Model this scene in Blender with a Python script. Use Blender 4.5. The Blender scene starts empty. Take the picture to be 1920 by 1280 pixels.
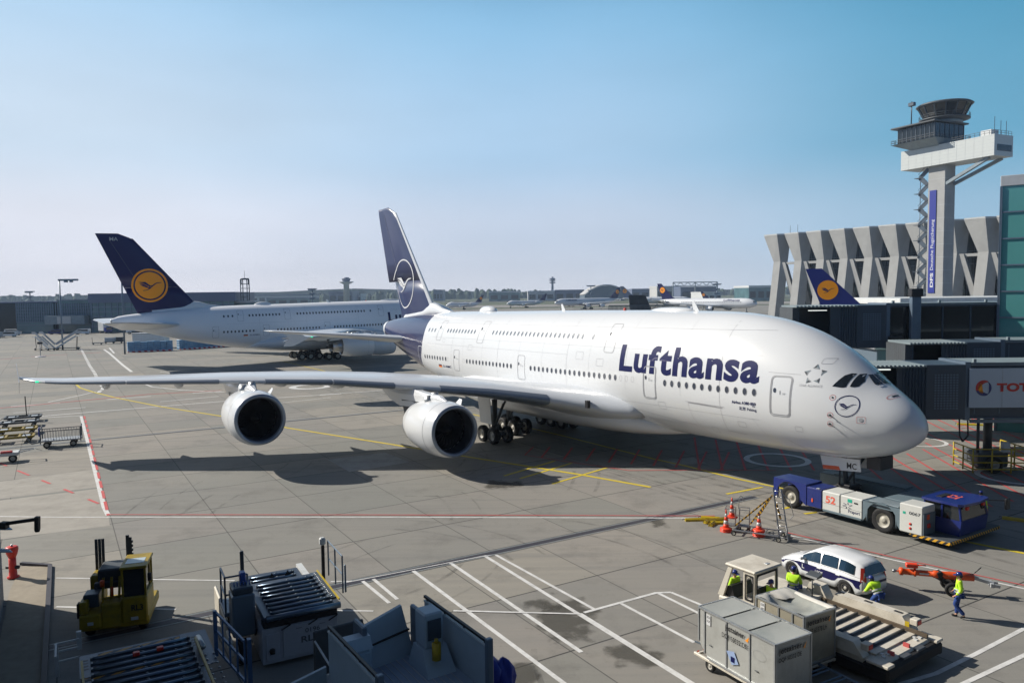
import bpy, bmesh, math, random
from mathutils import Vector, Matrix
random.seed(7)
C = bpy.context.scene.collection
R = math.radians
# ------------------------------------------------------------------ camera, sky, sun, exposure
FPX, HC, HOR, ROLL = 1431.4, 12.47, 550.42, .0132
PITCH = math.atan((640-HOR)/FPX)
cd = bpy.data.cameras.new('camera'); cam = bpy.data.objects.new('camera', cd); C.objects.link(cam)
cd.sensor_width = 36; cd.lens = FPX/1920*36; cd.clip_end = 20000; cd.clip_start = .1
cam.matrix_world = Matrix.Translation((0, 0, HC)) @ Matrix.Rotation(math.pi/2-PITCH, 4, 'X') @ Matrix.Rotation(-ROLL, 4, 'Z')
bpy.context.scene.camera = cam
SUN_EL, SUN_AZ = 34.5, -20.0      # azimuth of the travelling light on the ground, measured from +X
w = bpy.data.worlds.new('World'); bpy.context.scene.world = w; w.use_nodes = True
nt = w.node_tree; bg = nt.nodes['Background']
sky = nt.nodes.new('ShaderNodeTexSky'); sky.sky_type = 'NISHITA'; sky.sun_disc = False
sky.sun_elevation = R(SUN_EL); sky.sun_rotation = R(-(90+SUN_AZ)); sky.altitude = 100
sky.air_density = 1.0; sky.dust_density = 1.6; sky.ozone_density = 4.0
# low, bright summer haze lies over the Nishita sky near the horizon, paler towards the sun
N_ = nt.nodes; Lk = nt.links; tcw = N_.new('ShaderNodeTexCoord'); sx = N_.new('ShaderNodeSeparateXYZ'); Lk.new(tcw.outputs['Generated'], sx.inputs[0])
def _ramp(src, stops):
    r = N_.new('ShaderNodeValToRGB'); r.color_ramp.interpolation = 'EASE'
    while len(r.color_ramp.elements) < len(stops): r.color_ramp.elements.new(.5)
    for e, (p_, c_) in zip(r.color_ramp.elements, stops): e.position = p_; e.color = c_+(1,)
    Lk.new(src, r.inputs[0]); return r.outputs[0]
def _mix(f, a_, b_):
    q = N_.new('ShaderNodeMix'); q.data_type = 'RGBA'
    for k_, x_ in (('Factor', f), ('A', a_), ('B', b_)): Lk.new(x_, q.inputs[k_])
    return q.outputs['Result']
def _rng(src, a_, b_, c_=0, d_=1, smooth=True):
    q = N_.new('ShaderNodeMapRange'); q.interpolation_type = 'SMOOTHSTEP' if smooth else 'LINEAR'
    for k_, v_ in (('From Min', a_), ('From Max', b_), ('To Min', c_), ('To Max', d_)): q.inputs[k_].default_value = v_
    Lk.new(src, q.inputs['Value']); return q.outputs[0]
_K = 1.15/.05
_sc = lambda c: tuple(min(1, v) for v in c)
hl = _ramp(sx.outputs['Z'], [(0, (.74, .72, .76)), (.08, (.62, .64, .71)), (.18, (.48, .58, .69)), (.40, (.30, .49, .68))])
hm = _ramp(sx.outputs['Z'], [(0, (.58, .60, .66)), (.08, (.45, .52, .63)), (.18, (.31, .46, .62)), (.40, (.18, .40, .61))])
hr = _ramp(sx.outputs['Z'], [(0, (.38, .48, .58)), (.08, (.24, .39, .52)), (.18, (.11, .31, .46)), (.40, (.04, .22, .37))])
hz1 = _mix(_rng(sx.outputs['X'], -.55, .05), hl, hm); hz2 = _mix(_rng(sx.outputs['X'], .05, .55), hz1, hr)
hb = _ramp(sx.outputs['Z'], [(0, (.20, .29, .42)), (.08, (.15, .27, .44)), (.18, (.10, .24, .44)), (.40, (.05, .17, .40))])   # away from the sun the air is a deeper blue
hz2 = _mix(_rng(sx.outputs['Y'], -.05, .45), hb, hz2)
cl = N_.new('ShaderNodeTexNoise'); cl.inputs['Scale'].default_value = 2.2; cl.inputs['Detail'].default_value = 5; mpw = N_.new('ShaderNodeMapping'); mpw.inputs['Scale'].default_value = (1, 1, 3.5); Lk.new(tcw.outputs['Generated'], mpw.inputs[0]); Lk.new(mpw.outputs[0], cl.inputs['Vector'])
mulk = N_.new('ShaderNodeVectorMath'); mulk.operation = 'MULTIPLY'; Lk.new(hz2, mulk.inputs[0])
cm = N_.new('ShaderNodeCombineXYZ'); _v = _rng(cl.outputs['Fac'], .3, .7, .94*_K, 1.07*_K, False)
for i_ in range(3): Lk.new(_v, cm.inputs[i_])
Lk.new(cm.outputs[0], mulk.inputs[1])
Lk.new(_mix(_rng(sx.outputs['Z'], .30, .50), mulk.outputs[0], sky.outputs[0]), bg.inputs[0]); bg.inputs[1].default_value = .05
sl = bpy.data.lights.new('sun', 'SUN'); sl.energy = 5.0; sl.angle = R(.5); sl.color = (1, .935, .83)
so = bpy.data.objects.new('sun', sl); C.objects.link(so)
_d = Vector((math.cos(R(SUN_AZ))*math.cos(R(SUN_EL)), math.sin(R(SUN_AZ))*math.cos(R(SUN_EL)), -math.sin(R(SUN_EL))))
so.rotation_euler = _d.to_track_quat('-Z', 'Y').to_euler(); so.location = (-60, 20, 60)
vs = bpy.context.scene.view_settings
vs.view_transform = 'Standard'; vs.look = 'None'; vs.exposure = 0.22; vs.gamma = 1
bpy.context.scene.cycles.max_bounces = 8; bpy.context.scene.cycles.volume_bounces = 0

# ------------------------------------------------------------------ where a pixel of the photo meets the world
def ray(u, v):
    a, b = u-960, v-640; c, s = math.cos(ROLL), math.sin(ROLL)
    x = (a*c-b*s)/FPX; up = -(a*s+b*c)/FPX
    return x, math.cos(PITCH)+up*math.sin(PITCH), -math.sin(PITCH)+up*math.cos(PITCH)
def G(u, v, z=0.0):
    r = ray(u, v); k = (z-HC)/r[2]; return Vector((r[0]*k, r[1]*k, z))
def D(u, v, y):
    r = ray(u, v); k = y/r[1]; return Vector((r[0]*k, y, HC+r[2]*k))

# ------------------------------------------------------------------ mesh builder
class MB:
    def __init__(s): s.v = []; s.f = []; s.m = []; s.sm = []; s.cur = 0; s.smooth = False
    def add(s, vs, fs, m=None, smooth=None):
        b = len(s.v); s.v += [tuple(p) for p in vs]
        for f in fs: s.f.append(tuple(i+b for i in f)); s.m.append(s.cur if m is None else m); s.sm.append(s.smooth if smooth is None else smooth)
        return s
    def hexa(s, p, **k):   # p: 4 bottom, 4 top
        return s.add(p, [(3, 2, 1, 0), (4, 5, 6, 7), (0, 1, 5, 4), (1, 2, 6, 5), (2, 3, 7, 6), (3, 0, 4, 7)], **k)
    def box(s, x0, x1, y0, y1, z0, z1, tx=0, ty=0, **k):
        return s.hexa([(x0, y0, z0), (x1, y0, z0), (x1, y1, z0), (x0, y1, z0), (x0+tx, y0+ty, z1), (x1-tx, y0+ty, z1), (x1-tx, y1-ty, z1), (x0+tx, y1-ty, z1)], **k)
    def rbox(s, x0, x1, y0, y1, z0, z1, b=.03, **k):   # box with chamfered edges
        b = min(b, (x1-x0)/2.1, (y1-y0)/2.1, (z1-z0)/2.1)
        rings = []
        for z, i in ((z0, b), (z0+b, 0), (z1-b, 0), (z1, b)):
            c = b
            X0, X1, Y0, Y1 = x0+i, x1-i, y0+i, y1-i
            if i: rings.append([(X0, Y0, z), (X0, Y0, z), (X1, Y0, z), (X1, Y0, z), (X1, Y1, z), (X1, Y1, z), (X0, Y1, z), (X0, Y1, z)])
            else: rings.append([(X0, Y0+c, z), (X0+c, Y0, z), (X1-c, Y0, z), (X1, Y0+c, z), (X1, Y1-c, z), (X1-c, Y1, z), (X0+c, Y1, z), (X0, Y1-c, z)])
        return s.loft(rings, cap=True, **k)
    def loft(s, rings, cap=False, closed=True, flip=False, **k):
        n = len(rings[0]); vs = [p for r in rings for p in r]; fs = []
        for i in range(len(rings)-1):
            for j in range(n if closed else n-1):
                a, b, c, d = i*n+j, i*n+(j+1) % n, (i+1)*n+(j+1) % n, (i+1)*n+j
                fs.append((a, d, c, b) if flip else (a, b, c, d))
        if cap:
            f0 = tuple(range(n))[::-1]; f1 = tuple((len(rings)-1)*n+j for j in range(n))
            fs += [f0[::-1], f1[::-1]] if flip else [f0, f1]
        return s.add(vs, fs, **k)
    def tube(s, p, q, r, r2=None, n=8, cap=True, **k):
        p, q = Vector(p), Vector(q); r2 = r if r2 is None else r2
        d = (q-p).normalized(); a = d.orthogonal().normalized(); b = d.cross(a)
        ring = lambda c, rr: [tuple(c+(a*math.cos(t)+b*math.sin(t))*rr) for t in [2*math.pi*i/n for i in range(n)]]
        k.setdefault('smooth', n > 6)
        return s.loft([ring(p, r), ring(q, r2)], cap=cap, **k)
    def path(s, pts, r, n=6, **k):
        for a, b in zip(pts[:-1], pts[1:]): s.tube(a, b, r, n=n, **k)
        return s
    def bar(s, p, q, w, h=None, up=(0, 0, 1), **k):
        p, q = Vector(p), Vector(q); h = w if h is None else h; d = (q-p).normalized(); u = Vector(up)
        if abs(d.dot(u)) > .98: u = Vector((1, 0, 0))
        a = d.cross(u).normalized()*w/2; b = a.cross(d).normalized()*h/2
        return s.hexa([p-a-b, p+a-b, p+a+b, p-a+b, q-a-b, q+a-b, q+a+b, q-a+b], **k)
    def lathe(s, prof, o=(0, 0, 0), ax='Z', n=24, a0=0, **k):   # prof: (radius, along)
        o = Vector(o); rings = []
        for r, t in prof:
            ring = []
            for i in range(n):
                a = a0+2*math.pi*i/n; c, si = r*math.cos(a), r*math.sin(a)
                ring.append(tuple(o+Vector({'Z': (c, si, t), 'X': (t, c, si), 'Y': (si, t, c)}[ax])))
            rings.append(ring)
        k.setdefault('smooth', True)
        return s.loft(rings, **k)
    def wheel(s, c, r, w, ax='Y', n=24, mt=0, mr=1):   # tyre with bulged shoulders, rim and hub
        h = w/2
        s.lathe([(r*.56, -h*.8), (r*.8, -h), (r*.95, -h*.85), (r, -h*.5), (r, h*.5), (r*.95, h*.85), (r*.8, h), (r*.56, h*.8)], c, ax, n, m=mt)
        s.lathe([(0.001, -h*.55), (r*.18, -h*.7), (r*.2, -h*.45), (r*.46, -h*.4), (r*.58, -h*.82)], c, ax, n, m=mr)
        s.lathe([(0.001, h*.55), (r*.18, h*.7), (r*.2, h*.45), (r*.46, h*.4), (r*.58, h*.82)], c, ax, n, m=mr)
        return s
    def prism(s, poly, z0, z1, fn=None, **k):
        fn = fn or (lambda a, b, c: (a, b, c)); n = len(poly)
        vs = [fn(x, y, z0) for x, y in poly]+[fn(x, y, z1) for x, y in poly]
        fs = [tuple(range(n))[::-1], tuple(range(n, 2*n))]+[(i, (i+1) % n, n+(i+1) % n, n+i) for i in range(n)]
        return s.add(vs, fs, **k)
    def build(s, name, mats, parent=None, M=None, bevel=0, fix=True):
        me = bpy.data.meshes.new(name); me.from_pydata(s.v, [], s.f)
        for m in (mats if isinstance(mats, (list, tuple)) else [mats]): me.materials.append(m)
        for p, mi, sm in zip(me.polygons, s.m, s.sm): p.material_index = mi; p.use_smooth = sm
        if M is not None: me.transform(M)
        if fix:
            bm = bmesh.new(); bm.from_mesh(me)
            bmesh.ops.dissolve_degenerate(bm, edges=bm.edges, dist=1e-6)
            if bevel: bmesh.ops.bevel(bm, geom=bm.edges[:], offset=bevel, segments=1, affect='EDGES', clamp_overlap=True)
            bmesh.ops.recalc_face_normals(bm, faces=bm.faces); bm.to_mesh(me); bm.free()
        o = bpy.data.objects.new(name, me); C.objects.link(o)
        if parent is not None: o.parent = parent
        return o
def tag(o, label=None, cat=None, group=None, kind=None):
    for k, v in (('label', label), ('category', cat), ('group', group), ('kind', kind)):
        if v: o[k] = v
    return o
def empty(name, label, cat, loc=(0, 0, 0), rz=0, group=None, M=None):
    o = bpy.data.objects.new(name, None); C.objects.link(o); o.empty_display_size = .5
    o.location = loc; o.rotation_euler = (0, 0, rz)
    if M is not None: o.matrix_world = M
    return tag(o, label, cat, group)
def kids(o): return [c for c in bpy.data.objects if c.parent == o]
def copy_tree(o, parent=None):
    c = o.copy(); C.objects.link(c); c.parent = parent
    for ch in kids(o): copy_tree(ch, c)
    return c
def text_mesh(body, size=1.0, bold=0.0, depth=0.0, shear=0.0, gap=1.0):
    cu = bpy.data.curves.new('lettering', 'FONT'); cu.body = body; cu.size = size; cu.offset = bold; cu.extrude = depth; cu.shear = shear; cu.space_character = gap
    cu.resolution_u = 4
    o = bpy.data.objects.new('lettering', cu); C.objects.link(o)
    bpy.context.view_layer.update()
    me = bpy.data.meshes.new_from_object(o.evaluated_get(bpy.context.evaluated_depsgraph_get()))
    bpy.data.objects.remove(o); return me
def spaced_text(body, bold, gap):
    """letters set one by one with a fixed clear gap, so that heavy strokes never run into each other"""
    bm = bmesh.new(); cur = 0.0
    for ch in body:
        me = text_mesh(ch, bold=bold); xs = [v.co.x for v in me.vertices]; a_, b_ = min(xs), max(xs)
        for v in me.vertices: v.co.x += cur-a_
        cur += b_-a_+(gap*.25 if ch == 'f' else gap); bm.from_mesh(me); bpy.data.meshes.remove(me)
    me = bpy.data.meshes.new('lettering'); bm.to_mesh(me); bm.free(); return me
def text_on(body, fn, x0, x1, y0, y1, name, m, parent, bold=0.0, grid=0, shear=0.0, gap=1.0):
    """lettering fitted to the box x0..x1, y0..y1 of a face; fn(a, b) gives the place of a face point"""
    me = spaced_text(body, bold, gap) if gap != 1.0 else text_mesh(body, bold=bold, shear=shear); xs = [v.co.x for v in me.vertices]; ys = [v.co.y for v in me.vertices]
    ax, bx, ay, by = min(xs), max(xs), min(ys), max(ys)
    for v in me.vertices:
        v.co.x = x0+(v.co.x-ax)/(bx-ax)*(x1-x0); v.co.y = y0+(v.co.y-ay)/(by-ay)*(y1-y0)
    bm = bmesh.new(); bm.from_mesh(me)
    if grid:
        lo, hi = min(x0, x1), max(x0, x1); k = int((hi-lo)/grid)
        for i in range(1, k+1): bmesh.ops.bisect_plane(bm, geom=bm.verts[:]+bm.edges[:]+bm.faces[:], plane_co=(lo+i*grid, 0, 0), plane_no=(1, 0, 0))
        lo, hi = min(y0, y1), max(y0, y1); k = int((hi-lo)/grid)
        for i in range(1, k+1): bmesh.ops.bisect_plane(bm, geom=bm.verts[:]+bm.edges[:]+bm.faces[:], plane_co=(0, lo+i*grid, 0), plane_no=(0, 1, 0))
    for v in bm.verts: v.co = Vector(fn(v.co.x, v.co.y))
    bm.to_mesh(me); bm.free(); me.materials.clear(); me.materials.append(m)
    for p in me.polygons: p.material_index = 0
    o = bpy.data.objects.new(name, me); C.objects.link(o); o.parent = parent; return o

# ------------------------------------------------------------------ materials
def rgb(h):
    if isinstance(h, str):
        h = h.lstrip('#'); c = [int(h[i:i+2], 16)/255 for i in (0, 2, 4)]; return tuple(((x+.055)/1.055)**2.4 if x > .04 else x/12.92 for x in c)
    return h
def mat(name, col, rough=.5, metal=0, var=.12, scale=1.5, coat=0, emit=0, dirt=0, spec=.5, bump=0, dirtcol=(.05, .045, .04), dscale=.7):
    m = bpy.data.materials.new(name); m.use_nodes = True; n = m.node_tree.nodes; L = m.node_tree.links; b = n['Principled BSDF']
    col = rgb(col); tc = n.new('ShaderNodeTexCoord')
    b.inputs['Roughness'].default_value = rough; b.inputs['Metallic'].default_value = metal; b.inputs['Coat Weight'].default_value = coat
    b.inputs['Coat Roughness'].default_value = .08; b.inputs['Specular IOR Level'].default_value = spec
    nz = n.new('ShaderNodeTexNoise'); nz.inputs['Scale'].default_value = scale; nz.inputs['Detail'].default_value = 6; nz.inputs['Roughness'].default_value = .6
    L.new(tc.outputs['Object'], nz.inputs['Vector'])
    mx = n.new('ShaderNodeMix'); mx.data_type = 'RGBA'
    mx.inputs['A'].default_value = tuple(c*(1-var) for c in col)+(1,); mx.inputs['B'].default_value = tuple(min(1, c*(1+var)) for c in col)+(1,)
    L.new(nz.outputs['Fac'], mx.inputs['Factor']); out = mx.outputs['Result']
    if dirt:
        n2 = n.new('ShaderNodeTexNoise'); n2.inputs['Scale'].default_value = dscale; n2.inputs['Detail'].default_value = 8; n2.inputs['Roughness'].default_value = .7
        L.new(tc.outputs['Object'], n2.inputs['Vector'])
        rp = n.new('ShaderNodeMapRange'); rp.inputs['From Min'].default_value = .45; rp.inputs['From Max'].default_value = .75; rp.inputs['To Max'].default_value = dirt
        L.new(n2.outputs['Fac'], rp.inputs['Value'])
        m2 = n.new('ShaderNodeMix'); m2.data_type = 'RGBA'; m2.inputs['B'].default_value = tuple(dirtcol)+(1,)
        L.new(rp.outputs[0], m2.inputs['Factor']); L.new(out, m2.inputs['A']); out = m2.outputs['Result']
    L.new(out, b.inputs['Base Color'])
    if emit: b.inputs['Emission Color'].default_value = col+(1,); b.inputs['Emission Strength'].default_value = emit
    if bump:
        bp = n.new('ShaderNodeBump'); bp.inputs['Strength'].default_value = bump; bp.inputs['Distance'].default_value = .02
        L.new(nz.outputs['Fac'], bp.inputs['Height']); L.new(bp.outputs[0], b.inputs['Normal'])
    return m
M = {}
M['white'] = mat('white_paint', (.70, .72, .74), .26, var=.03, scale=.5, coat=.4, dirt=.10, dscale=.25, dirtcol=(.42, .42, .40))
M['cream'] = mat('cream_paint', (.62, .58, .50), .45, var=.06, dirt=.5, dscale=1.2, dirtcol=(.2, .16, .1))
M['gwhite'] = mat('used_white_paint', (.60, .62, .62), .45, var=.06, dirt=.35, dscale=1.5, dirtcol=(.22, .2, .17))
M['navy'] = mat('navy_paint', (.010, .010, .075), .35, var=.1, coat=.15, scale=.5, spec=.3)
M['navynew'] = mat('night_blue_paint', (.016, .028, .10), .32, var=.08, coat=.2, scale=.5)
M['navytail'] = mat('glossy_night_blue_paint', (.012, .016, .075), .25, var=.1, coat=.4, scale=.5)
M['white2'] = mat('brightened_white_paint', (.84, .85, .87), .35, var=.03, scale=.5)  # the same white, its colour lightened against the shade on the rear airliner
M['blue'] = mat('blue_paint', (.008, .022, .17), .32, var=.1, coat=.3, dirt=.25)
M['yellow'] = mat('yellow_paint', (.50, .36, .012), .4, dirt=.5, dscale=2, dirtcol=(.12, .09, .03))
M['gold'] = mat('amber_paint', (.98, .33, .002), .3, var=.03)
M['red'] = mat('red_paint', (.62, .035, .02), .4, dirt=.2)
M['orange'] = mat('orange_paint', (.80, .10, .015), .38, dirt=.2)
M['grey'] = mat('grey_paint', (.22, .27, .30), .4, dirt=.35)
M['lgrey'] = mat('light_grey_paint', (.42, .44, .46), .4, dirt=.2)
M['dgrey'] = mat('dark_grey_paint', (.07, .08, .09), .5, dirt=.3)
M['slate'] = mat('slate_grey_metal', (.075, .10, .13), .4, metal=.3, dirt=.3)
M['bridge'] = mat('bridge_dark_paint', (.048, .072, .10), .4, var=.1, dirt=.25)
M['black'] = mat('black_rubber', (.012, .012, .013), .75, var=.3)
M['dark'] = mat('dark_void_metal', (.015, .015, .018), .5, var=.3)
M['steel'] = mat('brushed_steel', (.45, .46, .48), .32, metal=.9, dirt=.2)
M['alu'] = mat('worn_aluminium', (.50, .52, .53), .42, metal=.65, dirt=.35, dscale=1.6)
M['lipmetal'] = mat('engine_lip_metal', (.24, .29, .37), .3, metal=.55, var=.05)
M['slat'] = mat('wing_slat_metal', (.20, .24, .30), .34, metal=.4, var=.06, dirt=.12)
M['wing'] = mat('wing_light_grey_paint', (.55, .58, .62), .3, var=.04, coat=.2)
M['glass'] = mat('dark_glass', (.012, .016, .02), .06, var=.1, spec=.8)
M['cabin'] = mat('cabin_window_glass', (.05, .06, .085), .15, var=.1)
M['teal'] = mat('teal_facade_glass', (.09, .30, .29), .12, var=.15, scale=.2, spec=.8)
M['blind'] = mat('window_blind_white', (.66, .67, .68), .5, var=.03)
M['line'] = mat('panel_line_grey', (.25, .26, .28), .5, var=.05)
M['linel'] = mat('door_outline_grey', (.38, .39, .41), .5, var=.05)
M['conc'] = mat('cast_concrete', (.33, .335, .33), .8, var=.18, scale=.4, dirt=.25, dscale=.15, dirtcol=(.2, .2, .2), bump=.2)
M['pwhite'] = mat('white_road_paint', (.66, .66, .65), .7, var=.1, dirt=.6, dscale=2.0, dirtcol=(.28, .27, .25), scale=3)
M['pyel'] = mat('yellow_road_paint', (.62, .48, .02), .7, var=.12, dirt=.4, dscale=1.5, dirtcol=(.3, .26, .12), scale=3)
M['pred'] = mat('red_road_paint', (.55, .07, .07), .7, var=.15, dirt=.45, dscale=1.5, dirtcol=(.27, .2, .18), scale=3)
M['hiviz'] = mat('hi_vis_yellow_cloth', (.55, .95, .03), .7, var=.12, scale=9, bump=.5)
M['reflect'] = mat('reflective_tape', (.55, .56, .56), .3, var=.05)
M['trouser'] = mat('blue_work_cloth', (.015, .05, .22), .8, var=.25, scale=8, bump=.4)
M['skin'] = mat('skin', (.48, .26, .18), .55, var=.06)
M['shirt'] = mat('navy_cloth', (.01, .02, .08), .8, var=.2)
M['tarp'] = mat('blue_tarpaulin', (.012, .03, .30), .4, var=.25, scale=5, bump=.6)
M['net'] = mat('blue_wrap_film', (.10, .26, .44), .35, var=.5, scale=1.2, dirt=.5, dscale=1.5, dirtcol=(.35, .5, .62))
M['leaf'] = mat('forest_canopy', (.045, .075, .045), .9, var=.4, scale=.05)
M['dglass'] = mat('dark_curtain_wall', (.02, .03, .035), .12, var=.3, scale=.5)
M['shed'] = mat('blue_grey_cladding', (.10, .14, .18), .6, var=.1, scale=.05)
M['shedl'] = mat('pale_cladding', (.50, .50, .49), .6, var=.1, scale=.05)
M['steelblue'] = mat('blue_grey_steel', (.14, .19, .25), .4, metal=.3, dirt=.2)
M['rustd'] = mat('rusty_guide_rail', (.10, .075, .05), .6, var=.4, scale=3)
M['roofblue'] = mat('blue_grey_roof_cladding', (.13, .16, .24), .5, var=.1)
M['bannerblue'] = mat('banner_blue', (.006, .02, .24), .5, var=.05)
def stripes(name, c1, c2, sc, axis='X', ang=.8):
    m = bpy.data.materials.new(name); m.use_nodes = True; n = m.node_tree.nodes; L = m.node_tree.links; b = n['Principled BSDF']
    tc = n.new('ShaderNodeTexCoord'); mp = n.new('ShaderNodeMapping'); mp.inputs['Rotation'].default_value = (0, ang, ang) ; L.new(tc.outputs['Object'], mp.inputs['Vector'])
    wv = n.new('ShaderNodeTexWave'); wv.inputs['Scale'].default_value = sc; L.new(mp.outputs[0], wv.inputs['Vector'])
    g = n.new('ShaderNodeMath'); g.operation = 'GREATER_THAN'; g.inputs[1].default_value = .5; L.new(wv.outputs['Fac'], g.inputs[0])
    mx = n.new('ShaderNodeMix'); mx.data_type = 'RGBA'; mx.inputs['A'].default_value = c1+(1,); mx.inputs['B'].default_value = c2+(1,)
    L.new(g.outputs[0], mx.inputs['Factor']); L.new(mx.outputs['Result'], b.inputs['Base Color']); b.inputs['Roughness'].default_value = .6
    return m
M['hazard'] = stripes('hazard_stripes', (.02, .02, .02), (.65, .35, .02), 2.0)
M['hazard2'] = stripes('orange_hazard_stripes', (.05, .06, .08), (.45, .22, .04), 1.3)
M['skyl'] = mat('skylight_plastic', (.45, .52, .56), .2); M['lampshade'] = mat('lamp_shade_pale', (.45, .52, .58), .3)
M['yellow3'] = mat('shaded_grimy_yellow_paint', (.34, .235, .008), .45, var=.15, dirt=.6, dscale=2.5, dirtcol=(.06, .05, .02))  # grime over a yellow darkened to stand in for shade on the loader
M['pale'] = mat('pale_grey_loader_paint', (.36, .385, .44), .42, dirt=.3, dirtcol=(.2, .18, .16)); M['bluish2'] = mat('lever_blue', (.05, .10, .35), .4)
M['yellow2'] = mat('rail_yellow', (.50, .36, .12), .5, dirt=.3); M['bgate'] = mat('blue_gate_paint', (.06, .13, .28), .4, dirt=.3)
M['liftf'] = mat('lift_floor', (.26, .33, .42), .5, dirt=.25); M['liftw'] = mat('lift_panel_paint', (.36, .47, .56), .45, var=.05, dirt=.15); M['lifts'] = mat('lift_cap_strip', (.5, .6, .66), .35)
M['hazardred'] = stripes('red_white_stripes', (.6, .04, .03), (.7, .7, .7), .5)
# ------------------------------------------------------------------ ground, markings
E31 = Vector((math.cos(R(31)), math.sin(R(31)), 0)); N31 = Vector((-math.sin(R(31)), math.cos(R(31)), 0))
def apron_mat(name, joints=True, base=(.24, .235, .222)):
    m = bpy.data.materials.new(name); m.use_nodes = True; n = m.node_tree.nodes; L = m.node_tree.links; b = n['Principled BSDF']
    tc = n.new('ShaderNodeTexCoord')
    def math_(op, a, b_=None, c=None):
        q = n.new('ShaderNodeMath'); q.operation = op
        for i, x in enumerate((a, b_, c)):
            if x is None: continue
            if isinstance(x, (int, float)): q.inputs[i].default_value = x
            else: L.new(x, q.inputs[i])
        return q.outputs[0]
    def dot(v):
        q = n.new('ShaderNodeVectorMath'); q.operation = 'DOT_PRODUCT'; q.inputs[1].default_value = v; L.new(tc.outputs['Object'], q.inputs[0]); return q.outputs['Value']
    def noise(s, det=6, ro=.6, vec=None):
        q = n.new('ShaderNodeTexNoise'); q.inputs['Scale'].default_value = s; q.inputs['Detail'].default_value = det; q.inputs['Roughness'].default_value = ro
        L.new(vec or tc.outputs['Object'], q.inputs['Vector']); return q.outputs['Fac']
    def mix(f, a, b_):
        q = n.new('ShaderNodeMix'); q.data_type = 'RGBA'
        for k, x in (('Factor', f), ('A', a), ('B', b_)):
            if isinstance(x, (int, float)): q.inputs[k].default_value = x
            elif isinstance(x, tuple): q.inputs[k].default_value = x+(1,)
            else: L.new(x, q.inputs[k])
        return q.outputs['Result']
    def rng(x, a, b_, c=0, d=1):
        q = n.new('ShaderNodeMapRange'); q.inputs['From Min'].default_value = a; q.inputs['From Max'].default_value = b_
        q.inputs['To Min'].default_value = c; q.inputs['To Max'].default_value = d; L.new(x, q.inputs['Value']); return q.outputs[0]
    col = mix(rng(noise(.035, 4), .35, .65), tuple(c*.84 for c in base), (base[0]*1.2, base[1]*1.10, base[2]*1.0))
    if joints:
        a = math_('DIVIDE', math_('SUBTRACT', dot(tuple(N31)), 31.68), 5.22)
        row = math_('FLOOR', a); below = math_('LESS_THAN', a, 0.0)
        e = math_('DIVIDE', math_('SUBTRACT', math_('ADD', dot(tuple(E31)), math_('MULTIPLY', below, 2.75)), 2.35), 5.13)
        ce = n.new('ShaderNodeCombineXYZ'); L.new(row, ce.inputs[0]); L.new(math_('FLOOR', e), ce.inputs[1])
        wn = n.new('ShaderNodeTexWhiteNoise'); wn.noise_dimensions = '2D'; L.new(ce.outputs[0], wn.inputs['Vector'])
        col = mix(rng(wn.outputs['Value'], 0, 1, 0, .5), col, (base[0]*.60, base[1]*.70, base[2]*.66))
    if joints:
        wn2 = n.new('ShaderNodeTexWhiteNoise'); wn2.noise_dimensions = '3D'; cz = n.new('ShaderNodeCombineXYZ'); L.new(row, cz.inputs[1]); L.new(math_('FLOOR', math_('DIVIDE', e, 2.0)), cz.inputs[0]); cz.inputs[2].default_value = 7.3; L.new(cz.outputs[0], wn2.inputs['Vector'])
        col = mix(rng(wn2.outputs['Value'], .55, 1, 0, .55), col, (base[0]*1.42, base[1]*1.30, base[2]*1.12))
    # broom-finish streaks, blotches, speckle, tyre soot
    mp = n.new('ShaderNodeMapping'); mp.inputs['Rotation'].default_value = (0, 0, R(-31)); mp.inputs['Scale'].default_value = (.18, 2.2, 1); L.new(tc.outputs['Object'], mp.inputs['Vector'])
    col = mix(rng(noise(1.0, 5, .6, mp.outputs[0]), .3, .7, 0, .35), col, tuple(c*.72 for c in base))
    mp3 = n.new('ShaderNodeMapping'); mp3.inputs['Rotation'].default_value = (0, 0, R(58)); mp3.inputs['Scale'].default_value = (.05, 1.6, 1); L.new(tc.outputs['Object'], mp3.inputs['Vector'])
    col = mix(rng(noise(.9, 6, .65, mp3.outputs[0]), .5, .75, 0, .5), col, (.12, .12, .12))
    col = mix(rng(noise(.32, 7, .7), .52, .72, 0, .6), col, (.10, .095, .085))
    col = mix(rng(noise(.9, 8, .8), .66, .76, 0, .6), col, (.06, .055, .05))
    col = mix(rng(noise(14, 4, .8), .3, .7, 0, .22), col, tuple(min(1, c*1.35) for c in base))
    col = mix(rng(noise(3.2, 8, .8), .58, .72, 0, .6), col, (.09, .085, .075))
    if joints:
        fa = math_('ABSOLUTE', math_('SUBTRACT', math_('FRACT', a), .5)); fe = math_('ABSOLUTE', math_('SUBTRACT', math_('FRACT', e), .5))
        wob = noise(1.3, 3)
        ja = rng(math_('ADD', fa, math_('MULTIPLY', wob, .002)), .4915, .498, 0, 1.0); je = rng(math_('ADD', fe, math_('MULTIPLY', wob, .002)), .4945, .4985, 0, .8)
        col = mix(ja, col, (.03, .03, .03)); col = mix(je, col, (.045, .045, .042))
    L.new(col, b.inputs['Base Color']); b.inputs['Roughness'].default_value = .85
    bp = n.new('ShaderNodeBump'); bp.inputs['Strength'].default_value = .25; bp.inputs['Distance'].default_value = .02
    L.new(noise(9, 6, .7), bp.inputs['Height']); L.new(bp.outputs[0], b.inputs['Normal'])
    return m
M['apron'] = apron_mat('apron_concrete')
M['taxi'] = apron_mat('taxiway_concrete', False, (.26, .255, .24))
M['grass'] = mat('dry_airfield_grass', (.085, .10, .055), .95, var=.3, scale=.03)
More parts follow.
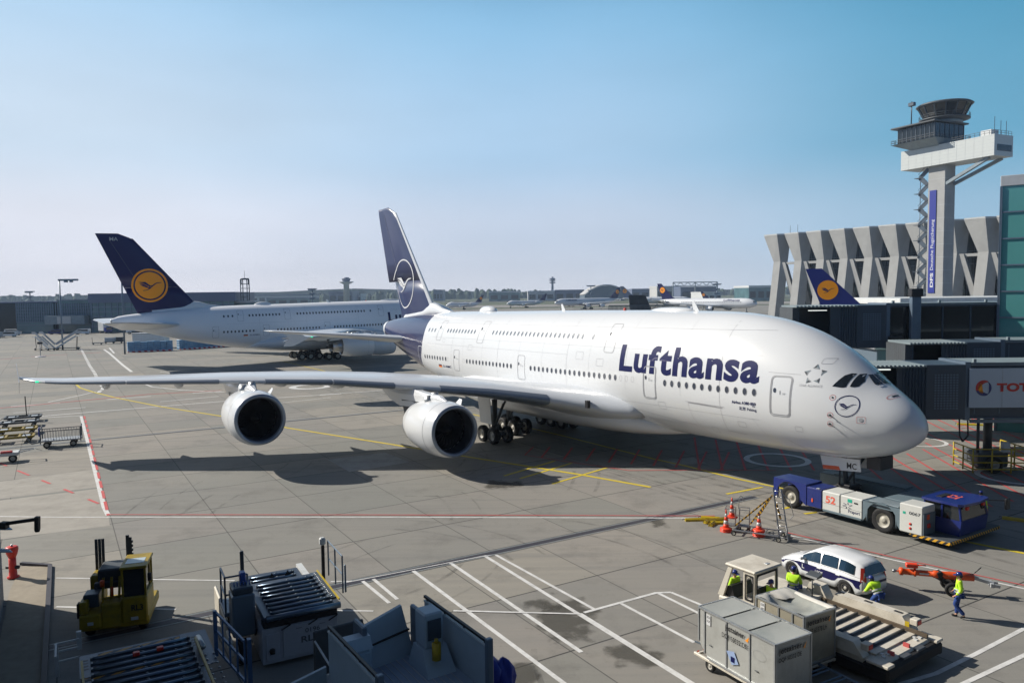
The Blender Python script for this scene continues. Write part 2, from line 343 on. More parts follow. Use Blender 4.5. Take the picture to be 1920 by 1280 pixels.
M['asph'] = mat('asphalt', (.055, .055, .058), .9, var=.25, scale=.6, bump=.3)
M['pavers'] = mat('brick_pavers', (.30, .26, .20), .85, var=.25, scale=3, dirt=.3)
def sheet(name, pts, z, m, kind='structure'):
    o = MB().add([(p[0], p[1], z) for p in pts], [tuple(range(len(pts)))]).build(name, m)
    return tag(o, kind=kind)
sheet('ground', [(-9000, -60), (9000, -60), (9000, 9000), (-9000, 9000)], -.02, M['grass'])
sheet('apron', [(-420, -50), (420, -50), (560, 640), (-420, 640)], 0, M['apron'])
sheet('taxiway', [(-3000, 720), (3000, 660), (3000, 800), (-3000, 880)], 0.1, M['taxi'])
sheet('runway', [(-4000, 1250), (4000, 1150), (4000, 1230), (-4000, 1330)], .2, M['asph'])

_mk = {'pwhite': MB(), 'pyel': MB(), 'pred': MB(), 'dgrey': MB()}
_ct = {k: 0 for k in _mk}
def strip(k, pts, w, dash=None, z=None, world=False):
    """a painted line along photo points laid on the ground; dash=(on, off) in metres"""
    P = [Vector((p[0], p[1], 0)) if world else G(*p) for p in pts]
    _ct[k] += 1; z = z or {'dgrey': .004, 'pwhite': .008, 'pyel': .012, 'pred': .016}[k]; z += (_ct[k] % 9)*.0004
    segs = []
    if dash:
        for a, b in zip(P[:-1], P[1:]):
            L = (b-a).length; d = (b-a)/L; t = 0
            while t < L: segs.append([a+d*t, a+d*min(L, t+dash[0])]); t += sum(dash)
    else: segs = [P]
    for s_ in segs:
        L_, R_ = [], []
        for i, p in enumerate(s_):
            d = (s_[min(i+1, len(s_)-1)]-s_[max(i-1, 0)]).normalized(); nn = Vector((-d.y, d.x, 0))*w/2
            L_.append((p.x+nn.x, p.y+nn.y, z)); R_.append((p.x-nn.x, p.y-nn.y, z))
        k2 = len(s_); _mk[k].add(L_+R_, [(i, i+1, k2+i+1, k2+i) for i in range(k2-1)])
def ringmark(k, c, r, w, n=40):
    _ct[k] += 1; z = .020
    P = [[(c[0]+rr*math.cos(2*math.pi*i/n), c[1]+rr*math.sin(2*math.pi*i/n), z) for i in range(n)] for rr in (r-w/2, r+w/2)]
    _mk[k].loft(P)
# stand lead-in lines
strip('pyel', [(140, 718), (150, 727), (175, 735), (215, 745), (300, 762), (415, 780), (545, 803), (735, 833), (900, 860), (1085, 889), (1220, 913)], .30)
strip('pyel', [(530, 677), (640, 703), (760, 735), (880, 775), (1060, 818), (1225, 860), (1280, 872), (1380, 897), (1470, 916), (1560, 946), (1700, 990), (1810, 1015), (1920, 1037), (2050, 1062)], .26)
for a, b in (((945, 892), (1040, 864)), ((975, 897), (1072, 868)), ((1035, 907), (1140, 876)), ((1362, 926), (1430, 913)), ((1470, 953), (1500, 946)), ((1508, 963), (1532, 960))): strip('pyel', [a, b], .22)
# red edged white service line
strip('pwhite', [(-60, 967), (100, 969), (205, 969), (700, 969), (1340, 971)], .13)
strip('pred', [(205, 964.5), (700, 965), (1340, 967)], .10)
strip('pwhite', [(1475, 1002), (1660, 1046), (1920, 1103), (2050, 1132)], .13); strip('pred', [(1475, 998), (1660, 1041), (1920, 1097), (2050, 1126)], .10)
strip('pwhite', [(152, 780), (195, 950), (203, 966)], .26); strip('pred', [(158, 780), (203, 966)], .17, dash=(2.2, .9))
strip('pred', [(0, 868), (40, 885), (120, 917), (190, 946)], .17, dash=(1.6, 2.4))
strip('pred', [(0, 765), (100, 756), (280, 739), (415, 732)], .3); strip('pwhite', [(20, 762), (415, 733)], .35, dash=(5, 5))
strip('pwhite', [(-20, 788), (150, 774), (420, 752), (640, 738)], .3); strip('pwhite', [(-20, 791), (60, 784), (152, 779)], .2)
strip('pwhite', [(90, 754), (150, 741), (180, 734)], .25); strip('pwhite', [(25, 774), (300, 753), (420, 742)], .25, dash=(7, 8))
strip('pwhite', [(264, 717), (285, 725), (340, 731), (420, 735)], .3)
strip('pwhite', [(152, 654), (168, 685), (178, 700), (185, 715), (194, 728), (184, 736)], .5, dash=(2, 1.0)); strip('pwhite', [(195, 655), (205, 662), (230, 684), (247, 697)], .5)
strip('pwhite', [(205, 652), (214, 662)], .4); strip('pred', [(0, 674), (80, 667), (200, 660)], .35, dash=(5, 2)); strip('pwhite', [(300, 697), (540, 720)], .3)
strip('pwhite', [(600, 740), (700, 733), (830, 722)], .25); strip('pwhite', [(480, 760), (620, 745)], .2)
ringmark('pwhite', (G(582, 725).x, G(582, 725).y), 2.4, 1.0)
# bay markings in front
for a, b, w_ in (((775, 1070), (1062, 1284), .18), ((845, 1055), (1090, 1222), .18), ((908, 1041), (1300, 1284), .18), ((930, 1040), (1115, 1142), .15),
                 ((680, 1089), (730, 1130), .16), ((700, 1085), (745, 1123), .16), ((1163, 1130), (1302, 1204), .15), ((1235, 1112), (1312, 1150), .15), ((1258, 1110), (1330, 1140), .15)): strip('pwhite', [a, b], w_)
strip('pwhite', [(1095, 1148), (1230, 1111), (1258, 1110)], .16); strip('pwhite', [(640, 1093), (906, 1042), (930, 1039)], .07)
strip('pwhite', [(850, 1145), (1090, 1151), (1330, 1300)], .13, z=.0225)
strip('pwhite', [(105, 1083), (440, 1088)], .10); strip('pwhite', [(105, 1137), (330, 1142)], .13); strip('pwhite', [(620, 1090), (660, 1089)], .1); strip('pwhite', [(620, 1144), (700, 1145)], .1)
strip('pwhite', [(1680, 1284), (1755, 1262), (1830, 1225), (1920, 1178), (2000, 1140)], .17); strip('pwhite', [(1800, 1284), (1920, 1228), (2000, 1190)], .17)
# nose circles and red keep-clear hatching (in the frame of the parked airliner)
AX, AY, AA = 21.816, 38.987, .569
def PL(x, y): return Vector((AX-x*math.sin(AA)-y*math.cos(AA), AY+x*math.cos(AA)-y*math.sin(AA), 0))
ringmark('pwhite', G(1457, 862), 2.15, .42); ringmark('pwhite', G(1722, 828), 2.0, .3); ringmark('pwhite', G(1768, 776), 2.2, .4); ringmark('pwhite', G(1905, 893), 2.2, .35)
z0 = [(1000, 838), (984, 853), (1040, 862), (1180, 881), (1340, 883), (1460, 883), (1480, 890), (1650, 930), (1720, 965), (1900, 960)]
strip('pred', [(1000, 838), (984, 853), (1060, 865), (1180, 882), (1340, 881), (1455, 882)], .12)
for i in range(9):
    u = 1015+i*42; strip('pred', [(u+16, 838+i*1.2), (u, 858+i*3.0)], .16)
for i in range(7):
    u = 1300+i*38; strip('pred', [(u+2+i*1.5, 820+i*4), (u+12+i*5, 882)], .16)
def pwline(a, b, w_=.16): strip('pred', [a, b], w_)
for a, b in (((1560, 852), (1600, 882)), ((1600, 852), (1655, 900)), ((1640, 856), (1730, 920)), ((1672, 857), (1800, 935)), ((1700, 850), (1860, 950)), ((1730, 842), (1900, 940)), ((1738, 812), (1920, 905)),
             ((1738, 790), (1920, 880)), ((1740, 778), (1920, 862)), ((1770, 779), (1920, 850)), ((1800, 777), (1880, 806)), ((1834, 775), (1875, 789)), ((1858, 777), (1876, 785)), ((1800, 772), (1920, 826)), ((1735, 830), (1920, 930))): pwline(a, b)
strip('pred', [(1795, 799), (1880, 783), (1930, 778)], .12); strip('pred', [(1795, 800), (1850, 810), (1920, 821)], .12); strip('pred', [(1740, 887), (1920, 880)], .01)
for k, nm in (('pwhite', 'white_markings'), ('pyel', 'yellow_markings'), ('pred', 'red_markings')):
    tag(_mk[k].build(nm, M[k], fix=False), kind='structure')
M['drain'] = mat('drain_grating', (.035, .033, .045), .6, var=.4, scale=6)
# slot drain (recess rails), and small things lying about
dr = MB(); A_ = PL(0, 0)*0+E31*-25+N31*31.55; B_ = E31*36+N31*31.55
for off, w_, z_, mi in ((0, .36, .006, 0), (.26, .05, .009, 1), (-.26, .05, .009, 1), (.36, .025, .006, 0), (-.36, .025, .006, 0)):
    a, b = A_+N31*off, B_+N31*off; nn = N31*w_/2
    dr.add([(a-nn).to_tuple()[:2]+(z_,), (b-nn).to_tuple()[:2]+(z_,), (b+nn).to_tuple()[:2]+(z_,), (a+nn).to_tuple()[:2]+(z_,)], [(0, 1, 2, 3)], m=mi)
a76 = N31*76.6
for off, w_, z_, mi in ((0, .3, .006, 0), (.4, .15, .009, 1)):
    a, b = a76-E31*60+N31*off, a76+E31*40+N31*off; nn = N31*w_/2
    dr.add([(a-nn).to_tuple()[:2]+(z_,), (b-nn).to_tuple()[:2]+(z_,), (b+nn).to_tuple()[:2]+(z_,), (a+nn).to_tuple()[:2]+(z_,)], [(0, 1, 2, 3)], m=mi)
tag(dr.build('drain_channel', [M['drain'], M['grey']], fix=False), kind='structure')
# stains and patches with a shape of their own
M['stain'] = mat('oil_stained_concrete', (.085, .078, .062), .6, var=.35, scale=2.5)
M['patch'] = mat('repair_concrete', (.33, .33, .32), .85, var=.2, scale=1.2, dirt=.5, dscale=.8)
M['paved'] = mat('block_paved_concrete', (.33, .31, .275), .85, var=.18, scale=.9, dirt=.3)
def blob(name, pts, m, z):
    P = [G(*p) for p in pts]; xs = [p.x for p in P]; ys = [p.y for p in P]; ex, ey = (max(xs)-min(xs))*.25, (max(ys)-min(ys))*.25
    # the bounding patch runs along the long side of the spill
    sheet(name, [(min(xs)-ex, min(ys)-ey), (max(xs)+ex, min(ys)-ey), (max(xs)+ex, max(ys)+ey), (min(xs)-ex, max(ys)+ey)], z, m)
def soften(m, k=.6, sc=1.1):
    n = m.node_tree.nodes; L = m.node_tree.links; tc = n.new('ShaderNodeTexCoord'); vm = n.new('ShaderNodeVectorMath'); vm.operation = 'DISTANCE'; vm.inputs[1].default_value = (.5, .5, 0)
    mp = n.new('ShaderNodeMapping'); mp.inputs['Scale'].default_value = (1, 1, 0); L.new(tc.outputs['Generated'], mp.inputs[0]); L.new(mp.outputs[0], vm.inputs[0])
    nz = n.new('ShaderNodeTexNoise'); nz.inputs['Scale'].default_value = sc; nz.inputs['Detail'].default_value = 6; L.new(tc.outputs['Object'], nz.inputs['Vector'])
    a = n.new('ShaderNodeMath'); a.operation = 'MULTIPLY_ADD'; L.new(nz.outputs['Fac'], a.inputs[0]); a.inputs[1].default_value = .8; L.new(vm.outputs['Value'], a.inputs[2])
    r = n.new('ShaderNodeMapRange'); r.interpolation_type = 'SMOOTHSTEP'; r.inputs['From Min'].default_value = .78; r.inputs['From Max'].default_value = .60; r.inputs['To Max'].default_value = k; L.new(a.outputs[0], r.inputs['Value']); L.new(r.outputs[0], n['Principled BSDF'].inputs['Alpha'])
soften(M['stain'])
blob('oil_stain', [(1002, 1124), (1040, 1145), (1075, 1160), (1095, 1200), (1118, 1195), (1128, 1180), (1105, 1160), (1060, 1150)], M['stain'], .0012)
blob('oil_stain', [(985, 1128), (1005, 1140), (1050, 1145), (1048, 1133), (1010, 1122)], M['stain'], .0020)
blob('oil_stain', [(1140, 1225), (1180, 1240), (1230, 1250), (1240, 1228), (1190, 1208), (1150, 1205)], M['stain'], .0016)
blob('oil_stain', [(1214, 980), (1235, 988), (1257, 983), (1245, 976), (1222, 975)], M['stain'], .0014)
blob('oil_stain', [(905, 906), (940, 900), (980, 902), (960, 914), (915, 915)], M['stain'], .0018)
blob('oil_stain', [(945, 1245), (1000, 1240), (1010, 1290), (950, 1290)], M['stain'], .0022)
sheet('repair_patch', [G(*p) for p in ((614, 861), (722, 848), (768, 866), (655, 884))], .0030, M['patch'])
sheet('repair_patch', [G(*p) for p in ((1240, 862), (1300, 857), (1325, 868), (1262, 872))], .0030, M['patch'])
sheet('paved_strip', [G(*p) for p in ((-60, 910), (175, 880), (190, 912), (-60, 942))], .0030, M['paved'])
sheet('paved_strip', [G(*p) for p in ((-60, 945), (190, 915), (201, 950), (206, 985), (-60, 1018))], .0026, M['paved'])

M['tyre'] = mat('tyre_scuff', (.05, .048, .045), .7, var=.3, scale=2)
def _faint(m, k):
    n = m.node_tree.nodes; L = m.node_tree.links; tc = n.new('ShaderNodeTexCoord'); nz = n.new('ShaderNodeTexNoise'); nz.inputs['Scale'].default_value = .9; nz.inputs['Detail'].default_value = 5; L.new(tc.outputs['Object'], nz.inputs['Vector'])
    r = n.new('ShaderNodeMapRange'); r.inputs['From Min'].default_value = .38; r.inputs['From Max'].default_value = .68; r.inputs['To Max'].default_value = k; L.new(nz.outputs['Fac'], r.inputs['Value']); L.new(r.outputs[0], n['Principled BSDF'].inputs['Alpha'])
_faint(M['tyre'], .24)
_mk['tyre'] = MB(); _ct['tyre'] = 0
random.seed(21)
for i in range(15):
    c = Vector((random.uniform(-24, 16), random.uniform(25, 58), 0)); r = random.uniform(6, 30); a0 = random.uniform(0, 6.28); da = random.uniform(.25, .8)*12/r
    for off in (0, 1.7):
        P = [(c.x+(r+off)*math.cos(a0+da*k/14)-r*math.cos(a0), c.y+(r+off)*math.sin(a0+da*k/14)-r*math.sin(a0)) for k in range(15)]
        _ct['tyre'] += 1; strip('tyre', P, random.uniform(.10, .22), z=.0034+.00002*i, world=True)
for i in range(10):   # the straight rolling paths along the lead-in line
    y0 = random.uniform(-7, 7); strip('tyre', [tuple(PL(random.uniform(-10, 5), y0))[:2], tuple(PL(random.uniform(60, 100), y0+random.uniform(-.6, .6)))[:2]], random.uniform(.2, .5), z=.0030+.00003*i, world=True)
tag(_mk['tyre'].build('tyre_marks', M['tyre'], fix=False), kind='structure')
# ------------------------------------------------------------------ airliner hull
# x, ztop, zbot, halfwidth, zmid
FUS=[(0.5,4.62,4.58,0.02,4.6),(0.65,5.1,4.12,.58,4.6),(1.0,5.58,3.75,1.1,4.62),(1.5,6.02,3.42,1.55,4.68),(2.2,6.5,3.08,1.96,4.8),(3.0,7.02,2.82,2.34,4.95),(4.0,7.85,2.62,2.71,5.15),(5.5,8.92,2.5,3.07,5.4),(7.5,9.85,2.42,3.34,5.65),(10,10.5,2.36,3.5,5.85),(13,10.82,2.33,3.57,6.0),(17,10.9,2.33,3.57,6.05),(21,10.95,2.3,3.57,6.05),
(30,10.95,2.3,3.57,6.05),(42,10.9,2.4,3.57,6.05),(46,10.9,2.5,3.56,6.1),(50,10.88,3.0,3.45,6.3),(54,10.8,3.8,3.2,6.7),(58,10.65,4.7,2.8,7.2),(62,10.4,5.7,2.25,7.75),(66,10.05,6.8,1.6,8.3),(69,9.7,7.7,.95,8.65),(70.2,9.4,8.2,.5,8.8),(70.4,9.2,8.5,.3,8.85)]
def herm(xs,ys,x):
    # monotone-ish cubic (pchip)
    n=len(xs);
    if x<=xs[0]:return ys[0]
    if x>=xs[-1]:return ys[-1]
    i=max(k for k in range(n-1) if xs[k]<=x)
    def m(k):
        if k==0 or k==n-1:
            k0=min(k,n-2);return (ys[k0+1]-ys[k0])/(xs[k0+1]-xs[k0])
        h0=xs[k]-xs[k-1];h1=xs[k+1]-xs[k];d0=(ys[k]-ys[k-1])/h0;d1=(ys[k+1]-ys[k])/h1
        if d0*d1<=0:return 0
        w1=2*h1+h0;w2=h1+2*h0
        return (w1+w2)/(w1/d0+w2/d1)
    h=xs[i+1]-xs[i];t=(x-xs[i])/h
    return ys[i]*(2*t**3-3*t*t+1)+h*m(i)*(t**3-2*t*t+t)+ys[i+1]*(-2*t**3+3*t*t)+h*m(i+1)*(t**3-t*t)
_X=[f[0] for f in FUS];_C=[[f[k] for f in FUS] for k in range(5)]
def fsec(x):
    s=math.sqrt(max(x-.5,0))
    xs=[math.sqrt(a-.5) for a in _X]
    return [herm(xs,_C[k],s) for k in (1,2,3,4)]
def fpt(x,th,off=0):
    # th: angle from +y(starboard) up; 
    zt,zb,w,zm=fsec(x)
    n=2.12
    c,s=math.cos(th),math.sin(th)
    b=(zt-zm) if s>=0 else (zm-zb)
    y=w*abs(c)**(2/n)*(1 if c>=0 else -1);z=zm+b*abs(s)**(2/n)*(1 if s>=0 else -1)
    if off:
        r=math.hypot(y/w if w else 0,(z-zm)/b if b else 0) or 1
        nx_,nz_=y/(w*w),(z-zm)/(b*b);l=math.hypot(nx_,nz_) or 1
        y+=off*nx_/l;z+=off*nz_/l
    return (x,y,z)
def fz(x, z, off=0.0, side=1):
    """point on the hull at station x and height z"""
    zt, zb, w_, zm = fsec(x); b = (zt-zm) if z >= zm else (zm-zb)
    s_ = min(.9999, abs(z-zm)/b)**(2.12/2); th = math.asin(s_)*(1 if z >= zm else -1)
    p = fpt(x, th, off); return (p[0], p[1]*side, p[2])
NTH = 64
TH = [2*math.pi*i/NTH for i in range(NTH)]
def ellipse(cx, cz, rx, rz, n=16, p=2.0):
    return [(cx+rx*abs(math.cos(t))**(2/p)*math.copysign(1, math.cos(t)), cz+rz*abs(math.sin(t))**(2/p)*math.copysign(1, math.sin(t))) for t in [2*math.pi*i/n for i in range(n)]]
def hull_patch(mb, pts, off, side=1, m=0, fn=None):
    fn = fn or (lambda a, b, o: fz(a, b, o, side)); n = len(pts)
    cx, cz = sum(p[0] for p in pts)/n, sum(p[1] for p in pts)/n
    vs = [fn(cx, cz, off)]+[fn(cx+(x-cx)*.5, cz+(z-cz)*.5, off) for x, z in pts]+[fn(x, z, off) for x, z in pts]
    fs = [(0, 1+i, 1+(i+1) % n) for i in range(n)]+[(1+i, 1+n+i, 1+n+(i+1) % n, 1+(i+1) % n) for i in range(n)]
    mb.add(vs, fs, m=m)
def hull_ring(mb, p0, p1, off, side=1, m=0, fn=None):
    fn = fn or (lambda a, b, o: fz(a, b, o, side)); n = len(p0)
    mb.add([fn(x, z, off) for x, z in p0]+[fn(x, z, off) for x, z in p1], [(i, (i+1) % n, n+(i+1) % n, n+i) for i in range(n)], m=m)
def hull_line(mb, pts, w_, off, side=1, m=0, fn=None, step=.3):
    fn = fn or (lambda a, b, o: fz(a, b, o, side)); q = [pts[0]]
    for a, b in zip(pts[:-1], pts[1:]):
        k = max(1, int(math.hypot(b[0]-a[0], b[1]-a[1])/step)); q += [(a[0]+(b[0]-a[0])*i/k, a[1]+(b[1]-a[1])*i/k) for i in range(1, k+1)]
    L_, R_ = [], []
    for i, p in enumerate(q):
        a, b = q[max(0, i-1)], q[min(len(q)-1, i+1)]; l = math.hypot(b[0]-a[0], b[1]-a[1]) or 1; nx_, nz_ = -(b[1]-a[1])/l*w_/2, (b[0]-a[0])/l*w_/2
        L_.append(fn(p[0]+nx_, p[1]+nz_, off)); R_.append(fn(p[0]-nx_, p[1]-nz_, off))
    k = len(q); mb.add(L_+R_, [(i, i+1, k+i+1, k+i) for i in range(k-1)], m=m)
def airfoil(n=14, t=.12, blunt=.0):
    u = []
    for i in range(n+1):
        x = (1-math.cos(math.pi*i/n))/2
        y = 5*t*(.2969*math.sqrt(x)-.126*x-.3516*x*x+.2843*x**3-.1015*x**4); u.append((x, y))
    return [(x, y) for x, y in u[::-1]]+[(x, -y*.75) for x, y in u[1:-1]]
def wing_sec(y, xle, ch, zle, t, tw=0.0, side=1, n=14):
    """section at span y: leading edge at (xle, zle), chord ch, twist tw (rise of trailing edge)"""
    return [(xle+ch*x, side*y, zle+ch*yy+tw*x) for x, yy in airfoil(n, t)]
WING = [(2.6, 18.6, 21.0, 3.75, .13, .6), (3.4, 19.7, 19.8, 3.72, .135, .5), (4.1, 20.9, 18.5, 3.8, .135, .45), (4.8, 22.0, 17.3, 4.0, .13, .4), (5.6, 23.1, 16.2, 4.15, .125, .4), (7, 24.4, 15.0, 4.42, .12, .4), (10, 26.9, 12.9, 4.95, .11, .5),
        (14.8, 30.4, 10.7, 5.5, .105, .5), (20, 33.9, 9.1, 6.0, .10, .3), (25.7, 37.7, 7.6, 6.2, .10, .2), (32, 42.2, 6.0, 6.25, .095, .1), (37, 45.8, 4.9, 6.3, .09, .05), (38.8, 47.3, 4.2, 6.42, .085, 0), (39.6, 48.5, 3.2, 6.55, .07, 0), (39.85, 49.4, 2.3, 6.6, .05, 0)]
def wing_at(y):
    for a, b in zip(WING[:-1], WING[1:]):
        if a[0] <= y <= b[0]:
            t = (y-a[0])/(b[0]-a[0]); return tuple(a[i]+(b[i]-a[i])*t for i in range(6))
    return WING[-1]
CRANE_BODY = [(-1.0, .18), (-.95, .08), (-.55, -.02), (-.35, -.12), (-.1, -.22), (-.35, -.42), (-.62, -.52), (-.62, -.6), (-.3, -.55), (0, -.38), (.3, -.16), (.55, .06), (.75, .14), (1.0, .16), (1.0, .2), (.72, .24), (.5, .2), (.3, .08), (.12, -.04), (-.05, -.04), (-.2, .12), (-.45, .22), (-.95, .26)]
def crane(mb, fn, cx, cz, r, sx=1, m=0, off=0):
    """flying bird of three wing feathers, slim body and raised neck, inside radius r; sx mirrors it"""
    polys = [[(-.78, .26), (-.30, .27), (-.10, .10), (.06, -.03), (-.02, -.10), (-.22, .02), (-.42, .14)],
             [(-.74, .17), (-.44, .12), (-.24, .0), (-.10, -.10), (-.20, -.13), (-.36, -.02), (-.56, .08)],
             [(-.68, .08), (-.48, .03), (-.32, -.06), (-.16, -.13), (-.26, -.15), (-.42, -.08), (-.56, -.0)],
             [(-.10, -.10), (.02, -.10), (.22, -.06), (.36, .06), (.52, .15), (.80, .19), (.80, .22), (.50, .21), (.34, .14), (.20, .03), (.04, -.02)],
             [(-.22, -.13), (.06, -.12), (.22, -.06), (.05, -.22), (-.14, -.34), (-.46, -.40), (-.47, -.36), (-.22, -.32), (-.08, -.24)]]
    for i, pl_ in enumerate(polys):
        pts = [(cx+sx*a*r, cz+b*r) for a, b in pl_]
        mb.add([fn(a, b, off+i*.0015) for a, b in pts], [tuple(range(len(pts)))], m=m)
def rrect(cx, cz, w_, h_, r=.18, n=4, lean=0):
    out = []
    for sx, sz, a0 in ((1, 1, 0), (-1, 1, 90), (-1, -1, 180), (1, -1, 270)):
        for i in range(n+1):
            a = R(a0+90*i/n); x, z = sx*(w_/2-r)+r*math.cos(a), sz*(h_/2-r)+r*math.sin(a); out.append((cx+x+lean*z, cz+z))
    res = []
    for i, p in enumerate(out):
        q = out[(i+1) % len(out)]; res.append(p); k = 7 if i % (n+1) == n else 0
        res += [(p[0]+(q[0]-p[0])*j/(k+1), p[1]+(q[1]-p[1])*j/(k+1)) for j in range(1, k+1)]
    return res

def engine(root, ex, ey, ez, name='engine', big=True, fans=24):
    e = MB()
    prof_out = [(1.78, .12), (1.84, .35), (1.93, .9), (1.965, 1.6), (1.95, 2.5), (1.86, 3.5), (1.72, 4.5), (1.52, 5.4), (1.47, 5.45), (1.45, 5.2)]
    e.lathe(prof_out, (ex, ey, ez), 'X', 48, m=0)
    e.lathe([(1.5, .28), (1.45, .5), (1.43, .9), (1.46, 1.5)], (ex, ey, ez), 'X', 48, m=1)
    e.lathe([(1.45, 5.2), (1.1, 5.25), (.98, 5.3)], (ex, ey, ez), 'X', 32, m=2)
    e.lathe([(1.0, 5.0), (.95, 5.9), (.72, 6.9), (.68, 6.9), (.6, 6.7)], (ex, ey, ez), 'X', 32, m=3)
    e.lathe([(.45, 6.6), (.35, 7.2), (.08, 7.9), (.001, 7.95)], (ex, ey, ez), 'X', 24, m=2)
    for t in (1.05,):
        e.lathe([(1.955, t+.15), (1.961, t+.18)], (ex, ey, ez), 'X', 48, m=4)
    n_ = e.build(name, [M['white'], M['inlet'], M['dark'], M['steel'], M['line']], root)
    MB().lathe([(1.5, .28), (1.53, .12), (1.60, .02), (1.66, 0), (1.72, .02), (1.785, .12)], (ex, ey, ez), 'X', 48).build('intake_lip', M['lipmetal'], n_)
    f = MB(); f.lathe([(1.46, 1.62), (.001, 1.62)], (ex, ey, ez), 'X', 32, m=1)
    for i in range(fans):
        a = 2*math.pi*i/fans; r1, r2 = .42, 1.42; q = []
        for r_, tw, c in ((r1, .25, .16), (r1*.4+r2*.6, .12, .22), (r2, .03, .2)):
            for sg in (-1, 1):
                aa = a+sg*c/r_*.5+(.25 if r_ > 1.3 else 0); q.append((ex+1.35-sg*tw*.5-.02, ey+r_*math.cos(aa), ez+r_*math.sin(aa)))
        f.add(q, [(0, 1, 3, 2), (2, 3, 5, 4)], smooth=True)
    f.build('fan', [M['fan'], M['dark']], n_)
    s_ = MB(); s_.lathe([(.001, .82), (.12, .9), (.28, 1.12), (.42, 1.42)], (ex, ey, ez), 'X', 24)
    s_.build('spinner', M['fan'], n_)
    sp = MB()
    for i in range(10):
        a, b = .4+i*.42, .4+(i+1)*.42; r1, r2 = .07+.016*i, .07+.016*(i+1)
        pr_ = lambda r_, a_: (ex+.815+r_*1.35, ey+r_*math.cos(a_), ez+r_*math.sin(a_))
        sp.add([pr_(r1-.02, a), pr_(r1+.02, a), pr_(r2+.02, b), pr_(r2-.02, b)], [(0, 1, 2, 3)])
    sp.build('spinner_mark', M['blind'], n_)
    return n_
def pylon(root, n_, ex, ey, ez, wing):
    y, xle, ch, zle, t, tw = wing
    p = MB(); xs = [(ex+1.2, ez+1.85, ez+1.98, .10), (ex+2.2, ez+1.8, ez+2.25, .28), (ex+3.6, ez+1.5, zle-.25, .36), (xle+.4, ez+1.1, zle-.1, .4), (xle+2.5, ez+1.0, zle-.2, .4), (xle+4.5, zle-1.2, zle-.3, .3), (xle+6.5, zle-.7, zle-.3, .1)]
    p.loft([[(x, ey-w_, a), (x, ey+w_, a), (x, ey+w_, a*.3+b*.7), (x, ey+w_*.6, b), (x, ey-w_*.6, b), (x, ey-w_, a*.3+b*.7)] for x, a, b, w_ in xs], cap=True, smooth=False)
    o = p.build('pylon', M['white'], root)
    d = MB(); sg = 1 if ey > 0 else -1
    d.hexa([(ex+4.2, ey-.38, ez+.9), (ex+7.6, ey-.3, ez+.3), (ex+7.6, ey+.3, ez+.3), (ex+4.2, ey+.38, ez+.9), (ex+4.0, ey-.39, zle-.9), (ex+7.9, ey-.41, zle-1.0), (ex+7.9, ey+.41, zle-1.0), (ex+4.0, ey+.39, zle-.9)])
    d.build('pylon_skirt', M['dgrey'], o)
    c = MB(); c.tube((ex+3.7, ey-.42*1, ez+1.75), (ex+3.9, ey-.42, ez+2.3), .3, .26, 14); c.tube((ex+3.3, ey+.3, ez+1.55), (ex+3.5, ey+.34, ez+2.15), .34, .28, 14)
    c.build('exhaust_duct', M['alu'], o)
M['inlet'] = mat('intake_liner', (.035, .04, .055), .4, var=.1)
M['fan'] = mat('fan_blade_titanium', (.035, .036, .042), .35, metal=.6, var=.1)
M['gearwhite'] = mat('gear_white_paint', (.55, .56, .56), .45, dirt=.5, dscale=2)
M['hub'] = mat('wheel_hub_grey', (.45, .43, .38), .5, dirt=.4, dscale=3)

def bogie(root, x, y, nax, drop=0.0, name='landing_gear'):
    g = MB(); g.tube((x, y, 3.6), (x+.05, y, 1.0-drop), .24, .2, 12); g.tube((x-1.6, y+.1, 3.4), (x, y, 1.3-drop), .11, n=8); g.tube((x+.3, y-1.3*(1 if y > 0 else -1), 3.4), (x, y, 1.6-drop), .1, n=8)
    g.bar((x-.8*nax+.4, y, .85-drop), (x+.8*nax-.4, y, .85-drop), .3, .34); g.tube((x-.35, y, 1.9), (x-.55, y, 1.1-drop), .07, n=8); g.tube((x+.35, y+.1, 2.3), (x+.4, y, 1.2-drop), .06, n=8)
    o = g.build(name, M['dgrey'], root)
    for i in range(nax):
        ax_ = x+(i-(nax-1)/2)*1.7
        MB().tube((ax_, y-.7, .72-drop), (ax_, y+.7, .72-drop), .12).build('axle', M['dgrey'], o)
        for s_ in (-1, 1): MB().wheel((ax_, y+s_*.66, .70-drop), .70, .5, n=22).build('wheel', [M['black'], M['hub']], o)
    return o
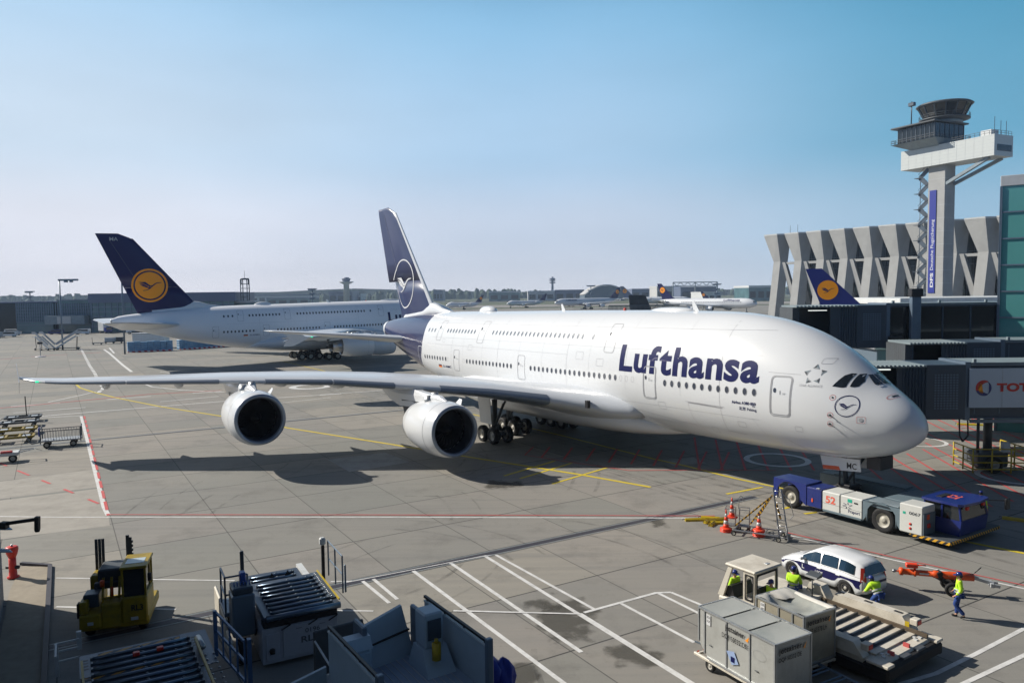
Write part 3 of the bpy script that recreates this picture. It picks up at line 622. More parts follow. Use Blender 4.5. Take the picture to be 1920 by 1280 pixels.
def a380(livery, label, group, PP, NX, NY, A_, dz=0.0, near=True):
    old = livery == 'old'
    MX = Matrix.Translation((NX, NY, 0)) @ Matrix.Rotation(math.pi/2+A_, 4, 'Z') @ Matrix.Translation((33, 0, dz)) @ Matrix.Rotation(PP, 4, 'Y') @ Matrix.Translation((-33, 0, 0))
    root = empty('airliner', label, 'airliner', M=MX, group=group)
    def xb(th):
        z = fpt(54, th)[2]; return 53.4+.22*max(0, z-8.6)**1.3+.10*max(0, 8-z)**2
    xs0 = [.5+((i/44)**2)*24.5 for i in range(45)]+[25+i*25/12 for i in range(1, 13)]
    hull = MB(); rings = [[fpt(max(x, .5003), t) for t in TH] for x in xs0]+[[fpt(50+(xb(t)-50)*k/3, t) for t in TH] for k in (1, 2, 3)]
    hull.smooth = True
    hull.loft(rings); hull.add([fpt(.5003, t) for t in TH], [tuple(range(NTH))])
    fus = hull.build('fuselage', M['white2'] if old else M['white'], root)
    tl = MB(); tl.smooth = True; tl.loft([[fpt(xb(t)+(70.4-xb(t))*k/16, t) for t in TH] for k in range(17)]); tl.add([fpt(70.4, t) for t in TH], [tuple(range(NTH))])
    tail = tl.build('tail_section', M['white2'] if old else M['navytail'], root)
    ac = MB(); ac.lathe([(.33, 70.38), (.34, 70.5), (.22, 70.6), (.2, 70.3)], (0, 0, 8.85), 'X', 20); ac.build('exhaust_outlet', M['steel'], tail)
    if not old:
        cp = MB(); cp.smooth = True; cp.loft([[fpt(68.3+(70.42-68.3)*k/5, t, .02) for t in TH] for k in range(6)]); cp.build('tail_cone_cap', M['white'], tail)
    # belly and wing-root fairing
    bf = MB(); bf.smooth = True; st = []
    for x, hw, zt, zb, zc in ((16.8, .5, 3.0, 2.28, 2.5), (18.5, 2.2, 3.4, 2.05, 2.8), (20.5, 3.35, 4.1, 1.85, 3.1), (23, 4.05, 4.85, 1.72, 3.3), (27, 4.45, 5.2, 1.66, 3.4), (33, 4.5, 5.35, 1.66, 3.5), (38, 4.3, 5.5, 1.72, 3.6), (42, 4.05, 5.45, 1.95, 3.7), (44.5, 3.7, 5.1, 2.2, 3.7), (46.5, 3.1, 4.5, 2.5, 3.6), (48.5, 1.6, 3.6, 2.85, 3.2)):
        r = []
        for t in TH:
            c, s_ = math.cos(t), math.sin(t); p_ = 2.5
            r.append((x, hw*abs(c)**(2/p_)*math.copysign(1, c), zc+((zt-zc) if s_ > 0 else (zc-zb))*abs(s_)**(2/p_)*math.copysign(1, s_)))
        st.append(r)
    bf.loft(st, cap=True); bf.build('belly_fairing', M['white'], root)
    if near: q = MB(); q.box(22.25, 22.55, 4.95, 5.2, 3.95, 4.5); q.build('air_intake_slot', M['dark'], root)
    # wings
    for side in (1, -1):
        wg = MB(); wg.smooth = True
        secs = []
        for a, b in zip(WING[:-1], WING[1:]):
            k = 3 if b[0]-a[0] > 2 else 1
            secs += [wing_sec(*[a[i]+(b[i]-a[i])*j/k for i in range(6)], side=side) for j in range(k)]
        secs.append(wing_sec(*WING[-1], side=side)); wg.loft(secs, cap=True)
        wo = wg.build('wing', M['wing'], root)
        for ya, yb in ((7.0, 13.4), (16.2, 20.0), (20.1, 24.3), (27.2, 33.0), (33.1, 38.2)):
            sl_ = MB(); sl_.smooth = True; rr = []
            for k in range(7):
                y = ya+(yb-ya)*k/6; Y, xle, ch, zle, t, tw = wing_at(y); af = airfoil(28, t); cut = .075
                up = [p for p in af[:29] if p[0] < cut*.5]; lo = [p for p in af[29:] if p[0] < cut*1.3]
                rr.append([(xle+ch*x-.03, side*y, zle+ch*yy*1.05+tw*x+(.012 if yy >= 0 else -.012)) for x, yy in up+lo])
            sl_.loft(rr, closed=False); sl_.build('slat', M['slat'], wo)
        for y, L_ in ((9.3, 4.6), (17.6, 4.4), (21.8, 4.2), (29.0, 3.4), (34, 2.6)):
            Y, xle, ch, zle, t, tw = wing_at(y); f = MB(); f.smooth = True
            x0 = xle+ch-L_*.95
            f.loft([[(x0+L_*k*1.25/8, side*y+.32*w_*math.cos(a), zle-.42-.12*k/8+.42*w_*math.sin(a)) for a in [2*math.pi*i/10 for i in range(10)]] for k, w_ in enumerate((.05, .6, .9, 1, 1, .9, .7, .4, .05))], cap=True)
            f.build('flap_track_fairing', M['wing'], wo)
        fe = MB(); Y, xle, ch, zle, t, tw = WING[-1]
        fe.loft([[(47.9, side*39.84, 6.4), (50.8, side*39.86, 6.45), (50.8, side*39.94, 6.45), (47.9, side*39.9, 6.4)], [(50.4, side*39.98, 7.65), (52.0, side*40.0, 7.65), (52.0, side*40.03, 7.65), (50.4, side*40.02, 7.65)]], cap=True)
        fe.loft([[(47.9, side*39.84, 6.42), (50.8, side*39.86, 6.47), (50.8, side*39.94, 6.47), (47.9, side*39.9, 6.42)], [(50.2, side*39.9, 5.35), (51.6, side*39.9, 5.35), (51.6, side*39.93, 5.35), (50.2, side*39.93, 5.35)]], cap=True)
        fe.build('wingtip_fence', M['white'], wo)
        nl = MB(); nl.rbox(47.0, 47.3, side*38.72-.12, side*38.72+.12, 6.38, 6.5, .03); nl.build('navigation_light', mat('green_lamp_glass', (.02, .5, .25), .1, emit=1.5) if side > 0 else mat('red_lamp_glass', (.6, .02, .02), .1), wo)
        for ex, ey, ez in ((24.6, 14.8, 2.98), (33.0, 25.7, 3.9)):
            n_ = engine(root, ex, side*ey, ez)
            pylon(root, n_, ex, side*ey, ez, wing_at(ey))
            ck = MB(); ck.prism([(0, 0), (.9, 0), (.75, .42), (.35, .38)], -.02, .02, lambda a, b, c: (ex+1.0+a, side*ey+(-.95 if side > 0 else .95)*1.05+b*-.75*side, ez+1.62+b*.9+c)); ck.build('nacelle_strake', M['white'], n_)
        # stabiliser
        hs = MB(); hs.smooth = True
        sec = [(1.2, 58.6, 10.6, 7.75, .10, -.5), (2.2, 59.6, 9.6, 7.8, .10, -.5), (8, 64.1, 6.6, 8.35, .095, -.3), (14.6, 69.0, 3.6, 8.92, .085, -.1), (15.15, 69.9, 2.4, 8.97, .05, 0)]
        hs.loft([wing_sec(*q, side=side) for q in sec], cap=True); hs.build('stabiliser', M['wing'], root)
    # cabin doors
    dm = [(7.02, 6.1, 1.2, 2.2), (17.5, 6.1, 1.15, 2.15), (33.45, 6.15, 1.15, 2.1), (45.1, 6.15, 1.15, 2.1), (54.0, 6.2, 1.1, 2.05), (22.05, 8.95, 1.15, 2.1), (40.9, 8.98, 1.15, 2.05), (49.5, 8.98, 1.1, 2.0)]
    for x, z, w_, h_ in dm:
        for side in ((1, -1) if near else (1,)):
            d = MB(); c = -.02
            hull_ring(d, rrect(x, z, w_, h_, .2, 4, c), rrect(x, z, w_-.09, h_-.09, .17, 4, c), .012, side)
            if x in (7.02, 17.5) and side > 0: hull_ring(d, rrect(x, z-.02, w_+.14, h_+.14, .26, 4, c), rrect(x, z-.02, w_+.05, h_+.05, .22, 4, c), .010, side)
            do = d.build('cabin_door', M['white'] if (x == 54.0 and not old) else M['linel'], root)
            if side > 0:
                wd = MB(); hull_patch(wd, ellipse(x+w_*.30, z+.30, .09, .14, 12), .014, side, 0); wd.build('door_window', M['cabin'], do)
                hd = MB(); hull_line(hd, [(x+.02, z+.30), (x+.02, z+.08)], .035, .015); hull_line(hd, [(x-.12, z+.16), (x-.34, z+.16)], .02, .015); hull_line(hd, [(x-.12, z+.1), (x-.3, z+.1)], .015, .015); hd.build('door_handle', M['line'], do)
    # windows (each a part; starboard side is the one in view)
    W_ = []
    def row(x0, x1, n_, z, blind=False):
        for i in range(n_): W_.append((x0+(x1-x0)*i/max(1, n_-1), z, blind))
    row(52.4, 50.9, 3, 9.0); row(47.9, 42.4, 10, 9.0); row(39.0, 25.58, 23, 9.0); row(24.27, 24.27, 1, 9.0); row(17.35, 14.9, 5, 9.02)
    row(52.6, 47.4, 9, 6.17); row(42.96, 35.05, 14, 6.17); row(31.97, 21.05, 19, 6.17); row(16.0, 8.73, 12, 6.16)
    for x, z, b in W_:
        wn = MB(); hull_ring(wn, ellipse(x, z, .165, .235, 14), ellipse(x, z, .135, .20, 14), .008, 1, 1); hull_patch(wn, ellipse(x, z, .138, .203, 14), .009, 1, 0)
        wn.build('cabin_window', [M['cabin'] if z < 8 or old else M['cabin2'], M['linel']], root, fix=False)
    pw = MB()
    for x, z, b in W_[::1]: hull_patch(pw, ellipse(x, z, .14, .2, 8), .009, -1, 0)
    tag(pw.build('cabin_window', M['cabin'], root), kind='stuff')
    bl = MB()
    for x, z in [(19.1, 9.0), (18.55, 9.0), (18.0, 9.0), (19.7, 9.0), (14.3, 9.02), (13.75, 9.02), (20.45, 6.17), (19.85, 6.17), (19.2, 6.17), (43.6, 6.17), (46.9, 6.17), (39.7, 9.0)]:
        hull_ring(bl, ellipse(x, z, .15, .22, 14), ellipse(x, z, .135, .205, 14), .008)
    bl.build('window_blank', M['linel2'], root, fix=False)
    # panel lines
    pn = MB()
    for x in (11.3, 27.0, 37.4, 46.2):
        hull_line(pn, [(x, 10.3), (x, 3.2)], .018, .006)
    hull_line(pn, [(27, 7.55), (52, 7.6)], .015, .006); hull_line(pn, [(14.0, 5.05), (11.15, 4.97), (11.15, 5.0), (14.0, 5.1)], .03, .008)
    hull_line(pn, [(14.0, 5.0), (13.9, 4.0), (13.2, 2.9), (12.9, 2.6)], .014, .006); hull_line(pn, [(14.2, 5.12), (11.0, 5.06), (11.0, 5.0)], .02, .006)
    hull_line(pn, [(11.2, 3.5), (9.9, 3.42)], .02, .006); hull_line(pn, [(20.0, 4.1), (15.2, 3.6), (13.9, 3.55)], .015, .006); hull_line(pn, [(7.9, 7.4), (6.0, 7.35)], .018, .006); hull_line(pn, [(14.2, 8.75), (9.8, 8.7), (9.8, 8.8)], .012, .006)
    hull_line(pn, [(7.0, 3.5), (6.0, 2.9), (3.6, 2.98), (2.9, 3.2), (2.4, 3.15)], .025, .007); hull_line(pn, [(9, 4.6), (8, 3.0)], .008, .006)
    if near:
        for x in (14.6, 20.0, 24.2, 30.4, 33.9, 40.2, 43.9, 49.9): hull_line(pn, [(x, 10.6), (x, 5.4)], .010, .006)
        for z in (9.75, 8.3, 4.55): hull_line(pn, [(8.5, z), (51, z)], .010, .006)
        for x, z, w_, h_ in ((25.4, 7.55, .9, .6), (16.5, 4.6, .7, .5), (22.9, 7.15, .8, .55), (9.9, 4.1, .6, .35), (12.4, 3.4, .5, .4), (6.0, 4.3, .45, .3), (42.5, 7.5, .8, .5), (48.2, 8.0, .5, .4), (5.0, 8.1, .5, .3)):
            r0 = rrect(x, z, w_, h_, .06, 2); hull_ring(pn, r0, rrect(x, z, w_-.03, h_-.03, .05, 2), .007)
    pn.build('panel_lines', M['linel2'], root, fix=False)
    # lettering
    nv = M['letter']
    text_on('Lufthansa', lambda a, b: fz(a, b, .012), 20.66, 8.46, 6.66, 8.58, 'lettering', nv, root, bold=.034, grid=.3, gap=.045)
    if near:
        text_on('Airbus A380-800', lambda a, b: fz(a, b, .012), 10.35, 8.62, 5.38, 5.56, 'type_lettering', nv, root, bold=.02, grid=.4)
        try: text_on('北京 Peking', lambda a, b: fz(a, b, .012), 9.85, 8.6, 4.98, 5.24, 'name_lettering', nv, root, bold=.01, grid=.4)
        except Exception: pass
        hc = MB(); hull_ring(hc, ellipse(8.78, 5.32, .10, .05, 12), ellipse(8.78, 5.32, .07, .03, 12), .012); hc.build('name_crest', nv, root)
        text_on('STAR ALLIANCE', lambda a, b: fz(a, b, .012), 5.95, 4.75, 6.72, 6.84, 'small_lettering', M['linel'], root, grid=.4)
        sm = MB(); sm2 = []
        fnn = lambda a, b, o: fz(a, b, o)
        for k in range(5):
            a0 = R(90+72*k); c_, s_ = math.cos(a0), math.sin(a0); q = lambda r_, t_: (5.32+(-r_*c_+t_*s_)*1.0, 7.38+(r_*s_+t_*c_))
            tri = [q(.56, .03), q(.33, .17), q(.30, -.15)]; mid = q(.37, .01)
            for j, mi in ((0, 0), (1, 1), (2, 2)):
                sm.add([fz(*tri[j], .013), fz(*tri[(j+1) % 3], .013), fz(*mid, .013)], [(0, 1, 2)], m=mi)
        sm.build('alliance_emblem', [M['dgrey'], M['lgrey'], M['grey']], root, fix=False)
        em = MB(); hull_ring(em, ellipse(3.42, 5.8, .56, .56, 40), ellipse(3.42, 5.8, .52, .52, 40), .014); crane(em, fnn, 3.42, 5.8, .5, -1, off=.014); em.build('nose_emblem', nv, root, fix=False)
        # probes and static ports with red rings
        for x, z, kind in ((4.14, 6.22, 0), (4.17, 5.28, 1), (4.18, 4.80, 1), (2.72, 5.12, 2), (1.95, 6.32, 0)):
            pb = MB()
            if kind == 2: hull_ring(pb, rrect(x, z, .40, .34, .03, 1), rrect(x, z, .37, .31, .03, 1), .012, m=1); hull_patch(pb, ellipse(x, z, .10, .10, 14), .013, m=2)
            else: hull_ring(pb, ellipse(x, z, .15, .15, 18), ellipse(x, z, .13, .13, 18), .012, m=1); hull_patch(pb, ellipse(x, z, .05, .05, 10), .014, m=0)
            if kind == 1:
                a = Vector(fz(x, z, .0)); pb.tube(a, a+Vector((-.05, .18, 0)), .03, n=6, m=0); pb.tube(a+Vector((.04, .18, 0)), a+Vector((-.42, .18, -.12)), .02, .012, n=6, m=0)
            pb.build('probe', [M['dark'], M['pink'], M['lgrey']], root)
    text_on('D-AIMA' if old else 'D-AIMC', lambda a, b: fz(a, b, .012), 48.1, 46.3, 5.3, 5.52, 'registration', nv, root, bold=.01, grid=.4)
    for k, mm in enumerate(('dark', 'red', 'gold')):
        fl = MB(); z1 = 5.54-k*.1; fl.add([fz(49.2, z1, .012), fz(48.45, z1, .012), fz(48.45, z1-.1, .012), fz(49.2, z1-.1, .012)], [(0, 1, 2, 3)]); fl.build('flag', M[mm], root)
    # cockpit windows
    CW = [[(4.28, 6.82), (3.78, 7.44), (3.95, 7.46), (4.05, 7.44)], ]
    def cwin(pts):   # pts: (x, y, z) of corners on hull, starboard side
        o = MB(); P = []
        n = len(pts)
        cx = tuple(sum(p[k] for p in pts)/n for k in range(2))
        def onh(x, z): return fz(x, z, .012)
        ring = []
        for i in range(n):
            a, b = pts[i], pts[(i+1) % n]
            for k in range(5): ring.append((a[0]+(b[0]-a[0])*k/5, a[1]+(b[1]-a[1])*k/5))
        return ring
    for pts in ([(4.30, 6.80), (4.02, 7.36), (3.86, 7.46), (3.70, 7.44), (3.72, 6.77), (3.86, 6.75)], [(3.58, 6.80), (3.62, 7.41), (3.50, 7.41), (3.24, 7.04), (3.27, 6.80), (3.42, 6.77)]):
        for side in (1, -1):
            o = MB(); rg = cwin(pts); hull_patch(o, rg, .014, side); o.build('cockpit_window', M['glass'], root)
    for side in (1, -1):   # windscreen halves: mapped by lateral position on the forehead
        def fy(y, z, off=.014):
            lo, hi = .55, 9
            for _ in range(40):
                mid = (lo+hi)/2; zt, zb, w_, zm = fsec(mid)
                sz = min(1, max(0, (z-zm)/(zt-zm))) if z < zt else 1.0
                yy = w_*(max(0, 1-sz**2.12))**(1/2.12) if z < zt else -1
                if yy < y: lo = mid
                else: hi = mid
            return (hi-off*.8, y*side, z+off*.5)
        o = MB(); cs = [(.66, 6.88), (.42, 7.36), (-.02+.06, 7.36), (.04, 6.88)]; ring = []
        for i in range(4):
            a, b = cs[i], cs[(i+1) % 4]
            for k in range(5): ring.append((a[0]+(b[0]-a[0])*k/5, a[1]+(b[1]-a[1])*k/5))
        hull_patch(o, ring, .02, side, fn=lambda a, b, o_: fy(a, b, o_)); o.build('windscreen', M['glass'], root)
        wi = MB(); wi.path([fy(.6, 6.82, .05), fy(.4, 6.88, .06), fy(.15, 6.98, .06)], .015); wi.build('wiper', M['dark'], root)
    # fin
    fb = M['navy'] if old else M['navynew']; DEF = 0 if old else math.tan(R(9))
    def finsec(z, xl, c, t, n=16, dfl=0):   # beyond 70 % of the chord the rudder swings out by dfl
        return [(xl+c*x, yy*c+max(0, x-.70)*c*dfl, z) for x, yy in [(a, b if i <= n else b*4/3) for i, (a, b) in enumerate(airfoil(n, t))]]
    def le(z): return 56.3+(z-11.1)*(66.3-56.3)/(23.0-11.1)
    fin = MB(); fin.smooth = True; zz = [9.6, 10.6, 11.6, 13, 14.55, 17, 19.5, 22, 23.2, 23.7, 23.95]
    def te(z):
        if old: return 66.2+(z-9.8)*.42
        return 66.4+(z-9.8)*.36
    rud = .70
    fin.loft([finsec(z, le(z)-(.0 if z < 23.1 else -(z-23.0)*1.5), te(z)-le(z)+(0 if z < 23.1 else -(z-23.0)*1.5), .085, dfl=-DEF) for z in [q for q in zz if q <= 14.56]], cap=True)
    zz2 = [14.56]+[q for q in zz if q > 14.6]
    fin.loft([finsec(z, le(z)+(0 if z < 23.1 else (z-23.0)*1.6), te(z)-le(z)-(0 if z < 23.1 else (z-23.0)*1.6), .08, dfl=DEF) for z in zz2], cap=True)
    fo = fin.build('fin', fb, root)
    ld = MB(); ld.smooth = True; rr = []
    for z in [10.4, 11.2, 12, 14, 16, 18, 20, 22, 23.1]:
        c = te(max(z, 14.6))-le(z)+1.0; af = [(x, y * 1.0) for x, y in airfoil(30, .082)]; up = [p for p in af[:31] if p[0] < .05]; lo = [p for p in af[31:] if p[0] < .05]
        rr.append([(le(z)-.02+c*x, c*yy*1.03, z) for x, yy in up]+[(le(z)-.02+c*x, c*yy*4/3*1.03, z) for x, yy in lo])
    ld.loft(rr, closed=False); ld.build('fin_leading_edge', M['white'] if not old else M['navy'], fo)
    df = MB(); df.smooth = True
    df.loft([[(x, w_*math.cos(a), fsec(x)[0]-.25+h_*max(0, math.sin(a))) for a in [math.pi*2*i/16 for i in range(16)]] for x, w_, h_ in ((51.8, .1, .26), (53, .3, .45), (54.5, .45, .75), (56, .5, 1.3), (57.2, .52, 1.5), (60, .6, .8), (64, .5, .6))], cap=True)
    df.build('fin_fillet', M['white'], fo)
    fy_ = lambda side: (lambda a, b, o: (a, side*(.075*.62*(te(b)-le(b))*max(.12, min(1, (te(b)-a)/(te(b)-le(b))*1.6))**.9*1.12+o), b))
    for side in (1, -1):
        e = MB()
        def fs_(a, b, o, side=side):
            c = te(b)-le(b); x = max(.001, min(.999, (a-le(b))/c)); t = .085 if b <= 14.55 else .08
            y = 5*t*(.2969*math.sqrt(x)-.126*x-.3516*x*x+.2843*x**3-.1015*x**4)*c
            return (a, side*(y+o)+max(0, x-.70)*c*(DEF if b > 14.55 else -DEF), b)
        if old:
            ringp = lambda r_: ellipse(64.1, 14.9, r_, r_, 56)
            hull_ring(e, ringp(2.95), ringp(2.62), .03, fn=fs_, m=0); hull_ring(e, ringp(2.36), ringp(1.2), .03, fn=fs_, m=0); hull_patch(e, ringp(1.22), .031, fn=fs_, m=0)
            crane(e, fs_, 64.1, 14.9, 2.35, -1, m=1, off=.05)
            e.build('tail_emblem', [M['gold'], M['navy']], fo, fix=False)
        else:
            p0, p1 = ellipse(64.0, 14.25, 2.98, 2.98, 64), ellipse(64.0, 14.25, 2.82, 2.82, 64)
            n = len(p0)
            for i in range(n):
                q = [p0[i], p0[(i+1) % n], p1[(i+1) % n], p1[i]]
                if all(a[0] < te(a[1])-.02 for a in q): e.add([fs_(a, b, .03) for a, b in q], [(0, 1, 2, 3)])
            crane(e, fs_, 63.9, 14.3, 2.7, -1, off=.04)
            e.build('tail_emblem', M['blind'], fo, fix=False)
    if old: text_on('MA', lambda a, b: (a, .12+.10, b), 70.0, 68.7, 22.7, 23.3, 'fin_lettering', M['lgrey'], fo, bold=.01)
    rg = MB(); hx = lambda z: le(z)+.70*(te(z)-le(z)); rg.bar((hx(10.6), .25, 10.6), (hx(23), .13, 23.0), .03, .02); rg.build('rudder_hinge_line', M['line'], fo)
    # roof fittings
    for x, l_, h_ in ((44.7, 1.6, .55), (18.9, 2.3, .28)):
        dm_ = MB(); dm_.smooth = True; dm_.loft([[(x-l_+2*l_*k/8, w_*.55*math.cos(a), 10.88+h_*w_*math.sin(a)) for a in [2*math.pi*i/14 for i in range(14)]] for k, w_ in enumerate((.1, .66, .87, .97, 1, .97, .87, .6, .1))], cap=True)
        dm_.build('antenna_dome', M['white'], root)
    for x, h_ in ((31.9, .55), (16.5, .62)):
        an = MB(); an.loft([[(x-.28, -.03, 10.85), (x+.3, -.03, 10.85), (x+.3, .03, 10.85), (x-.28, .03, 10.85)], [(x+.2, -.015, 10.95+h_), (x+.42, -.015, 10.95+h_), (x+.42, .015, 10.95+h_), (x+.2, .015, 10.95+h_)]], cap=True); an.build('blade_antenna', M['white'], root)
    be = MB(); be.lathe([(.12, 10.9), (.12, 11.0), (.08, 11.1), (.001, 11.13)], (24, 0, .02), 'Z', 10); be.build('beacon', M['red'], root)
    # landing gear
    lift = PP*28 if near else 0
    for side in (1, -1):
        b = bogie(root, 33.6, side*6.2, 2); bogie(root, 36.9, side*2.65, 3)
        d = MB(); d.hexa([(32.6, side*7.1, 1.7), (34.4, side*7.1, 1.7), (34.4, side*7.16, 1.7), (32.6, side*7.16, 1.7), (32.5, side*7.3, 4.2), (34.5, side*7.3, 4.2), (34.5, side*7.36, 4.2), (32.5, side*7.36, 4.2)]); d.build('gear_door', M['white'], b)
    ng = MB(); ng.tube((5.2, 0, 2.9), (5.0, 0, .75-lift), .16, .13, 12); ng.tube((3.9, 0, 2.7), (4.95, 0, 1.5-lift), .08); ng.tube((5.0, -.5, .62-lift), (5.0, .5, .62-lift), .09); ng.tube((5.3, .2, 1.9), (5.35, .2, 1.0-lift), .05); ng.tube((4.7, -.2, 1.9), (4.65, -.2, 1.0-lift), .05)
    ng.box(4.75, 5.25, -.25, .25, 1.0-lift, 1.35-lift)
    no = ng.build('nose_gear', M['dgrey'], root)
    for s_ in (-1, 1): MB().wheel((5.0, s_*.42, .62-lift), .62, .4, n=22).build('wheel', [M['black'], M['hub']], no)
    for s_ in (1, -1):
        d = MB(); q = [(6.25, 2.5), (3.75, 2.62), (3.7, 1.95), (6.05, 1.72)]
        vs = [(x, s_*(.62+.02), z) for x, z in q]+[(x, s_*(.62+.06), z) for x, z in q]; d.add(vs, [(0, 1, 2, 3), (4, 5, 6, 7), (0, 1, 5, 4), (1, 2, 6, 5), (2, 3, 7, 6), (3, 0, 4, 7)]); gd = d.build('nose_gear_door', M['white'], no)
        r_ = MB(); r_.add([(6.06, s_*.686, 1.74), (4.95, s_*.686, 1.84), (5.05, s_*.686, 2.05), (6.10, s_*.686, 1.97)], [(0, 1, 2, 3)]); r_.build('red_panel', M['orange'], gd)
        if s_ > 0: text_on('MA' if old else 'MC', lambda a, b: (a, .688, b), 4.55, 3.95, 2.02, 2.36, 'door_lettering', M['dark'], gd, bold=.015)
    d = MB(); d.box(2.6, 3.4, -.6, .6, 2.2, 2.9); d.build('gear_bay', M['dark'], no)
    return root
M['bluetail'] = mat('royal_blue_paint', (.010, .016, .17), .35, var=.1, coat=.2)
M['shedw'] = mat('tower_white_panels', (.50, .53, .52), .4, var=.04)
M['adpanel'] = mat('advertising_panel_pale', (.50, .56, .62), .4, var=.04)
M['letter'] = mat('navy_lettering', (.006, .010, .080), .5, var=.08, spec=.15)
M['linel2'] = mat('faint_panel_grey', (.38, .38, .40), .4, var=.05)
M['cabin2'] = mat('upper_window_glass', (.16, .19, .23), .2, var=.1)
M['pink'] = mat('pale_red_ring', (.55, .2, .2), .5)
a380('new', 'big white double-deck airliner with navy tail, its nose held by the blue and white tug', 'double-deck airliners on the apron', .0138, AX, AY, AA)
a380('old', 'double-deck airliner with navy fin bearing an amber disc, parked behind the nearer one', 'double-deck airliners on the apron', .0143, -9.183, 169.17, 2.12, dz=.3, near=False)
# ------------------------------------------------------------------ buildings and things of the middle and far distance
def onto(p0, p1):   # a frame: origin p0, x along p0->p1 on the ground, y into the picture (left of x), z up
    d = Vector((p1[0]-p0[0], p1[1]-p0[1], 0)).normalized()
    return Matrix(((d.x, -d.y, 0, p0[0]), (d.y, d.x, 0, p0[1]), (0, 0, 1, 0), (0, 0, 0, 1)))
# --- folded concrete hall
HA, HB = D(1433, 600, 300), D(1866, 600, 232)
HM = onto(HA, HB); HL = (Vector((HB.x-HA.x, HB.y-HA.y))).length
hall = empty('concrete_hall', 'long grey concrete hall with a folded roof edge on slanted columns behind the tower', 'building', M=HM)
NB = 9; bw = HL/NB; ZT = 33.5; ZK = 24.6; ZW = 24
for i in range(NB+1):
    x = i*bw; b = MB()
    top = [(x-bw*.04, 0, ZT-.1), (x+bw*.66, -.8, ZT), (x+bw*.99, 3.6, ZT), (x+bw*.3, 4.6, ZT-.1)]
    kn = [(x+bw*.38, .8, ZK-1.2), (x+bw*.72, .6, ZK-1.2), (x+bw*.94, 2.4, ZK-1.2), (x+bw*.60, 2.8, ZK-1.2)]
    b.hexa(kn+top); o = b.build('roof_fold', M['conc'], hall)
    MB().hexa([(p[0], p[1], ZT+.004) for p in top]+[(p[0], p[1]-.1, ZT+.5) for p in top]).build('roof_edge', M['gwhite'], o)
    c = MB(); c.hexa([(x+bw*.27, -1.6, 0), (x+bw*.62, -1.8, 0), (x+bw*.84, 0.6, 0), (x+bw*.48, .8, 0)]+[(p[0], p[1], p[2]-.004) for p in kn]); c.build('column', M['conc'], hall)
    if i < NB:
        s = MB(); s.hexa([(x+bw*1.35, 3.4, 0), (x+bw*1.6, 3.2, 0), (x+bw*1.6, 4.6, 0), (x+bw*1.35, 4.8, 0), (x+bw*.74, 1.0, ZK-1.5), (x+bw*.92, .9, ZK-1.5), (x+bw*.92, 2.4, ZK-1.5), (x+bw*.74, 2.6, ZK-1.5)]); s.build('strut', M['conc'], hall)
        s = MB(); s.hexa([(x+bw*1.75, 6.4, 0), (x+bw*2.0, 6.2, 0), (x+bw*2.0, 7.2, 0), (x+bw*1.75, 7.4, 0), (x+bw*1.05, 5.2, ZK+2), (x+bw*1.2, 5.2, ZK+2), (x+bw*1.2, 6.2, ZK+2), (x+bw*1.05, 6.2, ZK+2)]); s.build('strut', M['conc'], hall)
        h = MB(); h.box(x+bw*.8, x+bw*1.5, 1.4, 2.0, ZK-2.4, ZK-1.5); h.build('crossbeam', M['conc'], hall)
gw = MB(); gw.box(bw*.9, HL+bw, 9, 30, 0, ZT-1.5); gw.build('glass_wall', M['dglass'], hall)
mu = MB()
for k in range(40): mu.box(bw*.9+k*bw*NB/40, bw*.9+k*bw*NB/40+.22, 8.75, 8.95, 0, ZT-1.6)
for z in (5, 10, 15, 20, 24): mu.box(bw*.9, HL+bw, 8.6, 8.74, z, z+.25)
mu.build('mullions', M['slate'], hall)
rs = MB(); rs.box(bw*.9, HL+bw, 4, 30.5, ZT-1.2, ZT-.3); rs.build('roof_slab', M['conc'], hall)
for x in (bw*1.0, bw*1.35): MB().tube((x, 3, ZT), (x, 3, ZT+3.6), .07).build('rod_aerial', M['slate'], hall)
# --- control tower
TY = 215; TB = D(1760, 600, TY); TB.z = 0
tw = empty('control_tower', 'tall control tower on a slender concrete shaft with a slanted dark glass cab', 'tower', M=Matrix.Translation(TB) @ Matrix.Rotation(R(-65), 4, 'Z'))
def tz(v, u=1760): return D(u, v, TY).z
s_ = 215/1431.4
sh = MB(); sh.rbox(-2.6, 2.6, -2.1, 2.1, 0, tz(305), .15); sh.build('shaft', M['conc'], tw)
for k in range(12): jl = MB(); jl.box(-2.62, 2.62, -2.12, 2.12, 3.6*k+3, 3.6*k+3.08); jl.build('formwork_joint', M['lgrey'], tw)
# cantilevered white box (its long side faces the lower left)
zb0, zb1 = tz(312), tz(272)
bx = empty('beam_box_frame', None, None); bpy.data.objects.remove(bx)
tbox = MB(); tbox.box(-10, 17, -3.8, 3.8, zb0, zb0+5.4)
tbo = tbox.build('cantilever_box', M['shedw'] if 'shedw' in M else M['lgreyp'] if 'lgreyp' in M else M['blind'], tw)
gr = MB()
for k in range(1, 7): gr.box(-9.9, 16.9, -3.815, -3.80, zb0-.4+k*.9, zb0-.37+k*.9)
for k in range(1, 11): gr.box(-10+k*2.4, -9.96+k*2.4, -3.82, -3.80, zb0+.02, zb0+5.3)
gr.build('panel_seams', M['lgrey'], tbo)
MB().box(17.01, 17.1, -2.6, 3.2, zb0+1.3, zb0+2.9).build('window_band', M['glass'], tbo)
for sy in (-2.6, 2.6): MB().bar((2.6, sy*.6, tz(347)), (15.0, sy, zb0-.1), .8, .8).build('brace', M['grey'], tw)
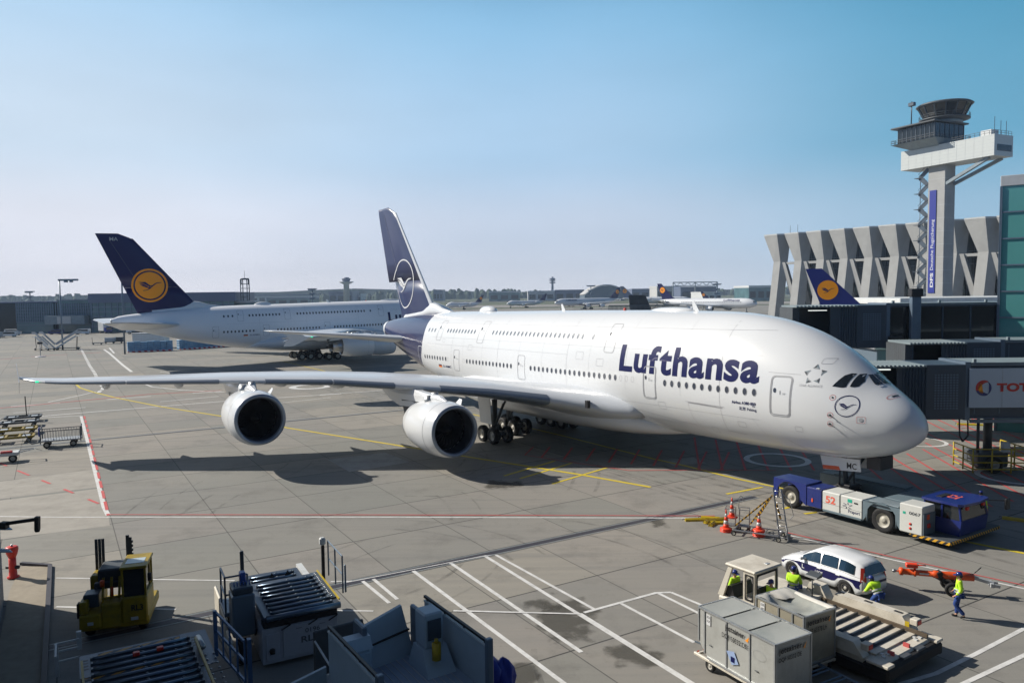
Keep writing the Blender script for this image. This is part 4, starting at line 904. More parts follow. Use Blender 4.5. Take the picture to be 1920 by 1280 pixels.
# lower deck cab
zc0 = tz(268); zc1 = tz(234)
dk = MB(); dk.hexa([(-6.5, -3.5, zc0-1.4), (1.5, -3.5, zc0-1.4), (1.5, 4.5, zc0-1.4), (-6.5, 4.5, zc0-1.4), (-10.8, -7.2, zc0+.6), (3, -7.2, zc0+.6), (3, 7.2, zc0+.6), (-10.8, 7.2, zc0+.6)]); dk.build('deck_soffit', M['grey'], tw)
rm = MB(); rm.box(-9.4, 2.0, -6.0, 6.2, zc0+.61, zc1-.1); ro = rm.build('deck_room', M['glass'], tw)
for k in range(9): MB().box(-9.4+k*1.4, -9.24+k*1.4, -6.12, -6.0, zc0+.61, zc1-.1).build('mullion', M['slate'], ro)
for k in range(7): MB().box(2.0, 2.12, -5.9+k*1.95, -5.72+k*1.95, zc0+.61, zc1-.1).build('mullion', M['slate'], ro)
rf = MB(); rf.rbox(-11.0, 2.8, -7.2, 7.0, zc1, zc1+.45, .1); rf.build('deck_roof', M['dgrey'], tw)
def railing(mb, pts, h=1.1, r=.04, n_=None, mid=True):
    for a, b in zip(pts[:-1], pts[1:]):
        a, b = Vector(a), Vector(b); L_ = (b-a).length; k = n_ or max(1, int(L_/1.3))
        for i in range(k+1): p = a.lerp(b, i/k); mb.tube(p, p+Vector((0, 0, h)), r, n=5)
        for q in ((h, h*.5) if mid else (h,)): mb.tube(a+Vector((0, 0, q)), b+Vector((0, 0, q)), r, n=5)
rl = MB(); railing(rl, [(-10.7, 7, zc0+.6), (-10.7, -7.1, zc0+.6), (2.9, -7.1, zc0+.6), (2.9, 7, zc0+.6)], 1.2, .06); rl.build('railing', M['dgrey'], tw)
# round top cab, leaning outwards
zt0, zt1 = tz(222), tz(196); n = 14
cx_, cy_ = -1.2, 2.2
MB().lathe([(4.6, zc1+.4), (4.6, zt0-.6)], (cx_, cy_, 0), 'Z', 20, cap=True).build('cab_drum', M['grey'], tw)
MB().lathe([(4.4, zt0-.6), (6.4, zt0-.2), (6.4, zt0+.1), (4.4, zt0+.1)], (cx_, cy_, 0), 'Z', 24, cap=True).build('cab_gallery', M['dgrey'], tw)
co = MB(); co.lathe([(4.9, zt0+.1), (6.6, zt1-.2)], (cx_, cy_, 0), 'Z', n, cap=True, smooth=False); cab = co.build('cab_glass', M['glass'], tw)
for i in range(n):
    a = 2*math.pi*i/n; MB().bar((cx_+4.95*math.cos(a), cy_+4.95*math.sin(a), zt0+.1), (cx_+6.66*math.cos(a), cy_+6.66*math.sin(a), zt1-.2), .22).build('mullion', M['slate'], cab)
MB().lathe([(6.9, zt1-.2), (7.2, zt1+.1), (6.6, zt1+.5), (.1, zt1+.8)], (cx_, cy_, 0), 'Z', 28, cap=True).build('cab_roof', M['dgrey'], tw)
rl = MB(); rp = [(cx_+6.3*math.cos(a), cy_+6.3*math.sin(a), zt0+.1) for a in [2*math.pi*i/20 for i in range(21)]]; railing(rl, rp, 1.1, .05, 1); rl.build('railing', M['dgrey'], tw)
an = MB(); an.tube((-5.6, -5.5, zc1+.4), (-5.6, -5.5, zt1+1.5), .16); an.rbox(-6.4, -4.6, -6, -5, zt1+.2, zt1+1.2, .1); an.build('mast', M['slate'], tw)
for x, y, h_ in ((6, 2, 2.0), (11, 1, 1.6), (14.5, 0, 5.2), (15.5, 1, 4), (16.3, 2, 3.8), (8, 0, 1.4)): MB().tube((x, y, zb0+5.3), (x, y, zb0+5.4+h_), .07, n=5).build('rod_aerial', M['slate'], tw)
MB().box(11.8, 14.6, -1.5, 1.5, zb0+5.41, zb0+7.2).build('roof_plant', M['gwhite'], tw)
rl = MB(); railing(rl, [(5, -3.5, zb0+5.4), (16.8, -3.5, zb0+5.4), (16.8, 3.5, zb0+5.4)], 1.1, .05); rl.build('railing', M['dgrey'], tw)
# outside zigzag stair on the left narrow side
st = MB(); z = 4.0; k = 0
while z < tz(325):
    a, b = (-5.6, -1.2) if k % 2 == 0 else (-3.0, -1.2), (-3.0, -1.2) if k % 2 == 0 else (-5.6, -1.2)
    st.bar((a[0], a[1]-.3, z), (b[0], b[1]-.3, z+2.2), .25, 1.1); st.path([(a[0], a[1]-.9, z+1.1), (b[0], b[1]-.9, z+3.3)], .05)
    st.box(-6.9, -5.5, -2.2, .4, z+2.15, z+2.3) if k % 2 else st.box(-3.1, -2.7, -2.2, .4, z+2.15, z+2.3)
    z += 2.2; k += 1
for x in (-5.6,): st.tube((x, -1.2, 0), (x, -1.2, tz(325)), .1)
st.build('outside_stair', M['slate'], tw)
bn = MB(); zlo, zhi = tz(549), tz(357); bn.box(-1.9, .1, -2.3, -2.13, zlo, zhi); bo = bn.build('blue_banner', M['bannerblue'], tw)
fb_ = lambda a, b: (-.45-b, -2.31, a)
text_on('DFS', fb_, zlo+1.6, zlo+5.6, -.1, .8+.0, 'lettering', M['blind'], bo, bold=.03)
text_on('Deutsche Flugsicherung', fb_, zlo+6.4, zlo+20.4, -.3, .85, 'lettering', M['blind'], bo, bold=.0)
# --- teal glass building on the right
gb = MB(); g0 = D(1872, 600, 66); GM = onto((g0.x, g0.y), (g0.x+10, g0.y-7.5)); zgt = D(1872, 350, 66).z
gbr = empty('glass_building', 'teal glass building with a pale parapet at the right edge', 'building', M=GM)
gb.box(0, 34, 0, 20, 0, zgt); gb.build('glass_wall', M['teal'], gbr)
pp_ = MB(); pp_.rbox(-.1, 34.1, -.1, 20.1, zgt, zgt+.9, .04); pp_.build('parapet', M['lgrey'], gbr)
mm = MB()
for k in range(14): mm.box(k*2.6-.06, k*2.6+.06, -.14, -.0, 0, zgt)
for k in range(1, 12): mm.box(0, 34, -.10, -.02, zgt-2.25*k, zgt-2.25*k+.12)
mm.box(-.12, 0, -.14, .4, 0, zgt); mm.build('mullions', M['steelblue'], gbr)

# --- passenger bridges
def corr(mb, x0, x1, y0, y1, z0, z1, m=0): mb.box(x0, x1, y0, y1, z0, z1, m=m)
def bridge(name, label, p0, p1, z0, h_, wd, cabl, kind, cabz=0.0):
    """telescopic bridge: cab round p0, tunnels running to p1"""
    BM = onto(p0, p1); L_ = (Vector((p1[0]-p0[0], p1[1]-p0[1]))).length
    t = empty('passenger_bridge', label, 'passenger bridge', M=BM, group='passenger bridges by the parked airliner')
    c = MB(); c.box(0, cabl, -wd/2, wd/2, z0-.25, z0); c.box(0, cabl, wd/2-.08, wd/2, z0, z0+h_); c.box(cabl*.55, cabl, -wd/2, -wd/2+.08, z0, z0+h_); c.box(0, .1, -wd/2, -wd/2+.5, z0, z0+h_)
    co_ = c.build('cab', M['bridge'], t)
    r = MB(); n_ = 16
    for k in range(n_): r.box(-.3+k*(cabl+.3)/n_, -.3+(k+.55)*(cabl+.3)/n_, -wd/2-.35, wd/2+.1, z0+h_+.01+.05*(k % 2), z0+h_+.16)
    r.box(-.25, cabl, -wd/2-.2, wd/2+.05, z0+h_+.0-.02, z0+h_+.09); r.build('cab_canopy', M['roofg'], co_)
    cu = MB()
    for k in range(9): cu.box(-.5, .0-(k % 2)*.12, -wd/2+.05+k*(wd-.1)/9, -wd/2+.05+(k+1)*(wd-.1)/9-.02, z0-.3, z0+h_)
    cu.build('bellows', M['dgrey'], co_); cu = MB()
    for k in range(7): cu.prism([(cabl-1.5+k*.21, 0), (cabl-1.4+k*.21, -.10), (cabl-1.3+k*.21, 0)], z0-.3, z0+h_, lambda a, b, c: (a, -wd/2-.02+b, c))
    cu.build('side_bellows', M['bridge'], co_)
    if cabl > 4.05: MB().box(cabl*.3, cabl*.62, -.1, .1, z0+h_-.35, z0+h_-.28).build('cab_lamp', M['lampw'], co_)
    for k in range(5): MB().box(cabl*.55+.2, cabl*.55+.9, -wd/2+.3, -wd/2+.34, z0+.6+k*.32, z0+.72+k*.32).build('control_panel', M['grey'], co_)
    # rotunda-like end wall then tunnels
    x = cabl
    cr = MB(); cr.rbox(x, x+2.6, -wd/2-.1, wd/2+.1, z0-.4, z0+h_+.15, .05); ce = cr.build('tunnel_end', M['bridge'], t)
    gv = MB()
    for i in range(8):
        for j in range(14): gv.box(x+.55+i*.2, x+.68+i*.2, -wd/2-.125, -wd/2-.10, z0+.3+j*.17, z0+.41+j*.17)
    tag(gv.build('perforated_screen', M['steelblue'], ce), kind='stuff')
    x += 2.6; secs = 2 if L_-x < 22 else 3; sl = (L_-x)/secs
    for k in range(secs):
        e = .14*k; a, b = x+sl*k, x+sl*(k+1); T = MB()
        T.box(a, b, -wd/2-e, wd/2+e, z0-.35-e, z0-.05-e); T.box(a, b, -wd/2-e, wd/2+e, z0+h_-.05+e, z0+h_+.2+e)
        if kind == 'glass':
            T.box(a, b, -wd/2-e+.05, wd/2+e-.05, z0-.05-e, z0+h_-.05+e, m=1)
            for j in range(int((b-a)/2.4)+1):
                xx = min(b-.12, a+j*2.4); T.box(xx, xx+.12, -wd/2-e-.02, -wd/2-e+.05, z0-.05-e, z0+h_-.05+e)
                if k: T.bar((xx, -wd/2-e-.01, z0), (min(b-.1, xx+2.4), -wd/2-e-.01, z0+h_-.1), .09, .05)
        else: T.box(a, b, -wd/2-e+.02, wd/2+e-.02, z0-.05-e, z0+h_-.05+e, m=0)
        to = T.build('tunnel', [M['bridge'], M['glass']], t)
        cp = MB(); cp.box(a-.06, a+.3, -wd/2-e-.06, wd/2+e+.06, z0-.45-e, z0+h_+.3+e); cp.build('tunnel_collar', M['steelblue'], to)
        gd_ = MB(); gd_.box(a+.3, b-.05, -wd/2-e-.12, -wd/2-e-.01, z0-.62-e, z0-.40-e); gd_.path([(a+.3, -wd/2-e-.16, z0-.3-e), (b, -wd/2-e-.16, z0-.34-e)], .035); gd_.path([(a+.3, -wd/2-e-.16, z0+h_+.12+e), (b, -wd/2-e-.16, z0+h_+.12+e)], .03); gd_.build('lower_girder', M['steelblue'], to)
        if kind != 'glass':
            for j in range(int((b-a)/1.6)): sm_ = MB(); sm_.box(a+.6+j*1.6, a+.64+j*1.6, -wd/2-e+.0, -wd/2-e+.022, z0-.04-e, z0+h_-.06+e); sm_.build('wall_seam', M['steelblue'], to)
        rt = MB(); rt.box(a, b, -wd/2-e-.05, wd/2+e+.05, z0+h_+.204+e, z0+h_+.27+e)
        for j in range(int((b-a)/4)+1): rt.rbox(a+.5+j*4, a+.7+j*4, -wd/2-e, -wd/2-e+.2, z0+h_+.27+e, z0+h_+.5+e, .02)
        rt.build('tunnel_roof', M['roofg'], to)
    return t, BM, L_
M['lampw'] = mat('lamp_tube', (.8, .85, .8), .3, emit=1.0)
M['roofg'] = mat('bridge_roof_grey', (.22, .27, .29), .45, dirt=.25)
z_ = lambda v, d: D(1700, v, d).z
b1, BM1, L1 = bridge('b', 'dark passenger bridge carrying a pale advertising panel, nearest the nose of the airliner', (D(1632, 700, 52).x-1.25, 52), (D(1632, 700, 52).x+37, 50.5), z_(777, 52)+.35, 3.1, 3.3, 4.1, 'solid')
ad = MB(); ax0 = 6.85; e_ = .0; ad.box(ax0, ax0+12, -1.86, -1.80, z_(777, 52)+.75, z_(777, 52)+3.35); ao = ad.build('advertising_panel', M['adpanel'] if 'adpanel' in M else M['shedl'], b1)
zc_ = z_(777, 52)+2.05
def adf(a, b): return (a, -1.875, b)
text_on('TOTAL', adf, ax0+1.75, ax0+5.0, zc_-.25, zc_+.32, 'lettering', M['red'], ao, bold=.05)
for a0, a1, mm_, rr in ((60, 200, 'red', .52), (200, 300, 'blue', .52), (-60, 60, 'blue', .50), (120, 260, 'gold', .38)):
    q = MB(); N_ = 12; cxx = ax0+.92
    P0 = [adf(cxx+rr*1.0*math.cos(R(a0+(a1-a0)*i/N_)), zc_+rr*1.0*math.sin(R(a0+(a1-a0)*i/N_))) for i in range(N_+1)]
    P1 = [adf(cxx+.07+(rr-.06-.17*math.sin(math.pi*i/N_))*.95*math.cos(R(a0+(a1-a0)*i/N_)), zc_+(rr-.06-.17*math.sin(math.pi*i/N_))*.95*math.sin(R(a0+(a1-a0)*i/N_))) for i in range(N_+1)]
    q.add(P0+P1, [(i, i+1, N_+2+i, N_+1+i) for i in range(N_)]); q.build('swirl_emblem', M[mm_], ao, fix=False)
for k in (2.1, 5.2, 8.3, 11.4): MB().box(ax0+k, ax0+k+.03, -1.872, -1.862, z_(777, 52)+.75, z_(777, 52)+3.35).build('panel_seam', M['lgrey'], ao)
lg = MB(); lg.tube((9.4, .4, 1.2), (9.4, .4, z_(777, 52)), .28, n=16); lg.tube((8.3, -.4, 1.0), (8.3, -.4, z_(777, 52)), .1)
lgo = lg.build('support_leg', M['dgrey'], b1)
bxx = MB(); bxx.rbox(8.2, 10.2, -.7, 1.2, .35, 1.3, .08); bxx.rbox(9.6, 10.1, -1.05, -.7, 1.4, 2.1, .04, m=1); bxx.build('drive_unit', [M['dgrey'], M['gwhite']], lgo)
for y in (-.9, 1.3): MB().wheel((9.1, y, .55), .55, .4).build('wheel', [M['black'], M['hub']], lgo)
gd = MB()
for z in (.4, .85, 1.3, 1.75):
    gd.path([(7.4, .9, z), (7.4, -1.5, z), (11.0, -1.7, z), (11.0, 1.6, z)], .045)
for x, y in ((7.4, .9), (7.4, -.3), (7.4, -1.5), (8.6, -1.57), (9.8, -1.64), (11, -1.7), (11, 0), (11, 1.6)): gd.tube((x, y, .15), (x, y, 1.78), .05)
gd.build('wheel_guard', M['yellow'], lgo)
cbl = MB()
for dx in (0, .55): cbl.path([(6.6+dx, -1.2, z_(777, 52)), (6.65+dx, -1.2, 2.6), (6.85, -1.2, 2.2)], .05)
cbl.build('hanging_cable', M['black'], b1)
b2, BM2, L2 = bridge('b', 'high dark glazed passenger bridge with an open cab, behind the top of the airliner', (D(1484, 600, 68).x, 68), (D(1484, 600, 68).x+44, 67.5), D(1600, 648, 68).z+.3, 3.2, 3.4, 5.0, 'glass')
for px in (1677, 1712):
    p = D(px, 660, 66.0); q = MB(); xx = p.x-D(1484, 600, 68).x
    q.rbox(xx-.4, xx+.4, -2.4, -1.9, D(px, 690 if px > 1700 else 678, 66).z, D(px, 556 if px > 1700 else 640, 66).z, .04); q.rbox(xx-.5, xx+.5, -2.5, -1.8, D(px, 556 if px > 1700 else 640, 66).z, D(px, 541 if px > 1700 else 630, 66).z, .04, m=1)
    q.build('pylon_post', [M['steelblue'], M['dark']], b2)
q = MB(); q.tube((21, 0, 0), (21, 0, D(1600, 648, 68).z), .35, n=14); q.tube((40, 0, 0), (40, 0, D(1600, 648, 68).z), .35, n=14); q.build('support_leg', M['dgrey'], b2)
b3, BM3, L3 = bridge('b', 'long dark passenger bridge with a flat roof between the glazed one and the advertising one', (D(1690, 700, 60).x, 60), (D(1690, 700, 60).x+34, 58.5), D(1700, 720, 60).z+.3, D(1700, 650, 60).z-D(1700, 720, 60).z, 3.4, 4.0, 'solid')
q = MB(); q.tube((12, 0, 0), (12, 0, D(1700, 720, 60).z), .3, n=14); q.build('support_leg', M['dgrey'], b3)
rw = empty('terminal_roof', 'low white flat roof edge behind the glazed bridge', 'building', (D(1690, 575, 120).x, 120, 0))
q = MB(); q.box(0, 55, 0, 20, 0, D(1700, 571, 120).z, m=0); q.build('wall', M['shed'], rw); q = MB(); q.rbox(-.5, 55, -.6, 20.4, D(1700, 571, 120).z+.01, D(1700, 559, 120).z, .05); q.build('roof', M['gwhite'], rw)
rw2 = empty('airside_shelter', 'pale low roof with a curved white top seen between the bridges', 'building', (D(1640, 640, 84).x, 84, 0))
q = MB(); q.rbox(0, 26, 0, 10, D(1700, 655, 84).z, D(1700, 645, 84).z, .1); q.build('roof', M['lgrey'], rw2)
q = MB(); q.rbox(.5, 25, .5, 9.5, 0, D(1700, 655, 84).z-.01, .05); q.build('wall', M['shed'], rw2)
# tail of an airliner standing behind the bridges: built below with the other airliners

# --- left terminal
TM = onto((D(-60, 600, 285).x, 285), (D(470, 600, 300).x, 300)); TLn = (D(470, 600, 300)-D(-60, 600, 285)).length
def xt(u): # pixel column to x along the terminal face
    p0 = Vector((D(-60, 600, 285).x, 285, 0)); d = Vector((D(470, 600, 300).x-p0.x, 15, 0)).normalized()
    r = ray(u, 600); # intersect
    det = d.x*r[1]-d.y*r[0]; return (p0.y*r[0]-p0.x*r[1])/det
def zt(v, u): x = xt(u); y = 285+x*15/TLn; return D(u, v, y).z
ter = empty('terminal_pier', 'low blue-green glass terminal pier at the far left behind the parked vans', 'building', M=TM)
def wallbit(u0, u1, v0, m, y0, y1, nm, z0=0): q = MB(); q.box(xt(u0), xt(u1), y0, y1, z0, zt(v0, (u0+u1)/2)); return q.build(nm, M[m], ter)
M['teal2'] = mat('blue_green_glass_wall', (.10, .19, .21), .15, var=.75, scale=.13, spec=.8)
w1 = wallbit(-60, 36, 569, 'dglass', 0, 30, 'glass_wall'); w2 = wallbit(36, 104, 568, 'teal2', -2, 30, 'glass_wall'); w3 = wallbit(104.5, 118, 568, 'dglass', 0, 30, 'glass_wall'); w4 = wallbit(118.5, 178, 563, 'teal2', -4, 30, 'glass_wall')
q = MB(); q.box(xt(-60), xt(117), -1.2, 31, zt(568, 40)+.01, zt(565.5, 40)); q.box(xt(117), xt(178), -4.5, 31, zt(563, 150)+.02, zt(561.5, 150)); q.build('roof', M['roofblue'], ter)
q = MB()
for k in range(34): u = 36+k*4.3; q.box(xt(u), xt(u)+.35, (-2.3 if u < 104 else -4.3), (-2.05 if u < 104 else -4.05), 4, zt(568, u))
for k in range(7): q.box(xt(36), xt(104), -2.28, -2.1, 3+k*1.15, 3.25+k*1.15); q.box(xt(118.5), xt(178), -4.28, -4.1, 3+k*1.2, 3.2+k*1.2)
q.build('mullions', M['steelblue'], ter)
q = MB(); q.box(xt(36), xt(104), -2.05, -2.0, 3.2, 10, m=0)
q = MB(); q.box(xt(104), xt(176), -9, -4.4, 3.4, 6.5); q.build('bridge_head', M['grey'], ter); q = MB(); q.box(xt(127), xt(152), -9.2, -9.05, 3.6, 6.2); q.build('advertising_panel', M['shedl'], ter)
hg = empty('terminal_hall', 'blue-grey roofed terminal hall over a glazed front, behind the amber disc tail', 'building', M=TM)
q = MB(); q.box(xt(178.5), xt(449), -6, 34, zt(563, 300)-.6, zt(549, 300)); q.build('roof', M['roofblue'], hg)
q = MB(); q.box(xt(181), xt(445), -5, 33, 0, zt(563, 300)-.61); q.build('glass_wall', M['teal2'], hg)
q = MB()
for k in range(22): u = 182+k*12; q.box(xt(u), xt(u)+.4, -5.3, -5.02, 0, zt(563, 300)-.62)
for k in range(6): q.box(xt(181), xt(445), -5.25, -5.05, 2+k*1.8, 2.5+k*1.8)
q.build('mullions', M['steelblue'], hg)
lm = empty('lattice_mast', 'lattice steel mast on the terminal roof right of the blue-grey hall', 'mast', (D(460, 560, 300).x, 300, 0))
q = MB(); z0, z1 = 0, D(460, 524, 300).z; w_ = 1.25
for sx in (-1, 1):
    for sy in (-1, 1): q.bar((sx*w_, sy*w_, z0), (sx*w_, sy*w_, z1), .28)
for k in range(7):
    z = 9+(z1-9)*k/6
    q.bar((-w_, -w_, z), (w_, -w_, z), .2); q.bar((-w_, w_, z), (w_, w_, z), .2); q.bar((-w_, -w_, z), (-w_, w_, z), .2); q.bar((w_, -w_, z), (w_, w_, z), .2)
q.lathe([(1.6, z1), (1.7, z1+.5)], (0, 0, 0), 'Z', 12, cap=True); q.tube((0, 0, z1), (0, 0, z1+3.5), .08); q.tube((-1.5, 0, z1-2), (-1.5, 0, z1), .3); q.tube((1.5, 0, z1-2), (1.5, 0, z1), .3)
q.build('lattice', M['slate'], lm); q = MB(); q.rbox(-4, 4.5, -3, 3, 0, 10.2, .1); q.rbox(-4.4, 4.9, -3.4, 3.4, 10.21, 11, .1, m=1); q.build('base_block', [M['teal2'], M['lgrey']], lm)
# --- masts
def mast(u, vb, vt, y, label, arm='twin', r=.16):
    b = D(u, vb, y); t = D(u+(0), vt, y); o = empty('light_mast', label, 'light mast', (b.x, y, 0), group='apron light masts')
    q = MB(); q.tube((0, 0, 0), (0, 0, t.z), r*1.3, r, 10); q.build('pole', M['steelblue'], o)
    if arm == 'twin':
        q = MB(); q.rbox(-.2, 3.6*y/150, -.4, .4, t.z-.2, t.z+.25, .05); q.rbox(1.2, 2, -.3, .3, t.z-.6, t.z-.21, .04); q.rbox(2.6, 3.3, -.3, .3, t.z-.6, t.z-.21, .04); q.build('lamp_head', M['steelblue'], o)
    else:
        for k, s_ in enumerate((1.0, .7, .7)):
            zk = t.z-k*y*.006; q = MB(); q.rbox(-y*.006*s_, y*.006*s_, -.6, .6, zk-.4, zk+.1, .08); q.rbox(-y*.005*s_, y*.005*s_, -1.2, -.62, zk-.9, zk-.41, .05); q.build('lamp_head', M['steelblue'], o)
    return o
mast(115, 600, 525, 190, 'slim lamp mast with a flat twin head, in front of the glass pier', 'twin')
mast(233, 636, 470, 172, 'slim lamp mast crossing the rear edge of the navy tail', 'twin')
mast(57, 570, 546, 420, 'floodlight mast behind the glass pier, nearest the left edge', 'f', .3)
mast(586, 560, 541, 420, 'floodlight mast behind the rear airliner, right of the lattice mast', 'f', .3)
mast(1108, 560, 535, 600, 'floodlight mast standing in front of the arched hangar', 'f', .35)
mast(1344, 560, 532, 600, 'floodlight mast at the right of the gantry hangar', 'f', .35)
sg = empty('sign_post', 'black sign on a thin post with a white foot, beside the passenger stairs', 'sign', G(76, 669))
q = MB(); q.tube((0, 0, .1), (0, 0, 3.0), .06); q.build('post', M['steelblue'], sg); q = MB(); q.rbox(-.55, .55, -.08, .08, 2.8, 3.3, .02); q.build('sign_plate', M['dark'], sg); q = MB(); q.lathe([(1.1, 0), (1.0, .12), (.1, .2)], (0, 0, 0), 'Z', 16, cap=True); q.build('foot', M['blind'], sg)

# --- far skyline
def shed(u0, u1, vt, y, m, label, roofm='roofblue', name='hangar', dep=60, bands=0):
    a, b = D(u0, 560, y), D(u1, 560, y); zt_ = D((u0+u1)/2, vt, y).z
    o = empty(name, label, 'building', (a.x, y, 0)); W = b.x-a.x
    q = MB(); q.box(0, W, 0, dep, 0, zt_*.86); wl = q.build('wall', M[m], o)
    q = MB(); q.box(-W*.01, W*1.01, -1, dep+1, zt_*.86+.02, zt_); q.build('roof', M[roofm], o)
    q = MB(); nb = max(3, int(W/14))
    for k in range(nb): q.box(W*(k+.15)/nb, W*(k+.85)/nb, -.3, -.02, zt_*.2, zt_*.62)
    q.build('window_band', M['dglass'], o); return o
shed(470, 584, 552, 1500, 'shedl', 'long low pale cargo shed behind the rear airliner'); shed(500, 580, 558, 1200, 'teal2', 'low glazed block in front of the pale cargo shed', name='office_block')
shed(617, 661, 546, 1400, 'roofblue', 'blue-grey block beside the distant round control tower', name='office_block'); shed(662, 676, 551, 1450, 'shedl', 'small pale block right of the distant round control tower', name='office_block', roofm='gwhite')
shed(813, 830, 543, 1500, 'roofblue', 'dark block just right of the nearer tail fin', name='office_block'); shed(917, 975, 546, 1300, 'teal2', 'pale glazed hangar above the small taxiing airliner', roofm='gwhite')
shed(990, 1040, 545, 1250, 'shedl', 'white cargo building left of the arched hangar', roofm='gwhite'); shed(1041, 1095, 543, 1250, 'roofblue', 'blue-grey hangar touching the arched hangar')
shed(1232, 1276, 536, 1100, 'shedl', 'pale hangar left of the open gantry', roofm='shedl'); shed(1276, 1345, 537, 1050, 'roofblue', 'blue-grey gantry hangar behind the two airliners'); shed(1318, 1352, 547, 900, 'gwhite', 'small white shed in front of the gantry hangar', roofm='gwhite')
shed(1404, 1450, 535, 900, 'teal2', 'glazed hangar beside the concrete hall', roofm='gwhite'); shed(1185, 1234, 541, 1300, 'roofblue', 'low dark shed between the arched hangar and the pale hangar')
ar = empty('arched_hangar', 'large hangar with a pale arched roof on the skyline', 'building', (D(1138, 560, 1150).x, 1150, 0)); za = D(1138, 533, 1150).z; hw = (D(1180, 560, 1150).x-D(1096, 560, 1150).x)/2
q = MB(); P = [(-hw+2*hw*i/20, za-(za*.62)*((2*i/20-1)**2)) for i in range(21)]
q.smooth = True; q.add([(x, 0, z) for x, z in P]+[(x, 90, z) for x, z in P]+[(x, 0, z-2) for x, z in P], [(i, i+1, 22+i, 21+i) for i in range(20)]+[(i, i+1, 43+i, 42+i) for i in range(20)]); q.build('roof', M['shedl'], ar)
q = MB(); q.prism([(-hw+.5, 0)]+[(x*.99, z-2.2) for x, z in P]+[(hw-.5, 0)], 2, 88, lambda a, b, c: (a, c, b)); q.build('wall', M['shed'], ar)
ga = empty('roof_gantry', 'open lattice roof girder over the gantry hangar', 'structure frame', (D(1262, 560, 1045).x, 1045, 0)); W = D(1345, 560, 1045).x-D(1262, 560, 1045).x; zg = D(1300, 529, 1045).z; zg2 = D(1300, 537, 1045).z
q = MB(); q.bar((0, 0, zg), (W, 0, zg), 1.2); q.bar((0, 0, zg2+1), (W, 0, zg2+1), 1.0)
for k in range(12): q.bar((W*k/12, 0, zg2+1 if k % 2 else zg), (W*(k+1)/12, 0, zg if k % 2 else zg2+1), .8)
for k in (0, .5, 1): q.bar((W*k, 0, 0), (W*k, 0, zg), 1.2)
q.build('girder', M['lgrey'], ga)
ft = empty('distant_control_tower', 'small round pale control tower far away on the skyline', 'tower', (D(650, 560, 1380).x, 1380, 0)); z9 = lambda v: D(650, v, 1380).z
q = MB(); q.lathe([(5.5, 0), (5, z9(533)), (13, z9(529)), (13, z9(528))], (0, 0, 0), 'Z', 20, cap=True); q.build('shaft', M['shedl'], ft); q = MB(); q.lathe([(6, z9(528)+.1), (8, z9(523)), (8.3, z9(522.5)), (5, z9(521)), (5, z9(520))], (0, 0, 0), 'Z', 16, cap=True); q.build('cab', M['roofblue'], ft)
rt = empty('radar_tower', 'slender dark radio tower on the skyline', 'tower', (D(1036, 560, 1700).x, 1700, 0)); z8 = lambda v: D(1036, v, 1700).z
q = MB(); q.lathe([(3, 0), (2.4, z8(519))], (0, 0, 0), 'Z', 10, cap=True); 
for v in (524, 527, 531): q.lathe([(6, z8(v)), (7, z8(v)+1.5), (6, z8(v)+3)], (0, 0, 0), 'Z', 14, cap=True)
q.build('shaft', M['roofblue'], rt)
bf_ = D(1203, 580, 300); bfo = empty('blast_fence', 'black slanted screen above a low barred fence, seen over the airliner roof', 'fence', (bf_.x, 300, 0)); zt9 = D(1203, 553, 300).z
q = MB(); q.hexa([(-4.2, 0, 2), (5.2, 0, 2), (5.2, .6, 2), (-4.2, .6, 2), (-4.8, 1.5, zt9), (1.8, 1.5, zt9), (1.8, 2.1, zt9), (-4.8, 2.1, zt9)]); q.build('dark_screen', M['dark'], bfo); q = MB()
for k in range(56): q.box(-13+k*.5, -12.8+k*.5, -.2, .1, 0, D(1203, 573, 300).z)
q.box(-13, 15, -.21, .11, D(1203, 573, 300).z+.01, D(1203, 573, 300).z+.3); tag(q.build('fence_bars', M['slate'], bfo), kind='stuff')
# treeline: a far wood that reads as one mass
random.seed(3); q = MB()
for i in range(620):
    x = -2600+i*8.6+random.uniform(-5, 5); y = 2050+random.uniform(-60, 120)+120*math.sin(i*.02); h_ = 17+random.uniform(-4, 6)+5*math.sin(i*.05); r = random.uniform(7, 12)
    n_ = 7; P = [(x+r*random.uniform(.7, 1.1)*math.cos(2*math.pi*k/n_), y+r*math.sin(2*math.pi*k/n_)) for k in range(n_)]
    q.loft([[(a, b, 0) for a, b in P], [(a+random.uniform(-2, 2), b, h_*.6) for a, b in P], [((a-x)*.6+x+random.uniform(-2, 2), (b-y)*.6+y, h_*.9+random.uniform(-2, 2)) for a, b in P], [((a-x)*.1+x, b, h_*1.05) for a, b in P]], cap=True)
tag(q.build('distant_wood', M['leaf'], fix=False), kind='stuff')
q = MB(); P = [(-2500+i*125, 5+9*max(0, math.sin(i*.45+.6))+5*math.sin(i*1.1)**2+(7 if i < 18 else 0)) for i in range(41)]
q.add([(x, 2450, -.5) for x, z in P]+[(x, 2450, z+10) for x, z in P]+[(x, 2700, -.5) for x, z in P], [(i, i+1, 42+i, 41+i) for i in range(40)]+[(41+i, 42+i, 83+i, 82+i) for i in range(40)]); tag(q.build('hills', M['leaf'], fix=False), kind='structure')
